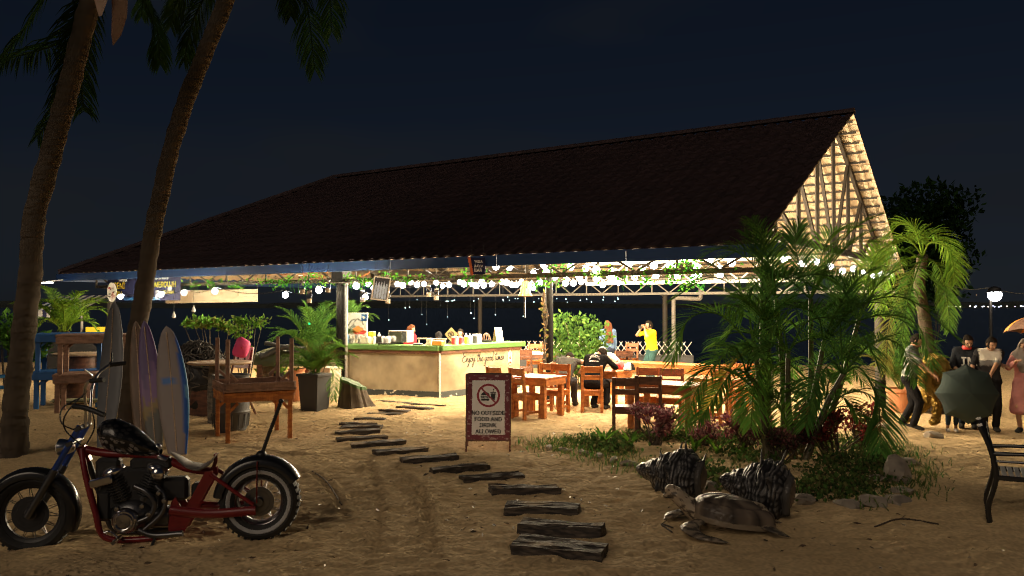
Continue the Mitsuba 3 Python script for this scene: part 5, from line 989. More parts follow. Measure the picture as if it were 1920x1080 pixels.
# heap of dark netting
t = thing('net_heap', 'heap of tangled dark netting and twigs behind the surfboards', 'heap'); c = P(372, 690, 15.5); c[2] = .55; r = np.random.default_rng(4); m = MB()
for k in range(170):
    a, e = r.uniform(0, 6.28), r.uniform(0, 1.5); d = V(math.cos(a) * math.cos(e), math.sin(a) * math.cos(e), math.sin(e)); p0 = c + d * V(.62, .5, .78) * r.uniform(.7, 1); pts = [p0]
    for q_ in range(4): pts.append(c + nrm(pts[-1] - c + r.normal(0, .22, 3)) * V(.62, .5, .8) * r.uniform(.88, 1.05))
    m.tube(curve(pts, 3), r.uniform(.006, .013), 4, col=V(.05, .045, .04) * r.uniform(.5, 2.4))
obj('strands', m, 'mat_paint', t, vc=True); m = MB(); m.ball(c, (.55, .44, .70)); v, f = m.out(); v = v + (meshkit.noise(v * 5)[:, None] - .5) * .2; obj('core', (v, f), 'mat_black', t, smooth=True); m = MB(); m.box(c - V(0, 0, .33), (1.1, .8, .5), None, .02); obj('crate', m, 'mat_darkwood', t)
# white folding chair with a pink cushion
q = P(448, 700, 15.2); q[2] = 0; t = thing('white_chair', 'white chair with dark slots beside a pink cushion, behind the upturned table', 'chair'); Rc = rotz(-.25)
m = MB()
for s in (-1, 1): m.bar(q + Rc @ V(s * .2, -.2, 0), q + Rc @ V(s * .17, .16, 1.2), .035, .03); m.bar(q + Rc @ V(s * .2, .25, 0), q + Rc @ V(s * .2, -.15, .5), .035, .03)
obj('frame', m, 'mat_darkwood', t); m = MB(); m.box(q + Rc @ V(0, .13, 1.06), (.40, .03, .40), Rc @ rotx(-.25)); obj('back_panel', m, 'mat_white', t); m = MB(); m.box(q + Rc @ V(0, 0, .5), (.40, .40, .03), Rc); obj('seat', m, 'mat_red', t)
m = MB(); g = Rc @ rotx(-.25); c_ = q + Rc @ V(-.02, .105, 1.04)
for x_ in (-.07, .07): m.box(c_ + g @ V(x_, 0, 0), (.03, .012, .20), g)
m.box(c_ + g @ V(0, 0, -.11), (.14, .012, .03), g); obj('slots', m, 'mat_black', t)
t = thing('pink_cushion', 'puffy bright pink cushion against the white chair', 'cushion'); m = MB(); m.ball(P(453, 652, 15.0), (.15, .12, .20)); v, f = m.out(); v = v + (meshkit.noise(v * 6)[:, None] - .5) * .09; obj('pad', (v, f), 'mat_pink', t, smooth=True); m = MB(); m.ball(P(453, 652, 14.88), (.015, .015, .015)); obj('button', m, 'mat_red', t)
# overturned boat under a tarpaulin
t = thing('upturned_boat', 'overturned olive boat with a folded dark cover lying behind the stacked tables', 'boat'); A_, B_ = P(470, 668, 17.8), P(612, 668, 17.8); ax = nrm(B_ - A_); L = np.linalg.norm(B_ - A_); v = []
for s in np.linspace(0, 1, 24):
    w_ = .52 * max(.02, math.sin(math.pi * (s * .9 + .06))) ** .6
    for a in np.linspace(-.2, np.pi + .2, 13): v.append(A_ + ax * L * s + V(0, 1, 0) * w_ * math.cos(a) + V(0, 0, 1) * (w_ * .68 * math.sin(a) - .12))
i, j = np.meshgrid(np.arange(23), np.arange(12), indexing='ij'); qd = np.stack([i * 13 + j, i * 13 + j + 1, (i + 1) * 13 + j + 1, (i + 1) * 13 + j], -1).reshape(-1, 4); v = np.array(v)
obj('hull', (v, qd), mat('olive', (.075, .085, .035), .5), t, smooth=60); m = MB(); m.tube(curve([A_ + ax * L * s + V(0, -.42, .12 - .1 * math.sin(9 * s)) for s in np.linspace(.2, .7, 9)], 4), .06, 8); m.tube(curve([A_ + ax * L * s + V(0, -.36, .24 + .06 * math.sin(7 * s)) for s in np.linspace(.25, .8, 9)], 4), .045, 8); obj('folded_cover', m, 'mat_darkgrey', t, smooth=True)
m = MB()
for s in (.2, .8): c = A_ + ax * L * s; m.box(V(c[0], c[1], .38), (.12, .9, .8), None, .01)
obj('trestle', m, 'mat_darkwood', t)
# far-left stack of tables, blue chair, disc
p = Gs(128, 778); tbl = lambda lb, c, z0, mt, fl, top=None: table(lb, c, 1.25, .85, .74, .35, mt, leg=.085, apron=.13, brace=True, flip=fl, z0=z0, grp='outdoor tables stacked at the left', topmt=top)
cx = p + V(.05, .75, 0); zg = gz(cx[0], cx[1]); tbl('lower weathered pinkish-brown table of the far-left stack', cx[:2], zg, 'mat_brownwood', False); tbl('upper weathered table of the far-left stack, standing on the lower one', cx[:2] + V(.02, .05), zg + .745, 'mat_brownwood', False)
cx = p + V(-.75, 1.45, 0); tbl('lower blue-painted table at the far left beside the brown stack', cx[:2], zg, 'mat_bluepaint', False); tbl('upper blue-painted table at the far left beside the brown stack', cx[:2] + V(.02, 0), zg + .745, 'mat_bluepaint', False)
t = thing('cable_drum', 'dark round drum table with pale rim between the far-left tables', 'drum'); c = P(150, 700, 17.2); c[2] = gz(c[0], c[1]); m = MB(); m.lathe([(0, .02), (.5, .02), (.5, .08), (.42, .09), (.42, .96), (.55, .98)], c, n=26); obj('body', m, 'mat_darkwood', t, smooth=30); m = MB(); m.lathe([(.55, .975), (.58, 1.0), (.55, 1.025), (0, 1.025)], c, n=30); obj('top', m, 'mat_palewood', t, smooth=30)
t = thing('spare_surfboard', 'pale surfboard lying on its side under the far-left tables', 'surfboard'); A_, B_ = P(95, 752, 16.6), P(205, 750, 16.4); m = MB(); s = np.linspace(0, 1, 24); m.tube([A_ + (B_ - A_) * k for k in s], .16 * np.sin(np.pi * np.clip(s * .96 + .02, 0, 1)) ** .6, 14, flat=.3); obj('board', m, mat('oldfoam', (.42, .42, .25), .6), t, smooth=True); m = MB(); m.strip([A_ + (B_ - A_) * k + V(0, -.17, 0) * math.sin(math.pi * k) ** .6 for k in s[1:-1]], V(0, 0, 1), .012); obj('stripe', m, 'mat_olive', t)
t = thing('blue_chair', 'light blue plastic chair at the very left edge', 'chair'); q = Gs(2, 768); Rc = rotz(-.9)
m = MB(); m.box(q + Rc @ V(0, 0, .44), (.44, .42, .035), Rc, .012); obj('seat', m, mat('skyblue', (.05, .24, .50), .45), t)
m = MB(); m.box(q + Rc @ V(0, .21, .76), (.40, .035, .48), Rc @ rotx(-.15), .014); obj('backrest', m, 'mat_skyblue', t)
for sx in (-1, 1):
    for sy in (-1, 1): m = MB(); m.bar(q + Rc @ V(sx * .21, sy * .2, 0), q + Rc @ V(sx * .18, sy * .17, .44), .045, .045); obj('leg', m, 'mat_skyblue', t)
    m = MB(); m.bar(q + Rc @ V(sx * .22, -.15, .66), q + Rc @ V(sx * .22, .2, .66), .045, .03); m.bar(q + Rc @ V(sx * .22, -.15, .66), q + Rc @ V(sx * .21, -.15, .43), .035); obj('armrest', m, 'mat_skyblue', t)
# stump
q = Gs(662, 764); t = thing('tree_stump', 'slanting tree-stump stool with a green painted top in front of the bar', 'stump'); r = np.random.default_rng(2); v = []; n = 40
for s in np.linspace(0, 1, 10):
    for a in np.arange(n) * 2 * np.pi / n:
        rr = (.33 - .10 * s) * (1 + .10 * math.sin(5 * a + 1) + .05 * math.sin(11 * a) + .03 * math.sin(23 * a)) * (1 + .25 * (1 - s) ** 3 * max(0, math.sin(3 * a + .7))); v.append(q + V(rr * math.cos(a) - .05 * s, rr * math.sin(a) + .2, -.05 + .50 * s - .10 * s * math.cos(a)))
i, j = np.meshgrid(np.arange(9), np.arange(n), indexing='ij'); qd = np.stack([i * n + j, i * n + (j + 1) % n, (i + 1) * n + (j + 1) % n, (i + 1) * n + j], -1).reshape(-1, 4)
obj('body', (np.array(v), qd), 'mat_bark', t, smooth=40); top = np.array(v[-n:]); ct = top.mean(0); v2 = np.vstack([ct + (top - ct) * 1.06 - V(0, 0, .02), ct + (top - ct) * 1.05 + V(0, 0, .035), [ct + V(0, 0, .04)]]); k = np.arange(n)
obj('painted_top', (v2, np.vstack([np.stack([k, (k + 1) % n, (k + 1) % n + n], 1), np.stack([k, (k + 1) % n + n, k + n], 1), np.stack([k + n, (k + 1) % n + n, k * 0 + 2 * n], 1)])), 'mat_darkgreen', t)

# ---------------------------------------------------------------- giant shells and turtle
def bigshell(label, apex, mouth, rad, seed):
    t = thing('giant_shell', label, 'shell statue', 'giant shell statues in front of the garden bed'); ax = nrm(mouth - apex); L = np.linalg.norm(mouth - apex); x, y, z = frame(ax); nu, nv = 150, 90; U, Vv = np.meshgrid(np.linspace(0, 1, nu), np.linspace(0, 2 * np.pi, nv, endpoint=False), indexing='ij')
    turn = U * 5.2 + Vv / (2 * np.pi); fr = turn % 1.0; prof = np.interp(U, [0, .08, .3, .55, .72, .9, 1], [.10, .26, .52, .86, 1.0, .80, .42])
    rib = np.abs(np.sin(U * 62 + 5.5 * meshkit.noise(np.stack([U * 6, np.cos(Vv) * 2.2, np.sin(Vv) * 2.2], -1), seed + 9))) ** .8; wh = .16 * np.sin(np.pi * fr) ** .8
    sp = np.maximum(0, np.cos(Vv * 4 + U * 16 + seed)) ** 16 * np.exp(-((fr - .25) / .12) ** 2) * np.clip(U * 2, .3, 1)
    R = rad * prof * (.84 + wh + .085 * rib * np.clip(U * 2, .2, 1) + .62 * sp); nz = meshkit.noise(np.stack([U * 18, np.cos(Vv) * 4, np.sin(Vv) * 4], -1), seed)
    R *= 1 + .10 * (nz - .5)
    v = apex + (U * L)[..., None] * ax + R[..., None] * (np.cos(Vv)[..., None] * x + .92 * np.sin(Vv)[..., None] * y); n2 = meshkit.noise(np.stack([U * 9, np.cos(Vv) * 9, np.sin(Vv) * 9], -1), seed + 3)
    c = V(.018, .017, .018) + (np.clip(rib - .5, 0, 1) * 1.7 * np.clip(n2 * 2.6 - .85, 0, 1))[..., None] * V(.17, .165, .16) + (sp * .05)[..., None]
    v = v.reshape(-1, 3); i, j = np.meshgrid(np.arange(nu - 1), np.arange(nv), indexing='ij'); q = np.stack([i * nv + j, i * nv + (j + 1) % nv, (i + 1) * nv + (j + 1) % nv, (i + 1) * nv + j], -1).reshape(-1, 4)
    m = MB(); m.add(v, np.vstack([q[:, [0, 1, 2]], q[:, [0, 2, 3]]]), c.reshape(-1, 3)); obj('spiral', m, 'mat_shell', t, smooth=True, vc=True)
    m = MB(); e = mouth; m.add(np.vstack([v[-nv:], [e + ax * .02 - y * .02]]), np.stack([np.arange(nv), (np.arange(nv) + 1) % nv, np.full(nv, nv)], 1), (.12, .09, .08)); m.tube(curve([e + x * rad * .4 - y * rad * .5, e + x * rad * .55 + y * .05, e + x * .2 * rad + y * rad * .55], 6), rad * .12, 8, col=(.06, .055, .05)); obj('mouth', m, 'mat_shell', t, vc=True, smooth=True)
    return t
a = P(1194, 878, 8.9); b = P(1318, 897, 8.5); bigshell('larger giant dark shell statue, left of two behind the turtle', a, b, .30, 1)
a = P(1350, 898, 8.2); b = P(1484, 928, 7.8); bigshell('second giant dark shell statue, right behind the turtle shell', a, b, .32, 4)
t = thing('turtle_statue', 'painted sea turtle statue lying on the sand with its head raised', 'turtle statue'); q = Gs(1370, 1000); s0 = q + V(0, .12, 0); ty = -.12; RT = rotz(ty)                     # local x to the right (tail), y away
U, Vv = np.meshgrid(np.linspace(0, 1, 26), np.linspace(0, 2 * np.pi, 48, endpoint=False), indexing='ij'); rr = np.sin(U * np.pi / 2)
ex = .375 * rr * np.cos(Vv) * (1 + .10 * np.cos(Vv)); ey = .27 * rr * np.sin(Vv) * (1 - .12 * np.cos(Vv)); ez = .115 + .20 * np.cos(U * np.pi / 2) ** .8 - .055 * (ex / .375) - .035 * (rr > .97)
cell = np.floor(Vv / (2 * np.pi) * 10 + .5 * (U > .55)); line = np.minimum(np.abs(((Vv / (2 * np.pi) * 10 + .5 * (U > .55)) % 1) - 0) * 2, np.abs(U - .55) * 7); gro = np.clip(line / .25, 0, 1)
ez = ez - .012 * (1 - gro) * (U < .9); nn_ = meshkit.noise(np.stack([ex * 14, ey * 14, cell * 3.3], -1), 2); c = V(.055, .042, .032) + (np.clip(nn_ - .35, 0, 1) * .26)[..., None] * V(1.0, .78, .58); c = c * (.45 + .55 * gro[..., None]); c = np.where((U > .9)[..., None], V(.20, .155, .105), c)
m = MB(); v = np.stack([ex, ey, ez], -1).reshape(-1, 3) @ RT.T + s0 + V(.02, 0, 0); n = 48; i, j = np.meshgrid(np.arange(25), np.arange(n), indexing='ij'); qd = np.stack([i * n + j, (i + 1) * n + j, (i + 1) * n + (j + 1) % n, i * n + (j + 1) % n], -1).reshape(-1, 4); m.add(v, np.vstack([qd[:, [0, 1, 2]], qd[:, [0, 2, 3]]]), c.reshape(-1, 3)); obj('carapace', m, 'mat_shell', t, vc=True, smooth=True)
L_ = lambda x, y, z: s0 + RT @ V(x, y, z)
def hullchain(pts, rads, edge=.018, it=8):
    parts = []
    sph = lambda p, r: m3.Manifold.sphere(r, 14).translate(tuple(map(float, p)))
    for (p, r), (q_, r2) in zip(list(zip(pts, rads))[:-1], list(zip(pts, rads))[1:]): parts.append(m3.Manifold.batch_hull([sph(p, r), sph(q_, r2)]))
    return m3.Manifold.batch_boolean(parts, m3.OpType.Add)
def smoothm(M, edge=.02, it=8):
    k = M.refine_to_length(edge).to_mesh(); tm = trimesh.Trimesh(k.vert_properties[:, :3], k.tri_verts, process=True); trimesh.smoothing.filter_taubin(tm, iterations=it); return tm
def vcol(tm, fn): return np.array([fn(p) for p in tm.vertices])
M = hullchain([L_(.25, 0, .13), L_(-.05, 0, .15), L_(-.26, 0, .15), L_(-.38, -.01, .24), L_(-.45, -.015, .31), L_(-.50, -.02, .345)], [.13, .16, .10, .072, .070, .058]); M = M + hullchain([L_(-.49, -.02, .318), L_(-.545, -.02, .30)], [.05, .028])
tm = smoothm(M, .02, 10); nz = meshkit.noise(np.array(tm.vertices) * 38, 3); m = MB(); m.mesh(tm, col=np.where((nz > .55)[:, None], V(.07, .055, .04), V(.36, .29, .21)) * (.8 + .4 * nz[:, None])); obj('body', m, 'mat_shell', t, vc=True, smooth=True)
for s in (-1, 1): m = MB(); m.ball(L_(-.505, -.02 + s * .043, .335), (.012, .008, .012)); obj('eye', m, 'mat_blackgloss', t, smooth=True)
m = MB(); m.tube(curve([L_(-.545, -.05, .288), L_(-.55, -.02, .283), L_(-.545, .01, .288)], 4), .004, 5); m.tube(curve([L_(-.545, -.048, .288), L_(-.51, -.068, .292)], 4), .004, 5); obj('mouth', m, 'mat_black', t)
def flipper(pts, ws, th, name, seed):
    pts = np.array([L_(*p) for p in pts]); c = curve(pts, 7); w = np.interp(np.linspace(0, 1, len(c)), np.linspace(0, 1, len(ws)), ws); tn = np.gradient(c, axis=0); sd = np.cross(tn, V(0, 0, 1)); sd /= np.linalg.norm(sd, axis=1, keepdims=True); v = []
    for p, s, ww in zip(c, sd, w):
        for a in np.arange(12) * np.pi / 6: v.append(p + s * ww * math.cos(a) + V(0, 0, 1) * th * math.sin(a) * min(1, ww / .03))
    v = np.array(v); k = len(c); i, j = np.meshgrid(np.arange(k - 1), np.arange(12), indexing='ij'); qd = np.stack([i * 12 + j, i * 12 + (j + 1) % 12, (i + 1) * 12 + (j + 1) % 12, (i + 1) * 12 + j], -1).reshape(-1, 4); nz = meshkit.noise(v * 34, seed); m = MB(); m.add(v, np.vstack([qd[:, [0, 1, 2]], qd[:, [0, 2, 3]]]), np.where((nz > .45)[:, None], V(.06, .05, .038), V(.24, .19, .135))); obj(name, m, 'mat_shell', t, vc=True, smooth=True)
flipper([(-.26, -.17, .11), (-.36, -.30, .09), (-.28, -.44, .05), (-.05, -.50, .02)], [.06, .085, .075, .004], .022, 'front_flipper', 1); flipper([(-.24, .17, .11), (-.36, .22, .10), (-.48, .16, .08), (-.56, .06, .06)], [.06, .08, .07, .004], .022, 'front_flipper', 2)
flipper([(.28, -.14, .08), (.38, -.22, .06), (.50, -.26, .02)], [.05, .06, .004], .016, 'rear_flipper', 3); flipper([(.30, .12, .08), (.40, .16, .06), (.52, .18, .03)], [.05, .055, .004], .016, 'rear_flipper', 4); flipper([(.32, 0, .08), (.44, -.02, .05)], [.03, .003], .015, 'tail', 5)

# ---------------------------------------------------------------- patio chair at the right edge
q = Gs(1856, 980); t = thing('patio_chair', 'black metal garden armchair cut by the right edge', 'chair'); Rc = rotz(-.50); C = lambda x, y, z: q + Rc @ V(x, y, z)
for y in (0, .52):
    m = MB(); m.tube(curve([C(0, y, 0), C(-.01, y, .15), C(.045, y, .36), C(.055, y, .48), C(.01, y, .70), C(-.07, y, .90)], 7), .019, 10, flat=1.4); obj('rear_frame', m, 'mat_blackgloss', t, smooth=40)
    m = MB(); m.tube(curve([C(.03, y, .64), C(.30, y, .655), C(.50, y, .65), C(.53, y, .60), C(.54, y, .40), C(.56, y, 0)], 7), .017, 10); obj('armrest', m, 'mat_blackgloss', t, smooth=40)
    m = MB(); m.tube([C(.02, y, .575), C(.50, y, .585)], .012, 8); obj('arm_rail', m, 'mat_blackgloss', t, smooth=40); m = MB(); m.box(C(.29, y, .425), (.50, .03, .045), Rc); obj('seat_rail', m, 'mat_blackgloss', t)
    m = MB(); m.tube([C(-.068, y, .893), C(-.075, y, .912)], .024, 10); obj('end_cap', m, 'mat_white', t)
for k in range(9): m = MB(); m.box(C(.07 + .055 * k, .26, .445), (.042, .50, .014), Rc); obj('seat_slat', m, 'mat_grey', t)
for k in range(6): z = .54 + .065 * k; m = MB(); m.box(C(.045 - .10 * max(0, (z - .5)) ** 1.0 * 1.6 / 1.0 * .8, .26, z), (.012, .50, .045), Rc @ roty(-.15)); obj('back_slat', m, 'mat_black', t)
# ---------------------------------------------------------------- people
def sph(p, r, n=12): return m3.Manifold.sphere(float(r), n).translate(tuple(map(float, p)))
def bone(p, q, r, s): return m3.Manifold.batch_hull([sph(p, r), sph(q, s)])
def ik(a, b, l1, l2, hint):
    d = np.asarray(b, float) - a; L = min(np.linalg.norm(d), (l1 + l2) * .995); d = nrm(d); x = (l1**2 - l2**2 + L**2) / (2 * L); h = math.sqrt(max(0, l1**2 - x**2)); n = nrm(hint - d * (np.asarray(hint) @ d)); return a + d * x + n * h, a + d * L
def union(l): return m3.Manifold.batch_boolean(l, m3.OpType.Add)
HANDS = {}
def hand(w, d, pn, side, curl=.5):
    """palm and five fingers from wrist w along d, palm facing pn"""
    d = nrm(d); pn = nrm(pn - d * (pn @ d)); x = np.cross(d, pn) * side; o = [m3.Manifold.batch_hull([sph(w, .026), sph(w + d * .085 + x * .028, .017), sph(w + d * .088 - x * .028, .016)])]
    for k, (off, ln) in enumerate(((.032, .068), (.011, .078), (-.011, .073), (-.031, .058))):
        p = w + d * .088 + x * off; a = curl * (.7 + .12 * k); q = p + (d * math.cos(a) + pn * math.sin(a)) * ln * .55; t = q + (d * math.cos(2 * a) + pn * math.sin(2 * a)) * ln * .45; o += [bone(p, q, .0105, .0095), bone(q, t, .0095, .0075)]
    p = w + d * .025 + x * .026; q = p + nrm(d * .75 + x * .8 + pn * .3) * .045; t = q + nrm(d + pn * .5) * .032; o += [bone(p, q, .013, .011), bone(q, t, .011, .008)]
    return o
def person(label, pos, face, sc=1.0, pelvis=(0, 0, .92), lean=0.0, side_lean=0.0, head=(0, 0), hands=((-.24, .06, .82), (.24, .06, .82)), elbow=((-.5, -1, -.2), (.5, -1, -.2)), feet=((-.1, .0, 0), (.1, .0, 0)), shirt=(.3, .3, .3), legs=(.05, .05, .06), hair=(.015, .012, .01), hairlen=0.0, sleeve=.62, skin='mat_skin', shirtcol=None, skirt=False, cap=None, extra=None, knee=(0, 1, .15), shoe=(.03, .03, .03), veil=None, legcut=.93, long_top=False, group=None, turn=0.0, bare=False):
    t = thing('person', label, 'person', group); R0 = rotz(math.atan2(face[1], face[0]) - math.pi / 2) ; sc_ = sc
    tr = lambda v: (np.asarray(v, float) * sc_) @ R0.T + np.asarray(pos, float)
    pel = V(*pelvis); Rl = roty(side_lean) @ rotx(-lean); up = Rl @ V(0, 0, 1); rt = Rl @ rotz(turn) @ V(1, 0, 0); fw = np.cross(up, rt)
    waist = pel + up * .17; chest = pel + up * .37 + fw * .015; sh = pel + up * .49; neck = pel + up * .55; Rh = Rl @ rotz(head[1]) @ rotx(-head[0]); hc = neck + Rh @ V(0, .025, .125)
    S = [sh + rt * s * .175 for s in (-1, 1)]; H = [pel + rt * s * .09 - up * .02 for s in (-1, 1)]
    tor = lambda e: [m3.Manifold.batch_hull([sph(H[0], .105 + e), sph(H[1], .105 + e), sph(waist - rt * .06, .10 + e), sph(waist + rt * .06, .10 + e)]), m3.Manifold.batch_hull([sph(waist - rt * .06, .10 + e), sph(waist + rt * .06, .10 + e), sph(chest - rt * .09, .105 + e), sph(chest + rt * .09, .105 + e)]), m3.Manifold.batch_hull([sph(chest - rt * .09, .105 + e), sph(chest + rt * .09, .105 + e), sph(S[0], .062 + e), sph(S[1], .062 + e), sph(neck - up * .04, .06 + e)])]
    body = tor(0); body += [bone(neck - up * .03, neck + Rh @ V(0, .012, .05), .052, .05)]
    body.append(m3.Manifold.sphere(1.0, 20).scale((.076, .094, .112)).transform([list(np.append(Rh[k], hc[k])) for k in range(3)])); jaw = hc + Rh @ V(0, .035, -.065); body.append(m3.Manifold.batch_hull([sph(hc + Rh @ V(0, .02, -.02), .07), sph(jaw, .048)]))
    body.append(bone(hc + Rh @ V(0, .088, .012), hc + Rh @ V(0, .106, -.018), .008, .013))
    for s in (-1, 1): body.append(m3.Manifold.batch_hull([sph(hc + Rh @ V(s * .076, -.005, .015), .013), sph(hc + Rh @ V(s * .076, -.002, -.02), .010)]))
    top, low, shoes = tor(.014), [], []
    for k in (0, 1):
        s = (-1, 1)[k]; hd = np.asarray(hands[k], float); el, wr = ik(S[k], hd, .29, .26, np.asarray(elbow[k], float)); body += [bone(S[k], el, .050, .040), bone(el, wr, .040, .027)]; d = nrm(wr - el); body += hand(wr, d, V(0, -.2, -1) if abs(d[2]) < .7 else V(-s, .3, 0), s)
        cut = S[k] + (el - S[k]) * min(1, sleeve / .6 if sleeve < .6 else 1); top.append(bone(S[k], S[k] + (el - S[k]) * min(1, sleeve), .066, .056))
        if sleeve > 1: top.append(bone(el, el + (wr - el) * (sleeve - 1), .056, .042))
        ft = np.asarray(feet[k], float) + V(0, 0, .075); kn, an = ik(H[k], ft, .45, .43, np.asarray(knee, float) if np.ndim(knee) == 1 else np.asarray(knee[k], float)); body += [bone(H[k], kn, .085, .058), bone(kn, an, .056, .036)]
        toe = an + V(0, .15, -.04); shoes.append(m3.Manifold.batch_hull([sph(an - V(0, .03, .03), .043), sph(toe - V(.02, 0, 0), .03), sph(toe + V(.02, 0, 0), .03), sph(an + V(0, 0, .0), .042)])); body.append(bone(an, toe, .034, .026))
        low += [bone(H[k], kn, .105, .078), bone(kn, kn + (an - kn) * legcut, .076, .062)]
    low.append(m3.Manifold.batch_hull([sph(H[0], .125), sph(H[1], .125), sph(pel + up * .05, .12)]))
    if skirt: low = [m3.Manifold.batch_hull([sph(pel + V(x, y, .0), .13) for x in (-.07, .07) for y in (-.02, .02)] + [sph(V(pel[0] + x, pel[1] + y, .42), .08) for x in (-.16, .16) for y in (-.13, .13)])]
    if long_top: top.append(m3.Manifold.batch_hull([sph(H[0], .13), sph(H[1], .13), sph(H[0] - up * .18, .15), sph(H[1] - up * .18, .15)]))
    def put(name, l, mt, edge=.03, it=6, col=None):
        tm = smoothm(union(l), edge, it); v = np.array(tm.vertices); m = MB(); c = None
        if col is not None: c = np.array([col(p) for p in v]) if callable(col) else np.tile(V(*col), (len(v), 1)); c = c * (.88 + .24 * meshkit.noise(v * 26, 3)[:, None])
        v = v + (0 if name in ('body', 'shoe') else (meshkit.noise(v * V(13, 13, 9), 2)[:, None] - .5) * .022)
        m.add(tr(v), np.array(tm.faces), c); obj(name, m, mt, t, smooth=True, vc=col is not None)
    put('body', body, skin, .026, 5)
    loc = lambda p: ((p - pel) @ rt, (p - pel) @ fw, (p - pel) @ up)
    put('shirt', top, 'mat_cloth', col=(lambda p: shirtcol(*loc(p))) if shirtcol else shirt)
    put('skirt' if skirt else 'trousers', low, 'mat_cloth', col=legs)
    [put('shoe', [q_], 'mat_cloth', .03, 3, shoe) for q_ in shoes]
    hs = m3.Manifold.sphere(1.0, 22).scale((.088, .108, .124)).translate((0, -.006, .012)); hs = hs - m3.Manifold.cube((.3, .3, .3), True).translate((0, .195, -.09)).rotate((12, 0, 0)); 
    hs = hs.trim_by_plane((0, 0, 1), -.06); hl = [hs.transform([list(np.append(Rh[k], hc[k])) for k in range(3)])]
    if hairlen: hl += [m3.Manifold.batch_hull([sph(hc + Rh @ V(s * .045, -.055, .02), .062) for s in (-1, 1)] + [sph(hc + Rh @ V(s * .075, -.055, -.12) , .05) for s in (-1, 1)]), m3.Manifold.batch_hull([sph(hc + Rh @ V(s * .075, -.055, -.12), .05) for s in (-1, 1)] + [sph(sh - fw * .13 + rt * s * .08 - up * (hairlen - .1), .035) for s in (-1, 1)])]
    if veil is None: put('hair', hl, 'mat_cloth', .022, 4, hair)
    else:
        vl = [m3.Manifold.sphere(1.0, 22).scale((.10, .118, .135)).transform([list(np.append(Rh[k], hc[k])) for k in range(3)]) - m3.Manifold.sphere(.075, 16).translate(tuple(hc + Rh @ V(0, .10, -.01))), m3.Manifold.batch_hull([sph(hc - up * .05 - fw * .02, .10), sph(S[0] - up * .02, .085), sph(S[1] - up * .02, .085), sph(chest + fw * .05 - up * .12, .10), sph(chest - fw * .05 - up * .16, .11)])]; put('headscarf', vl, 'mat_cloth', .028, 5, veil)
    if cap is not None: put('cap', [m3.Manifold.sphere(1.0, 20).scale((.094, .112, .11)).translate((0, -.004, .035)).trim_by_plane((0, 0, 1), .03).transform([list(np.append(Rh[k], hc[k])) for k in range(3)]), m3.Manifold.batch_hull([sph(hc + Rh @ V(x, y, .065), .008) for x, y in ((-.06, .08), (.06, .08), (-.04, .17), (.04, .17))])], 'mat_cloth', .025, 3, cap)
    for s in (-1, 1): m = MB(); m.ball(tr(hc + Rh @ V(s * .032, .083, .018)), V(.011, .008, .007) * sc_, None, 1); obj('eye', m, 'mat_blackgloss', t, smooth=True)
    m = MB(); m.tube([tr(hc + Rh @ V(x, .092 - abs(x) * .4, -.052)) for x in (-.022, 0, .022)], .0045, 5); obj('mouth', m, mat('lips', (.28, .09, .07), .5) if 'mat_lips' not in scene else 'mat_lips', t)
    return t, tr, dict(hc=hc, Rh=Rh, S=S, pel=pel, up=up, fw=fw, rt=rt, chest=chest)
SEAT = dict(pelvis=(0, 0, .55), knee=(0, 1, .9))
def gpos(px, y): q = XY(px, y); return V(q[0], q[1], gz(q[0], q[1]))
# seated guests
person('man in a grey top, back to the camera, bent over his table', gpos(1054, 16.35), (.35, .94), lean=.75, head=(.5, -.1), hands=((-.2, .52, .74), (.30, .46, .76)), feet=((-.14, .38, 0), (.14, .40, 0)), shirt=(.055, .053, .05), sleeve=.35, elbow=((-1, -.2, 0), (1, -.2, .1)), **SEAT)
t, tr, D = person('man in a black printed shirt on an orange chair, back to the camera, head down', gpos(1111, 15.85), (.45, .89), lean=.42, head=(.75, -.55), hands=((-.1, .50, .76), (.22, .50, .74)), feet=((-.12, .36, 0), (.15, .30, 0)), shirt=(.008, .008, .009), legs=(.010, .010, .012), sleeve=.95, elbow=((-1, -.1, -.3), (1, -.2, -.3)), **SEAT)
bk = D['chest'] - D['fw'] * .128 + D['up'] * .04; m = MB(); r = np.random.default_rng(8)
for row, (z, n) in enumerate(((.055, 9), (.02, 10), (-.02, 9))):
    for k in range(n):
        x = (k - (n - 1) / 2) * .023; zz = z + .05 * (1 - (x / .12) ** 2) * (row < 2); p = bk + D['rt'] * x + D['up'] * zz + D['fw'] * (abs(x) ** 2 * 2.2 - .012); s_ = D['rt'] * .008; u_ = D['up'] * r.uniform(.008, .016); m.add([tr(p - s_ - u_), tr(p + s_ - u_), tr(p + s_ * r.uniform(.4, 1) + u_), tr(p - s_ + u_)], [[0, 1, 2], [0, 2, 3]])
obj('shirt_print', m, 'mat_white', t, label='arched white print across the back of the shirt')
person('guest in a white shirt and patterned cap leaning on the small table', gpos(1140, 17.5), (-.45, -.89), lean=.5, head=(.6, .2), hands=((-.22, .50, .76), (.2, .50, .76)), feet=((-.12, .36, 0), (.12, .36, 0)), shirt=(.70, .66, .60), cap=(.20, .19, .17), sleeve=.6, elbow=((-1, -.1, -.2), (1, -.1, -.2)), **SEAT)
t = thing('red_bag', 'crumpled red bag on the small table by the man in black', 'bag'); m = MB(); c = P(1161, 692, 16.6); c[2] = .80; m.ball(c, (.14, .12, .09)); v, f = m.out(); obj('body', (v + (meshkit.noise(v * 14)[:, None] - .5) * .07, f), 'mat_red', t, smooth=True); m = MB(); m.tube(curve([c + V(-.06, 0, .07), c + V(0, 0, .15), c + V(.06, 0, .07)], 5), .008, 6); obj('handle', m, 'mat_red', t)
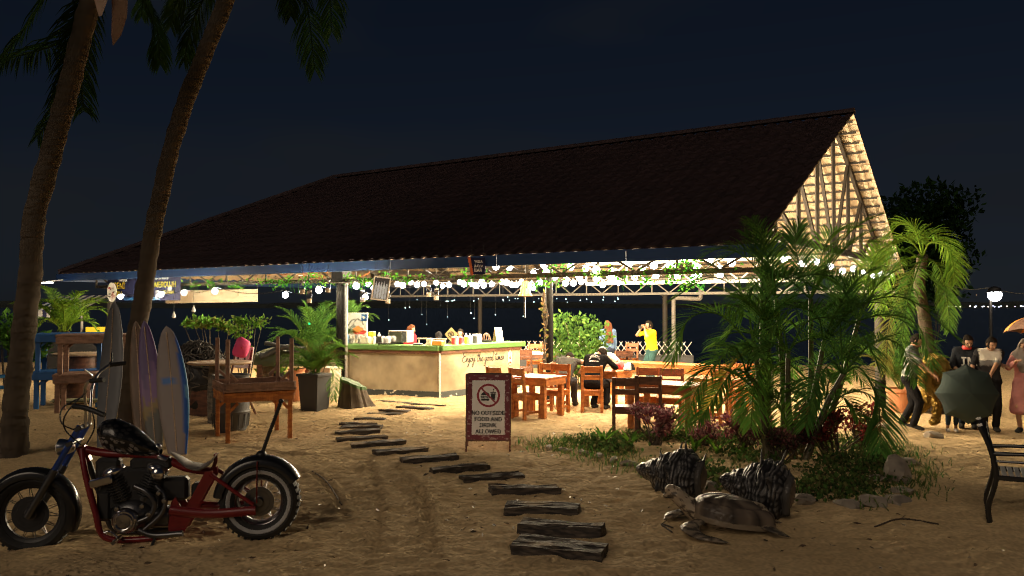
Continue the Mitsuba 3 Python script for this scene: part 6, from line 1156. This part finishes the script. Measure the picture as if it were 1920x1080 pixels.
t = thing('cap', 'white and black baseball cap lying on the small table next to the red bag', 'cap'); c = P(1180, 692, 16.4); c[2] = .745; m = MB(); m.lathe([(.115, 0), (.115, .04), (.09, .11), (.04, .145), (0, .15)], c, n=20, col=(1, 1, 1)); v, f = m.out(); obj('crown', m, 'mat_cloth', t, smooth=60, ) if False else obj('crown', m, 'mat_cloth', t, smooth=True, vc=np.where((v[:, 0] > c[0] + .02)[:, None], V(.012, .012, .012), V(.7, .68, .63))); m = MB(); m.prism([(.11 * math.cos(a), -.06 - .15 * max(0, math.sin(a))) for a in np.linspace(0, np.pi, 14)], .008, rotz(-.4), c); obj('peak', m, 'mat_black', t)
person('woman with long brown hair and a denim jacket standing beyond the bush', gpos(1140, 21.8), (-.25, .97), .93, hands=((-.12, .28, 1.1), (.24, .05, .82)), shirt=(.10, .16, .28), legs=(.03, .04, .07), hair=(.11, .045, .025), hairlen=.40, sleeve=1.9, head=(.1, .2))
t, tr, D = person('person in a yellow shirt holding a phone up to the face, by the rear column', gpos(1222, 21.5), (-.86, -.35), .97, hands=((-.08, .27, 1.50), (.10, .27, 1.52)), elbow=((-.8, .3, -1), (.8, .3, -1)), shirt=(.75, .52, .02), legs=(.03, .07, .07), lean=.1, sleeve=.75)
t = thing('phone', 'dark phone held up by the person in yellow', 'phone'); m = MB(); R2 = rotz(math.atan2(-.35, -.86)); c = tr((.01, .36, 1.54)); m.box(c, (.012, .15, .08), R2); obj('case', m, 'mat_black', t); m = MB(); m.ball(c - R2 @ V(-.008, .05, -.02), (.005, .012, .012)); obj('camera_lens', m, 'mat_chrome', t)
# bar staff
person('bar worker with brown hair and a red top behind the bar', gpos(769, 20.3), (.8, -.4), .95, pelvis=(0, .0, .86), feet=((-.1, .25, 0), (.1, .25, 0)), shirt=(.45, .02, .03), hair=(.10, .04, .02), hairlen=.12, head=(.2, 0), knee=(0, 1, .6))
person('bar worker in a dark cap bent down behind the rail of the bar', gpos(818, 21.3), (.3, -.9), .95, pelvis=(0, 0, .70), lean=.35, feet=((-.1, .2, 0), (.1, .2, 0)), shirt=(.02, .02, .02), cap=(.02, .02, .022), knee=(0, 1, .6), head=(.3, 0))
person('bar worker with dark hair whose face shows behind the red tins', gpos(864, 21.6), (-.3, -.9), .95, pelvis=(0, 0, .70), feet=((-.1, .2, 0), (.1, .2, 0)), shirt=(.30, .08, .10), knee=(0, 1, .6), head=(.1, .1))
# group at the right
stripe = lambda x, y, z: (.45, .44, .40) if (abs((z - .13) % .11) < .018 and z < .42) else (.13, .15, .145)
q = gpos(1703, 14.9); person('man in a dark striped polo shirt and black trousers bending towards the golden figure', q, (.80, -.60), 1.02, lean=.10, head=(.35, -.1), hands=((-.20, .30, 1.0), (.12, .46, .95)), feet=((-.1, -.16, 0), (.12, .08, 0)), shirtcol=stripe, legs=(.012, .012, .014), sleeve=.85, elbow=((-.6, -.6, -.5), (.6, -.6, -.5)))
q = gpos(1852, 14.75); polo = lambda x, y, z: (.62, .58, .50) if z > .375 else ((.20, .20, .195) if z > .27 else (.03, .03, .032)); polo2 = lambda x, y, z: polo(x, y, z) if abs(x) < .175 else (.018, .018, .02)
person('man in a white, grey and black block polo shirt looking down behind the dark umbrella', q, (-.30, -.95), 1.0, lean=.06, head=(.42, .35), hands=((.06, .36, 1.02), (.30, .22, .92)), shirtcol=polo2, legs=(.012, .012, .014), sleeve=.75, elbow=((-.4, -.4, -.6), (.9, -.4, -.2)))
q = gpos(1812, 15.2); t, tr, D = person('person in a dark sports shirt with white letters and a red scarf', q, (-.5, -.87), 1.02, lean=.12, head=(.3, .3), hands=((-.55, .28, 1.18), (.12, .36, 1.06)), shirt=(.018, .02, .025), legs=(.02, .03, .05), sleeve=1.3, elbow=((-.5, -.2, -.7), (.6, -.5, -.6)))
m = MB(); tm = meshkit.text_mesh('IM', .15, .004, True); Rt = np.stack([D['rt'] * -1, D['up'], D['fw']], 1); m.mesh(tm, Rt, D['chest'] + D['fw'] * .125 + D['rt'] * .10 - D['up'] * .12); v, f = m.out(); obj('shirt_lettering', (tr(v), f), 'mat_white', t); m = MB(); m.lathe([(.075, -.03), (.085, 0), (.07, .04)], None if False else (0, 0, 0), n=16); v, f = m.out(); obj('scarf', (tr(v @ np.stack([D['rt'], D['fw'], D['up']], 1).T + D['chest'] + D['up'] * .19 + D['fw'] * .02), f), 'mat_red', t, smooth=True)
q = gpos(1781, 14.9); person('child in dark blue clothes and white shoes half hidden behind the dark umbrella', q, (-.3, -.95), .66, head=(.2, 0), shirt=(.02, .03, .05), legs=(.02, .032, .055), legcut=.6, shoe=(.6, .58, .55), sleeve=.8)
q = gpos(1921, 14.6); person('woman in a grey headscarf and pink dress at the right edge under an orange umbrella', q, (-.75, -.66), .98, head=(.15, 0), hands=((-.18, .22, 1.0), (.06, .34, 1.30)), shirt=(.46, .20, .19), legs=(.42, .18, .17), skirt=True, long_top=True, veil=(.20, .175, .16), sleeve=1.85, elbow=((-.6, -.6, -.5), (.6, -.5, -.5)), legcut=.4)
hp = gpos(1921, 14.6)
def umbrella(label, c, axis, rad, depth, cols, name='umbrella', nr=8, handle=.75):
    t = thing(name, label, 'umbrella'); x, y, z = frame(axis); n = nr
    for k in range(n):
        m = MB(); a0, a1 = k * 2 * np.pi / n, (k + 1) * 2 * np.pi / n; g = np.linspace(0, 1, 8); hh = np.linspace(0, 1, 7); vv = []
        for s in g:
            for h in hh: a = a0 + (a1 - a0) * h; sag = 1 - .13 * math.sin(math.pi * h) * s; e = math.sin(s * 1.25) / math.sin(1.25); vv.append(c + (x * math.cos(a) + y * math.sin(a)) * rad * e * sag - z * depth * (s ** 1.9) * (1 - .10 * math.sin(math.pi * h)))
        i, j = np.meshgrid(np.arange(7), np.arange(6), indexing='ij'); qd = np.stack([i * 7 + j, i * 7 + j + 1, (i + 1) * 7 + j + 1, (i + 1) * 7 + j], -1).reshape(-1, 4); obj('panel', (np.array(vv), qd), cols[k % len(cols)], t, smooth=True)
        m.tube([c + (x * math.cos(a0) + y * math.sin(a0)) * rad * math.sin(s * 1.25) / math.sin(1.25) * .995 - z * (depth * s ** 1.9 + .008) for s in np.linspace(0, 1, 7)], .004, 5); obj('rib', m, 'mat_greysteel', t)
    m = MB(); m.tube([c + z * .05, c - z * handle], .008, 8); m.tube(curve([c - z * handle, c - z * (handle + .05), c - z * (handle + .08) + x * .03, c - z * (handle + .04) + x * .05], 4), .012, 8); obj('shaft', m, 'mat_black', t, smooth=True)
mat('umbgreen', (.014, .027, .026), .9); mat('umbgreen2', (.010, .020, .020), .9)
umbrella('open dark green umbrella lowered to face the camera in front of the group', P(1822, 738, 14.0), (-.22, -.95, .12), .52, .26, ['mat_umbgreen', 'mat_umbgreen2', 'mat_umbgreen'])
umbrella('orange and brown umbrella over the woman at the right edge', V(hp[0] + .12, hp[1] - .25, 1.86), (.0, .1, 1), .60, .28, ['mat_orange', mat('umbbrown', (.22, .12, .08), .6)])
# golden figure
q = gpos(1752, 15.2); t = thing('golden_statue', 'gold glittering statue with a bulky rounded top and two striding legs between the group', 'statue'); c = q
Pq = lambda px, py, dy=0: P(px, py, q[1] + dy)
B = [bone(Pq(1738, 700), Pq(1768, 700, .1), .26, .24), bone(Pq(1752, 690), Pq(1755, 735), .27, .2), bone(Pq(1780, 695, .1), Pq(1778, 722), .16, .13), bone(Pq(1742, 735), Pq(1725, 765), .14, .11), bone(Pq(1725, 765), Pq(1712, 782), .11, .085), bone(Pq(1712, 782), Pq(1698, 787, -.1), .08, .05), bone(Pq(1752, 735, -.1), Pq(1757, 762, -.15), .12, .09), bone(Pq(1757, 762, -.15), Pq(1756, 790, -.15), .09, .07), bone(Pq(1740, 690, -.2), Pq(1738, 725, -.35), .08, .06), bone(Pq(1738, 725, -.35), Pq(1750, 742, -.4), .06, .05), bone(Pq(1756, 790, -.15), Pq(1748, 793, -.35), .07, .045)]
tm = smoothm(union(B), .03, 10); v = np.array(tm.vertices); v = v + np.array(tm.vertex_normals) * (meshkit.fbm(v * 9, 3)[:, None] - .5) * .11; obj('body', (v, np.array(tm.faces)), 'mat_gold', t, smooth=40)
m = MB(); r = np.random.default_rng(3)
for k in range(160): p = v[r.integers(len(v))]; a = nrm(r.normal(0, 1, 3)); b_ = nrm(np.cross(a, r.normal(0, 1, 3))); m.add([p - a * .03, p + b_ * .03, p + a * .03, p - b_ * .03], [[0, 1, 2], [0, 2, 3]])
obj('flakes', m, 'mat_gold', t)
# ---------------------------------------------------------------- hung under the roof and at its edges
def banner_pts(corners): return [np.asarray(c, float) for c in corners]
def sheet(c, n=14, wave=.03, seed=1):
    """corners tl, tr, br, bl -> rippled sheet (v, quads)"""
    tl, tr_, br, bl = c; U, Vv = np.meshgrid(np.linspace(0, 1, n * 2), np.linspace(0, 1, n), indexing='ij'); p = (1 - U)[..., None] * ((1 - Vv)[..., None] * tl + Vv[..., None] * bl) + U[..., None] * ((1 - Vv)[..., None] * tr_ + Vv[..., None] * br)
    nn = nrm(np.cross(tr_ - tl, bl - tl)); p = p + nn * (wave * (meshkit.noise(np.stack([U * 5, Vv * 1.5, U * 0], -1), seed) - .5))[..., None]; m2 = n * 2; i, j = np.meshgrid(np.arange(m2 - 1), np.arange(n - 1), indexing='ij')
    return p.reshape(-1, 3), np.stack([i * n + j, (i + 1) * n + j, (i + 1) * n + j + 1, i * n + j + 1], -1).reshape(-1, 4)
BB = FB + .16
A_, B_ = on_b(202, 520, BB), on_b(339, 515, BB); hgt = (on_b(339, 515, BB) - on_b(339, 559, BB))[2]; h2 = (A_ - on_b(202, 568, BB))[2]; hgt = (hgt + h2) / 2
A_[2] = B_[2] = (A_[2] + B_[2]) / 2; t = thing('printed_banner', 'dark blue banner with yellow capital letters hung under the left eave', 'banner'); dn = V(0, 0, -hgt)
m = MB(); v, f = sheet((A_, B_, B_ + dn, A_ + dn), wave=.02); obj('cloth', (v, f), mat('navy', (.012, .015, .05), .7, spec=.15), t, smooth=True); m = MB(); ax = nrm(B_ - A_); nb = PN; Lb = np.linalg.norm(B_ - A_)
if ax @ V(1, 0, 0) < 0: ax = -ax
Rb = np.stack([ax, V(0, 0, 1), PN], 1); O_ = A_ if (B_ - A_) @ ax > 0 else B_
m.prism(rect(.25 * Lb, -hgt * .99, .74 * Lb, -hgt * .86), .004, Rb, O_ + PN * .018); obj('blue_strip', m, 'mat_bluepaint', t)
def word(txt, fx, fy, h, mt, bold=True):
    tm = meshkit.text_mesh(txt, h, .004, bold); m = MB(); m.mesh(tm, Rb, O_ + Rb @ V(fx * Lb, -fy * hgt, .024)); obj('lettering', m, mt, t)
word('PENI', .10, .50, .18, 'mat_yellow'); word('API & MEROUJH', .50, .47, .15, 'mat_yellow'); word('ZEM', .12, .80, .13, 'mat_yellow'); word('SELLER', .47, .80, .14, 'mat_yellow'); word('INSELERIH', .74, .74, .09, 'mat_yellow')
word('YANANIK', .17, .20, .07, 'mat_white'); word('NINYANNEL SURYA NEGUN', .52, .16, .065, 'mat_white')
m = MB(); m.prism([(.87 * Lb + .1 * math.cos(a), -.53 * hgt + .10 * math.sin(a)) for a in np.linspace(0, 6.28, 18)[:-1]], .003, Rb, O_ + PN * .02); obj('pink_badge', m, mat('palepink', (.5, .28, .30), .6), t); m = MB(); m.prism(rect(.68 * Lb, -.95 * hgt, .73 * Lb, -.58 * hgt), .003, Rb, O_ + PN * .02); obj('grey_badge', m, 'mat_grey', t)
A_, B_ = on_b(310, 546, FB - .3), on_b(486, 541, FB - .3); A_[2] = B_[2] = (A_[2] + B_[2]) / 2; t = thing('cloth_strip', 'long plain cream cloth strip hung below the left eave truss', 'cloth'); v, f = sheet((A_, B_, B_ - V(0, 0, .33), A_ - V(0, 0, .36)), wave=.10, seed=4); scene['mat_thincloth'] = {'type': 'principledthin', 'base_color': {'type': 'rgb', 'value': [.50, .42, .32]}, 'roughness': .8, 'diff_trans': 1.0, 'spec_trans': 0.0}; obj('cloth', (v, f), 'mat_thincloth', t, smooth=True)
m = MB()
for k in range(7): c = A_ + (B_ - A_) * (.02 + .16 * k); m.tube([c, c + V(0, 0, .14)], .008, 5)
obj('tie', m, 'mat_bark', t, kind='stuff')
# oval board on the left column
t = thing('oval_sign', 'white surfboard-shaped sign with small pictures fixed on the leftmost column', 'sign'); c = P(210, 548, 21.6); m = MB(); g = np.linspace(0, 2 * np.pi, 30)[:-1]; Ro = rotz(.1) @ rotx(math.pi / 2); m.prism([(.12 * math.cos(a), .26 * math.sin(a)) for a in g], .02, Ro, c); obj('board', m, 'mat_white', t); m = MB(); r = np.random.default_rng(6)
for k in range(14): m.prism(blob(r.uniform(-.06, .06), r.uniform(-.18, .12), r.uniform(.01, .03), r.uniform(.01, .03), 3, k), .004, Ro, c + Ro @ V(0, 0, .02 + .0004 * k), ((.4, .05, .04), (.05, .05, .06), (.5, .3, .2))[k % 3])
obj('pictures', m, 'mat_paint', t, vc=True)
# hanging glass jars
def jar(px, py, y, top=None):
    c = P(px, py, y); t = thing('jar_lantern', f'glass jar lantern, {top}', 'jar lantern', 'glass jar lanterns hung under the roof'); m = MB(); m.lathe([(0, -.12), (.05, -.12), (.06, -.10), (.06, .06), (.042, .09), (.042, .11), (0, .11)], c, n=14); obj('glass', m, 'mat_glass', t, smooth=40); m = MB(); m.lathe([(0, .112), (.046, .112), (.046, .145), (0, .145)], c, n=12); obj('lid', m, 'mat_greysteel', t); m = MB(); m.lathe([(0, -.11), (.05, -.11), (.05, -.02), (0, -.02)], c, n=12); obj('filling', m, 'mat_cream', t); m = MB(); m.tube([c + V(0, 0, .14), V(c[0], c[1], 2.6 + .3)], .005, 4); obj('cord', m, 'mat_black', t); return t
for px, py, y, lb in ((567, 541, 17, 'left and higher of the pair left of the round column'), (580, 558, 17, 'right and lower of the pair left of the round column'), (615, 538, 17, 'beside the left side of the round column'), (680, 556, 17.5, 'just left of the tilted picture'), (727, 559, 17.5, 'just right of the tilted picture'), (804, 547, 18, 'left of the pair above the bar corner'), (818, 553, 18, 'right of the pair above the bar corner')): jar(px, py, y, lb)
for px, py, y, lb in ((326, 591, 19, 'lower'), (363, 580, 19, 'upper')):
    c = P(px, py, y); t = thing('hanging_bulb', f'small unlit white drop-shaped bulb hanging below the cream strip, the {lb} one', 'bulb', 'drop-shaped bulbs below the cream strip'); m = MB(); m.lathe([(0, -.07), (.035, -.06), (.048, -.03), (.03, .03), (.015, .06), (.015, .085), (0, .085)], c, n=14); obj('globe', m, 'mat_white', t, smooth=True); m = MB(); m.tube([c + V(0, 0, .08), V(c[0], c[1], 2.6)], .004, 4); obj('cord', m, 'mat_black', t)
# bell
c = P(985, 541, 17.5); t = thing('bell', 'large tan bell hung above the tables with a long white pull cord', 'bell'); m = MB(); m.lathe([(0, .17), (.06, .165), (.085, .12), (.10, 0), (.13, -.12), (.155, -.16), (.15, -.165), (.12, -.13), (.08, .1), (0, .14)], c, n=22); obj('body', m, mat('brass', (.48, .27, .08), .45, .3), t, smooth=40); m = MB(); m.tube([c + V(0, 0, .1), c - V(0, 0, .2)], .02, 6); m.tube([c - V(0, 0, .18), c - V(0, 0, .62)], .012, 6); obj('pull_cord', m, 'mat_white', t); m = MB(); m.tube([c + V(0, 0, .16), V(c[0], c[1], 3.05)], .012, 6); obj('hanger', m, 'mat_black', t)
# tilted framed picture
c = P(714, 541, 16.9); t = thing('framed_picture', 'white-framed picture of pale blue figures hanging tilted by the round column', 'picture'); Rp = rotz(.35) @ rotx(math.pi / 2 + .18) @ rotz(-.12); m = MB()
for a, s in (((0, .235, 0), (.36, .03, .02)), ((0, -.235, 0), (.36, .03, .02)), ((.165, 0, 0), (.03, .44, .02)), ((-.165, 0, 0), (.03, .44, .02))): m.box(c + Rp @ V(*a), s, Rp)
obj('frame', m, 'mat_white', t); m = MB(); m.prism(rect(-.15, -.22, .15, .22), .006, Rp, c, (.05, .06, .09)); r = np.random.default_rng(9)
for k in range(5): x = -.11 + .055 * k; m.prism([(x - .022, -.21), (x + .022, -.21), (x + .026, .04), (x + .012, .10), (x, .13 + r.uniform(0, .03)), (x - .012, .10), (x - .026, .04)], .003 + .0006 * k, Rp, c + Rp @ V(0, 0, .006), V(.45, .58, .85) * r.uniform(.8, 1.2))
obj('print', m, 'mat_paint', t, vc=True); m = MB(); 
for s in (-1, 1): m.tube([c + Rp @ V(s * .14, .24, 0), V((c + Rp @ V(s * .14, .24, 0))[0], (c + Rp @ V(s * .14, .24, 0))[1], 2.9)], .004, 4)
obj('wires', m, 'mat_black', t, kind='stuff')
c = P(896, 499, 15.6); t = thing('hanging_sign', 'small blue and orange sign hung between the truss bars above the bar', 'sign'); Rp = rotz(-.3) @ rotx(math.pi / 2); m = MB(); m.prism(rect(-.15, -.16, .15, .16), .02, Rp, c); obj('board', m, 'mat_navy', t); m = MB(); m.prism([(-.20, .17), (-.14, .17), (-.08, -.17), (-.13, -.17)], .03, Rp, c); obj('side_strip', m, mat('vermilion', (.6, .13, .03), .5), t)
for k, (w_, h_) in enumerate((('TIGA', .05), ('RAYA', .05), ('BAR', .06))): tm = meshkit.text_mesh(w_, h_, .003, True); m = MB(); m.mesh(tm, Rp, c + Rp @ V(-.07, .06 - .085 * k, .021)); obj('lettering', m, 'mat_white', t)
m = MB()
for s in (-1, 1): q = c + Rp @ V(s * .12, .15, 0); m.tube([q, V(q[0], q[1], 3.2)], .004, 4)
obj('wires', m, 'mat_black', t, kind='stuff')
t = thing('rattan_hoops', 'orange-brown bent rattan hoops stored up in the roof behind the first column', 'rattan hoops'); r = np.random.default_rng(12); c = W(a_at(600, 4.2), 4.2, 2.92)
for k in range(9):
    m = MB(); o = c + PU * r.uniform(-1.3, 2.2) + PN * r.uniform(-.6, .6) + V(0, 0, r.uniform(-.02, .14)); w_, h_ = r.uniform(.35, .6), r.uniform(.10, .2); m.tube([o + PU * w_ * math.cos(a) + V(0, 0, h_ * math.sin(a)) + PN * .2 * math.sin(a + k) for a in np.linspace(0, 2 * np.pi, 22)], .014, 6); obj('hoop', m, 'mat_orangewood', t)
# ---------------------------------------------------------------- beyond the pavilion
lw0, lw1 = P(958, 680, 27.0), P(1300, 684, 26.2); lw0[2] = lw1[2] = 0; d = lw1 - lw0; LA = math.atan2(d[1], d[0]); LL = np.linalg.norm(d)
t = thing('low_wall', 'low dark wall along the seaward edge of the pavilion', 'wall'); m = MB(); m.box((lw0 + lw1) / 2 + V(0, 0, .10), (LL, .2, .64), rotz(LA)); obj('body', m, 'mat_darkgrey', t); m = MB(); m.box((lw0 + lw1) / 2 + V(0, 0, .44), (LL, .26, .05), rotz(LA)); obj('coping', m, 'mat_darkgrey', t)
t = thing('lattice_fence', 'white diamond lattice fence on top of the low dark wall', 'fence'); dd = nrm(d); n = int(LL / .2)
for k in range(n):
    for s in (-1, 1):
        m = MB(); c = lw0 + dd * (.2 * k + .1) + V(0, s * .006, .68); m.bar(c - dd * s * .15 - V(0, 0, .21), c + dd * s * .15 + V(0, 0, .21), .018, .008, up=(0, 1, 0), bev=0); obj('slat', m, 'mat_white', t)
# dark grey planter box at the right
p = gpos(1405, 16.6); t = thing('planter_box', 'large plain dark grey planter box behind the rightmost table', 'planter'); m = MB(); m.box(p + V(.1, 0, .38), (.62, .5, .82), rotz(-YAW), .015); obj('box', m, 'mat_darkgrey', t); m = MB(); m.box(p + V(.1, 0, .795), (.66, .54, .04), rotz(-YAW), .01); obj('rim', m, 'mat_darkgrey', t)
# fairy lights: tiny cool white lights hanging beyond the pavilion
FL = [(760, 577), (782, 562), (791, 590), (729, 600), (837, 565), (840, 565), (848, 564), (852, 563), (839, 594), (883, 587), (888, 564), (889, 597), (897, 560), (943, 562), (929, 590), (952, 557), (944, 564), (966, 560), (955, 563), (971, 560), (981, 593), (1004, 554), (1010, 560), (1001, 566), (1061, 561), (1064, 567), (1044, 560), (1088, 563), (1100, 561), (1109, 566), (1131, 562), (1132, 557), (1158, 558), (1159, 561), (1153, 565), (826, 573), (768, 576), (800, 608)]
t = thing('fairy_light_string', 'scattered tiny bluish-white fairy lights hung on wires beyond the pavilion', 'fairy lights'); wz = []
r = np.random.default_rng(15)
for px, py in FL:
    y = r.uniform(28, 31); c = P(px, py, y); k = newkey('led', t); scene[k] = {'type': 'sphere', 'center': c.tolist(), 'radius': float(r.uniform(.012, .021)), 'emitter': emit([3.2, 5.0, 4.6], .0005)}; wz.append(c)
wz = sorted(wz, key=lambda c: c[0] / c[1]); m = MB(); top = [V(c[0], c[1], 3.4) for c in wz]; m.tube(top, .005, 4)
for a, b_ in zip(wz, top): m.tube([a, b_], .0025, 3)
obj('wires', m, 'mat_black', t, kind='stuff')
c = P(580, 607, 18.5); k = thing('green_led', 'single small green light glowing among the palm leaves by the column', 'lamp'); scene[k] = {'type': 'sphere', 'center': c.tolist(), 'radius': .025, 'emitter': emit([.05, 1.6, .5], .0005)}
# far shore lights
r = np.random.default_rng(19)
for k, (px, col) in enumerate(((1780, 0), (1786, 1), (1793, 0), (1800, 0), (1819, 0), (1828, 1), (1830, 1), (1842, 1), (1845, 1), (1853, 0), (1862, 1), (1865, 1), (1873, 1), (1877, 1), (1888, 0), (1903, 1), (1914, 1), (1918, 1))):
    c = P(px, 574.5 + r.uniform(-1.2, 1.2), 2450); key = newkey('shore_light'); lab(key, 'tiny white lamp in the row of lights along the far shore', 'shore light', 'row of lamps along the far shore'); scene[key] = {'type': 'sphere', 'center': c.tolist(), 'radius': float(r.uniform(1.0, 1.9)), 'emitter': emit([5, 5.6, 7.0] if col else [4, 3.6, 3], .0002)}
for px, py, nm in ((1773, 557, 'red'), (1831, 553, 'amber')):
    c = P(px, py, 2400); key = thing('mast_light', f'small dim {nm} light standing above the far shore', 'lamp'); scene[key] = {'type': 'sphere', 'center': c.tolist(), 'radius': 1.2, 'emitter': emit([1.6, .25, .12] if nm == 'red' else [1.6, .6, .2], .0002)}
# floodlight
c = P(1865, 553, 34); t = thing('floodlight', 'bright floodlight on a dark pole far behind the people at the right', 'floodlight'); k = newkey('lamp', t); scene[k] = {'type': 'sphere', 'center': c.tolist(), 'radius': .27, 'emitter': emit([40, 34, 26], 1.0)}; m = MB(); m.tube([V(c[0], c[1] + .3, -.8), V(c[0], c[1] + .3, c[2] + .25), V(c[0], c[1], c[2] + .3)], .06, 8); obj('pole', m, 'mat_black', t)
m = MB(); m.lathe([(.30, .12), (.22, .29), (.06, .36), (0, .36)], c, n=18); obj('hood', m, 'mat_black', t, smooth=40)
m = MB(); m.tube(curve([c + V(0, .3, .3), c + V(2.2, 2, .1), c + V(5, 4, .25)], 6), .02, 5); m.tube(curve([c + V(0, .3, .3), P(1800, 540, 37), P(1700, 505, 42)], 6), .02, 5); obj('cable', m, 'mat_greysteel', t)
# dark trees at the right, against the sky
def farpalm(label, px, y, toppy, seed):
    b = P(px, 600, y); b[2] = -.5; tp = P(px + 8, toppy, y); t = thing('palm_tree', label, 'palm tree', 'dark palms on the right-hand shore'); palm_trunk(t, [b, (b + tp) / 2 + V(.2, 0, 0), tp], .16, .11, ring=.2, n=10)
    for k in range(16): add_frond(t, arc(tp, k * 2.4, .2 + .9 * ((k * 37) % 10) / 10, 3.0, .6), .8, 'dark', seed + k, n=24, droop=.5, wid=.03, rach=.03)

b = P(1700, 690, 33); b[2] = -.4; r = np.random.default_rng(31); bl = [P(1690 + r.uniform(-30, 120), r.uniform(370, 545), 38 + r.uniform(-2, 3)) for _ in range(26)]
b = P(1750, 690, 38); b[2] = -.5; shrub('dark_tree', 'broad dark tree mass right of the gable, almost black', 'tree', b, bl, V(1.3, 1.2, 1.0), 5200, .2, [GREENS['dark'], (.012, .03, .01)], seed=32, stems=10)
# ---------------------------------------------------------------- far left
c = W(20.0, 7.6, 2.70); t = thing('tube_lamp', 'short white tube lamp glowing under the left corner of the eave', 'lamp'); k = newkey('tube', t); m = MB(); m.tube([c - PU * .3, c + PU * .3], .022, 10); scene[k] = {**mikit.ply(m.out(), 'mat_white'), 'emitter': emit([13, 12.5, 12], 2.0)}; m = MB(); m.box(c + V(0, 0, .045), (.7, .06, .03), np.stack([PU, PN, V(0, 0, 1)], 1)); m.bar(c + V(0, 0, .05), c - PN * .45 + V(0, 0, .10), .03); obj('fitting', m, 'mat_white', t)
t = thing('striped_awning', 'blue and white striped awning behind the far-left palm', 'awning'); A_, B_ = P(106, 556, 24.5), P(206, 553, 25.5); n = 14
for k in range(n):
    p, q = A_ + (B_ - A_) * k / n, A_ + (B_ - A_) * (k + 1) / n; m = MB(); dn = V(-.15, -1.3, -.42); th = V(0, 0, -.02); m.add([p, q, q + dn, p + dn, p + th, q + th, q + dn + th, p + dn + th], [[0, 1, 2], [0, 2, 3], [4, 6, 5], [4, 7, 6], [3, 2, 6], [3, 6, 7]]); m.add([p + dn, q + dn, q + dn - V(0, 0, .22), p + dn - V(0, 0, .22)], [[0, 1, 2], [0, 2, 3]]); obj('stripe', m, ('mat_navy', 'mat_grey')[k % 2], t)
for s in (0.02, .98): p = A_ + (B_ - A_) * s + V(-.15, -1.3, -.5); m = MB(); m.tube([p, V(p[0], p[1], -.2)], .04, 8); obj('post', m, 'mat_greysteel', t)
t = thing('food_cart', 'dark stall counter with a yellow panel under the striped awning', 'stall'); c = P(165, 660, 24.2); c[2] = 0; m = MB(); m.box(c + V(0, 0, .45), (2.0, .7, 1.1), rotz(.2), .02); obj('body', m, 'mat_black', t); m = MB(); m.box(c + V(.35, -.1, 1.25), (.7, .06, .34), rotz(.2), .01); obj('yellow_panel', m, 'mat_yellow', t); m = MB(); m.box(c + V(0, 0, 1.03), (2.1, .8, .05), rotz(.2), .01); obj('top', m, 'mat_darkgrey', t)
b = P(20, 690, 16.5); b[2] = -.1; shrub('shrub', 'dark leafy shrub behind the trunk at the left edge', 'shrub', b, [P(10 + dx, 640 + dy, 16.5) for dx, dy in ((-10, 0), (15, -15), (35, 10), (0, -30), (40, 25), (60, 5))], V(.3, .3, .25), 700, .09, [GREENS['deep'], GREENS['mid']], seed=44, stems=9)
# small things scattered over the sand
m = MB(); r = np.random.default_rng(23); xy = np.stack([r.uniform(-8, 9, 5200), r.uniform(4.2, 18, 5200)], 1); dn = meshkit.fbm(np.append(xy * .5, xy[:, :1] * 0, 1), 3, 4); xy = xy[(r.random(5200) < np.clip((dn - .35) * 3, .1, 1)) & ~shp_.contains_xy(bedp, xy[:, 0], xy[:, 1])][:1500]; zz = ground_h(xy[:, 0], xy[:, 1])
for (x, y), z in zip(xy, zz):
    a = r.uniform(0, 6.28); l = r.uniform(.012, .045); d = V(math.cos(a), math.sin(a), r.normal(0, .15)); s_ = V(-d[1], d[0], r.normal(0, .3)) * l * r.uniform(.12, .4); p = V(x, y, z + .006); m.add([p - d * l, p + s_, p + d * l, p - s_ + V(0, 0, .006)], [[0, 1, 2], [0, 2, 3]], V(*((.10, .065, .04), (.2, .14, .08), (.05, .04, .03), (.38, .30, .2))[r.integers(4)]))
obj('sand_litter', m, 'mat_leafsolid', vc=True, kind='stuff', label='dry leaf bits, husks and twigs scattered over the sand', cat='litter')
for k, (pts, lb) in enumerate(([[(585, 885), (612, 905), (640, 948)], 'long dark twig lying on the sand right of the rear wheel'], [[(1260, 1000), (1240, 985), (1262, 992)], 'short crooked twig in front of the turtle head'], [[(1640, 990), (1690, 975), (1760, 985)], 'thin twig on the sand below the flat stones'])):
    t = thing('twig', lb, 'twig'); m = MB(); q = [Gs(*p) + V(0, 0, .012) for p in pts]; m.tube(curve(q, 6), .008, 5); obj('stem', m, 'mat_bark', t); m = MB(); m.tube([q[1], q[1] + V(.06, .05, .02)], .004, 4); obj('side_shoot', m, 'mat_bark', t)
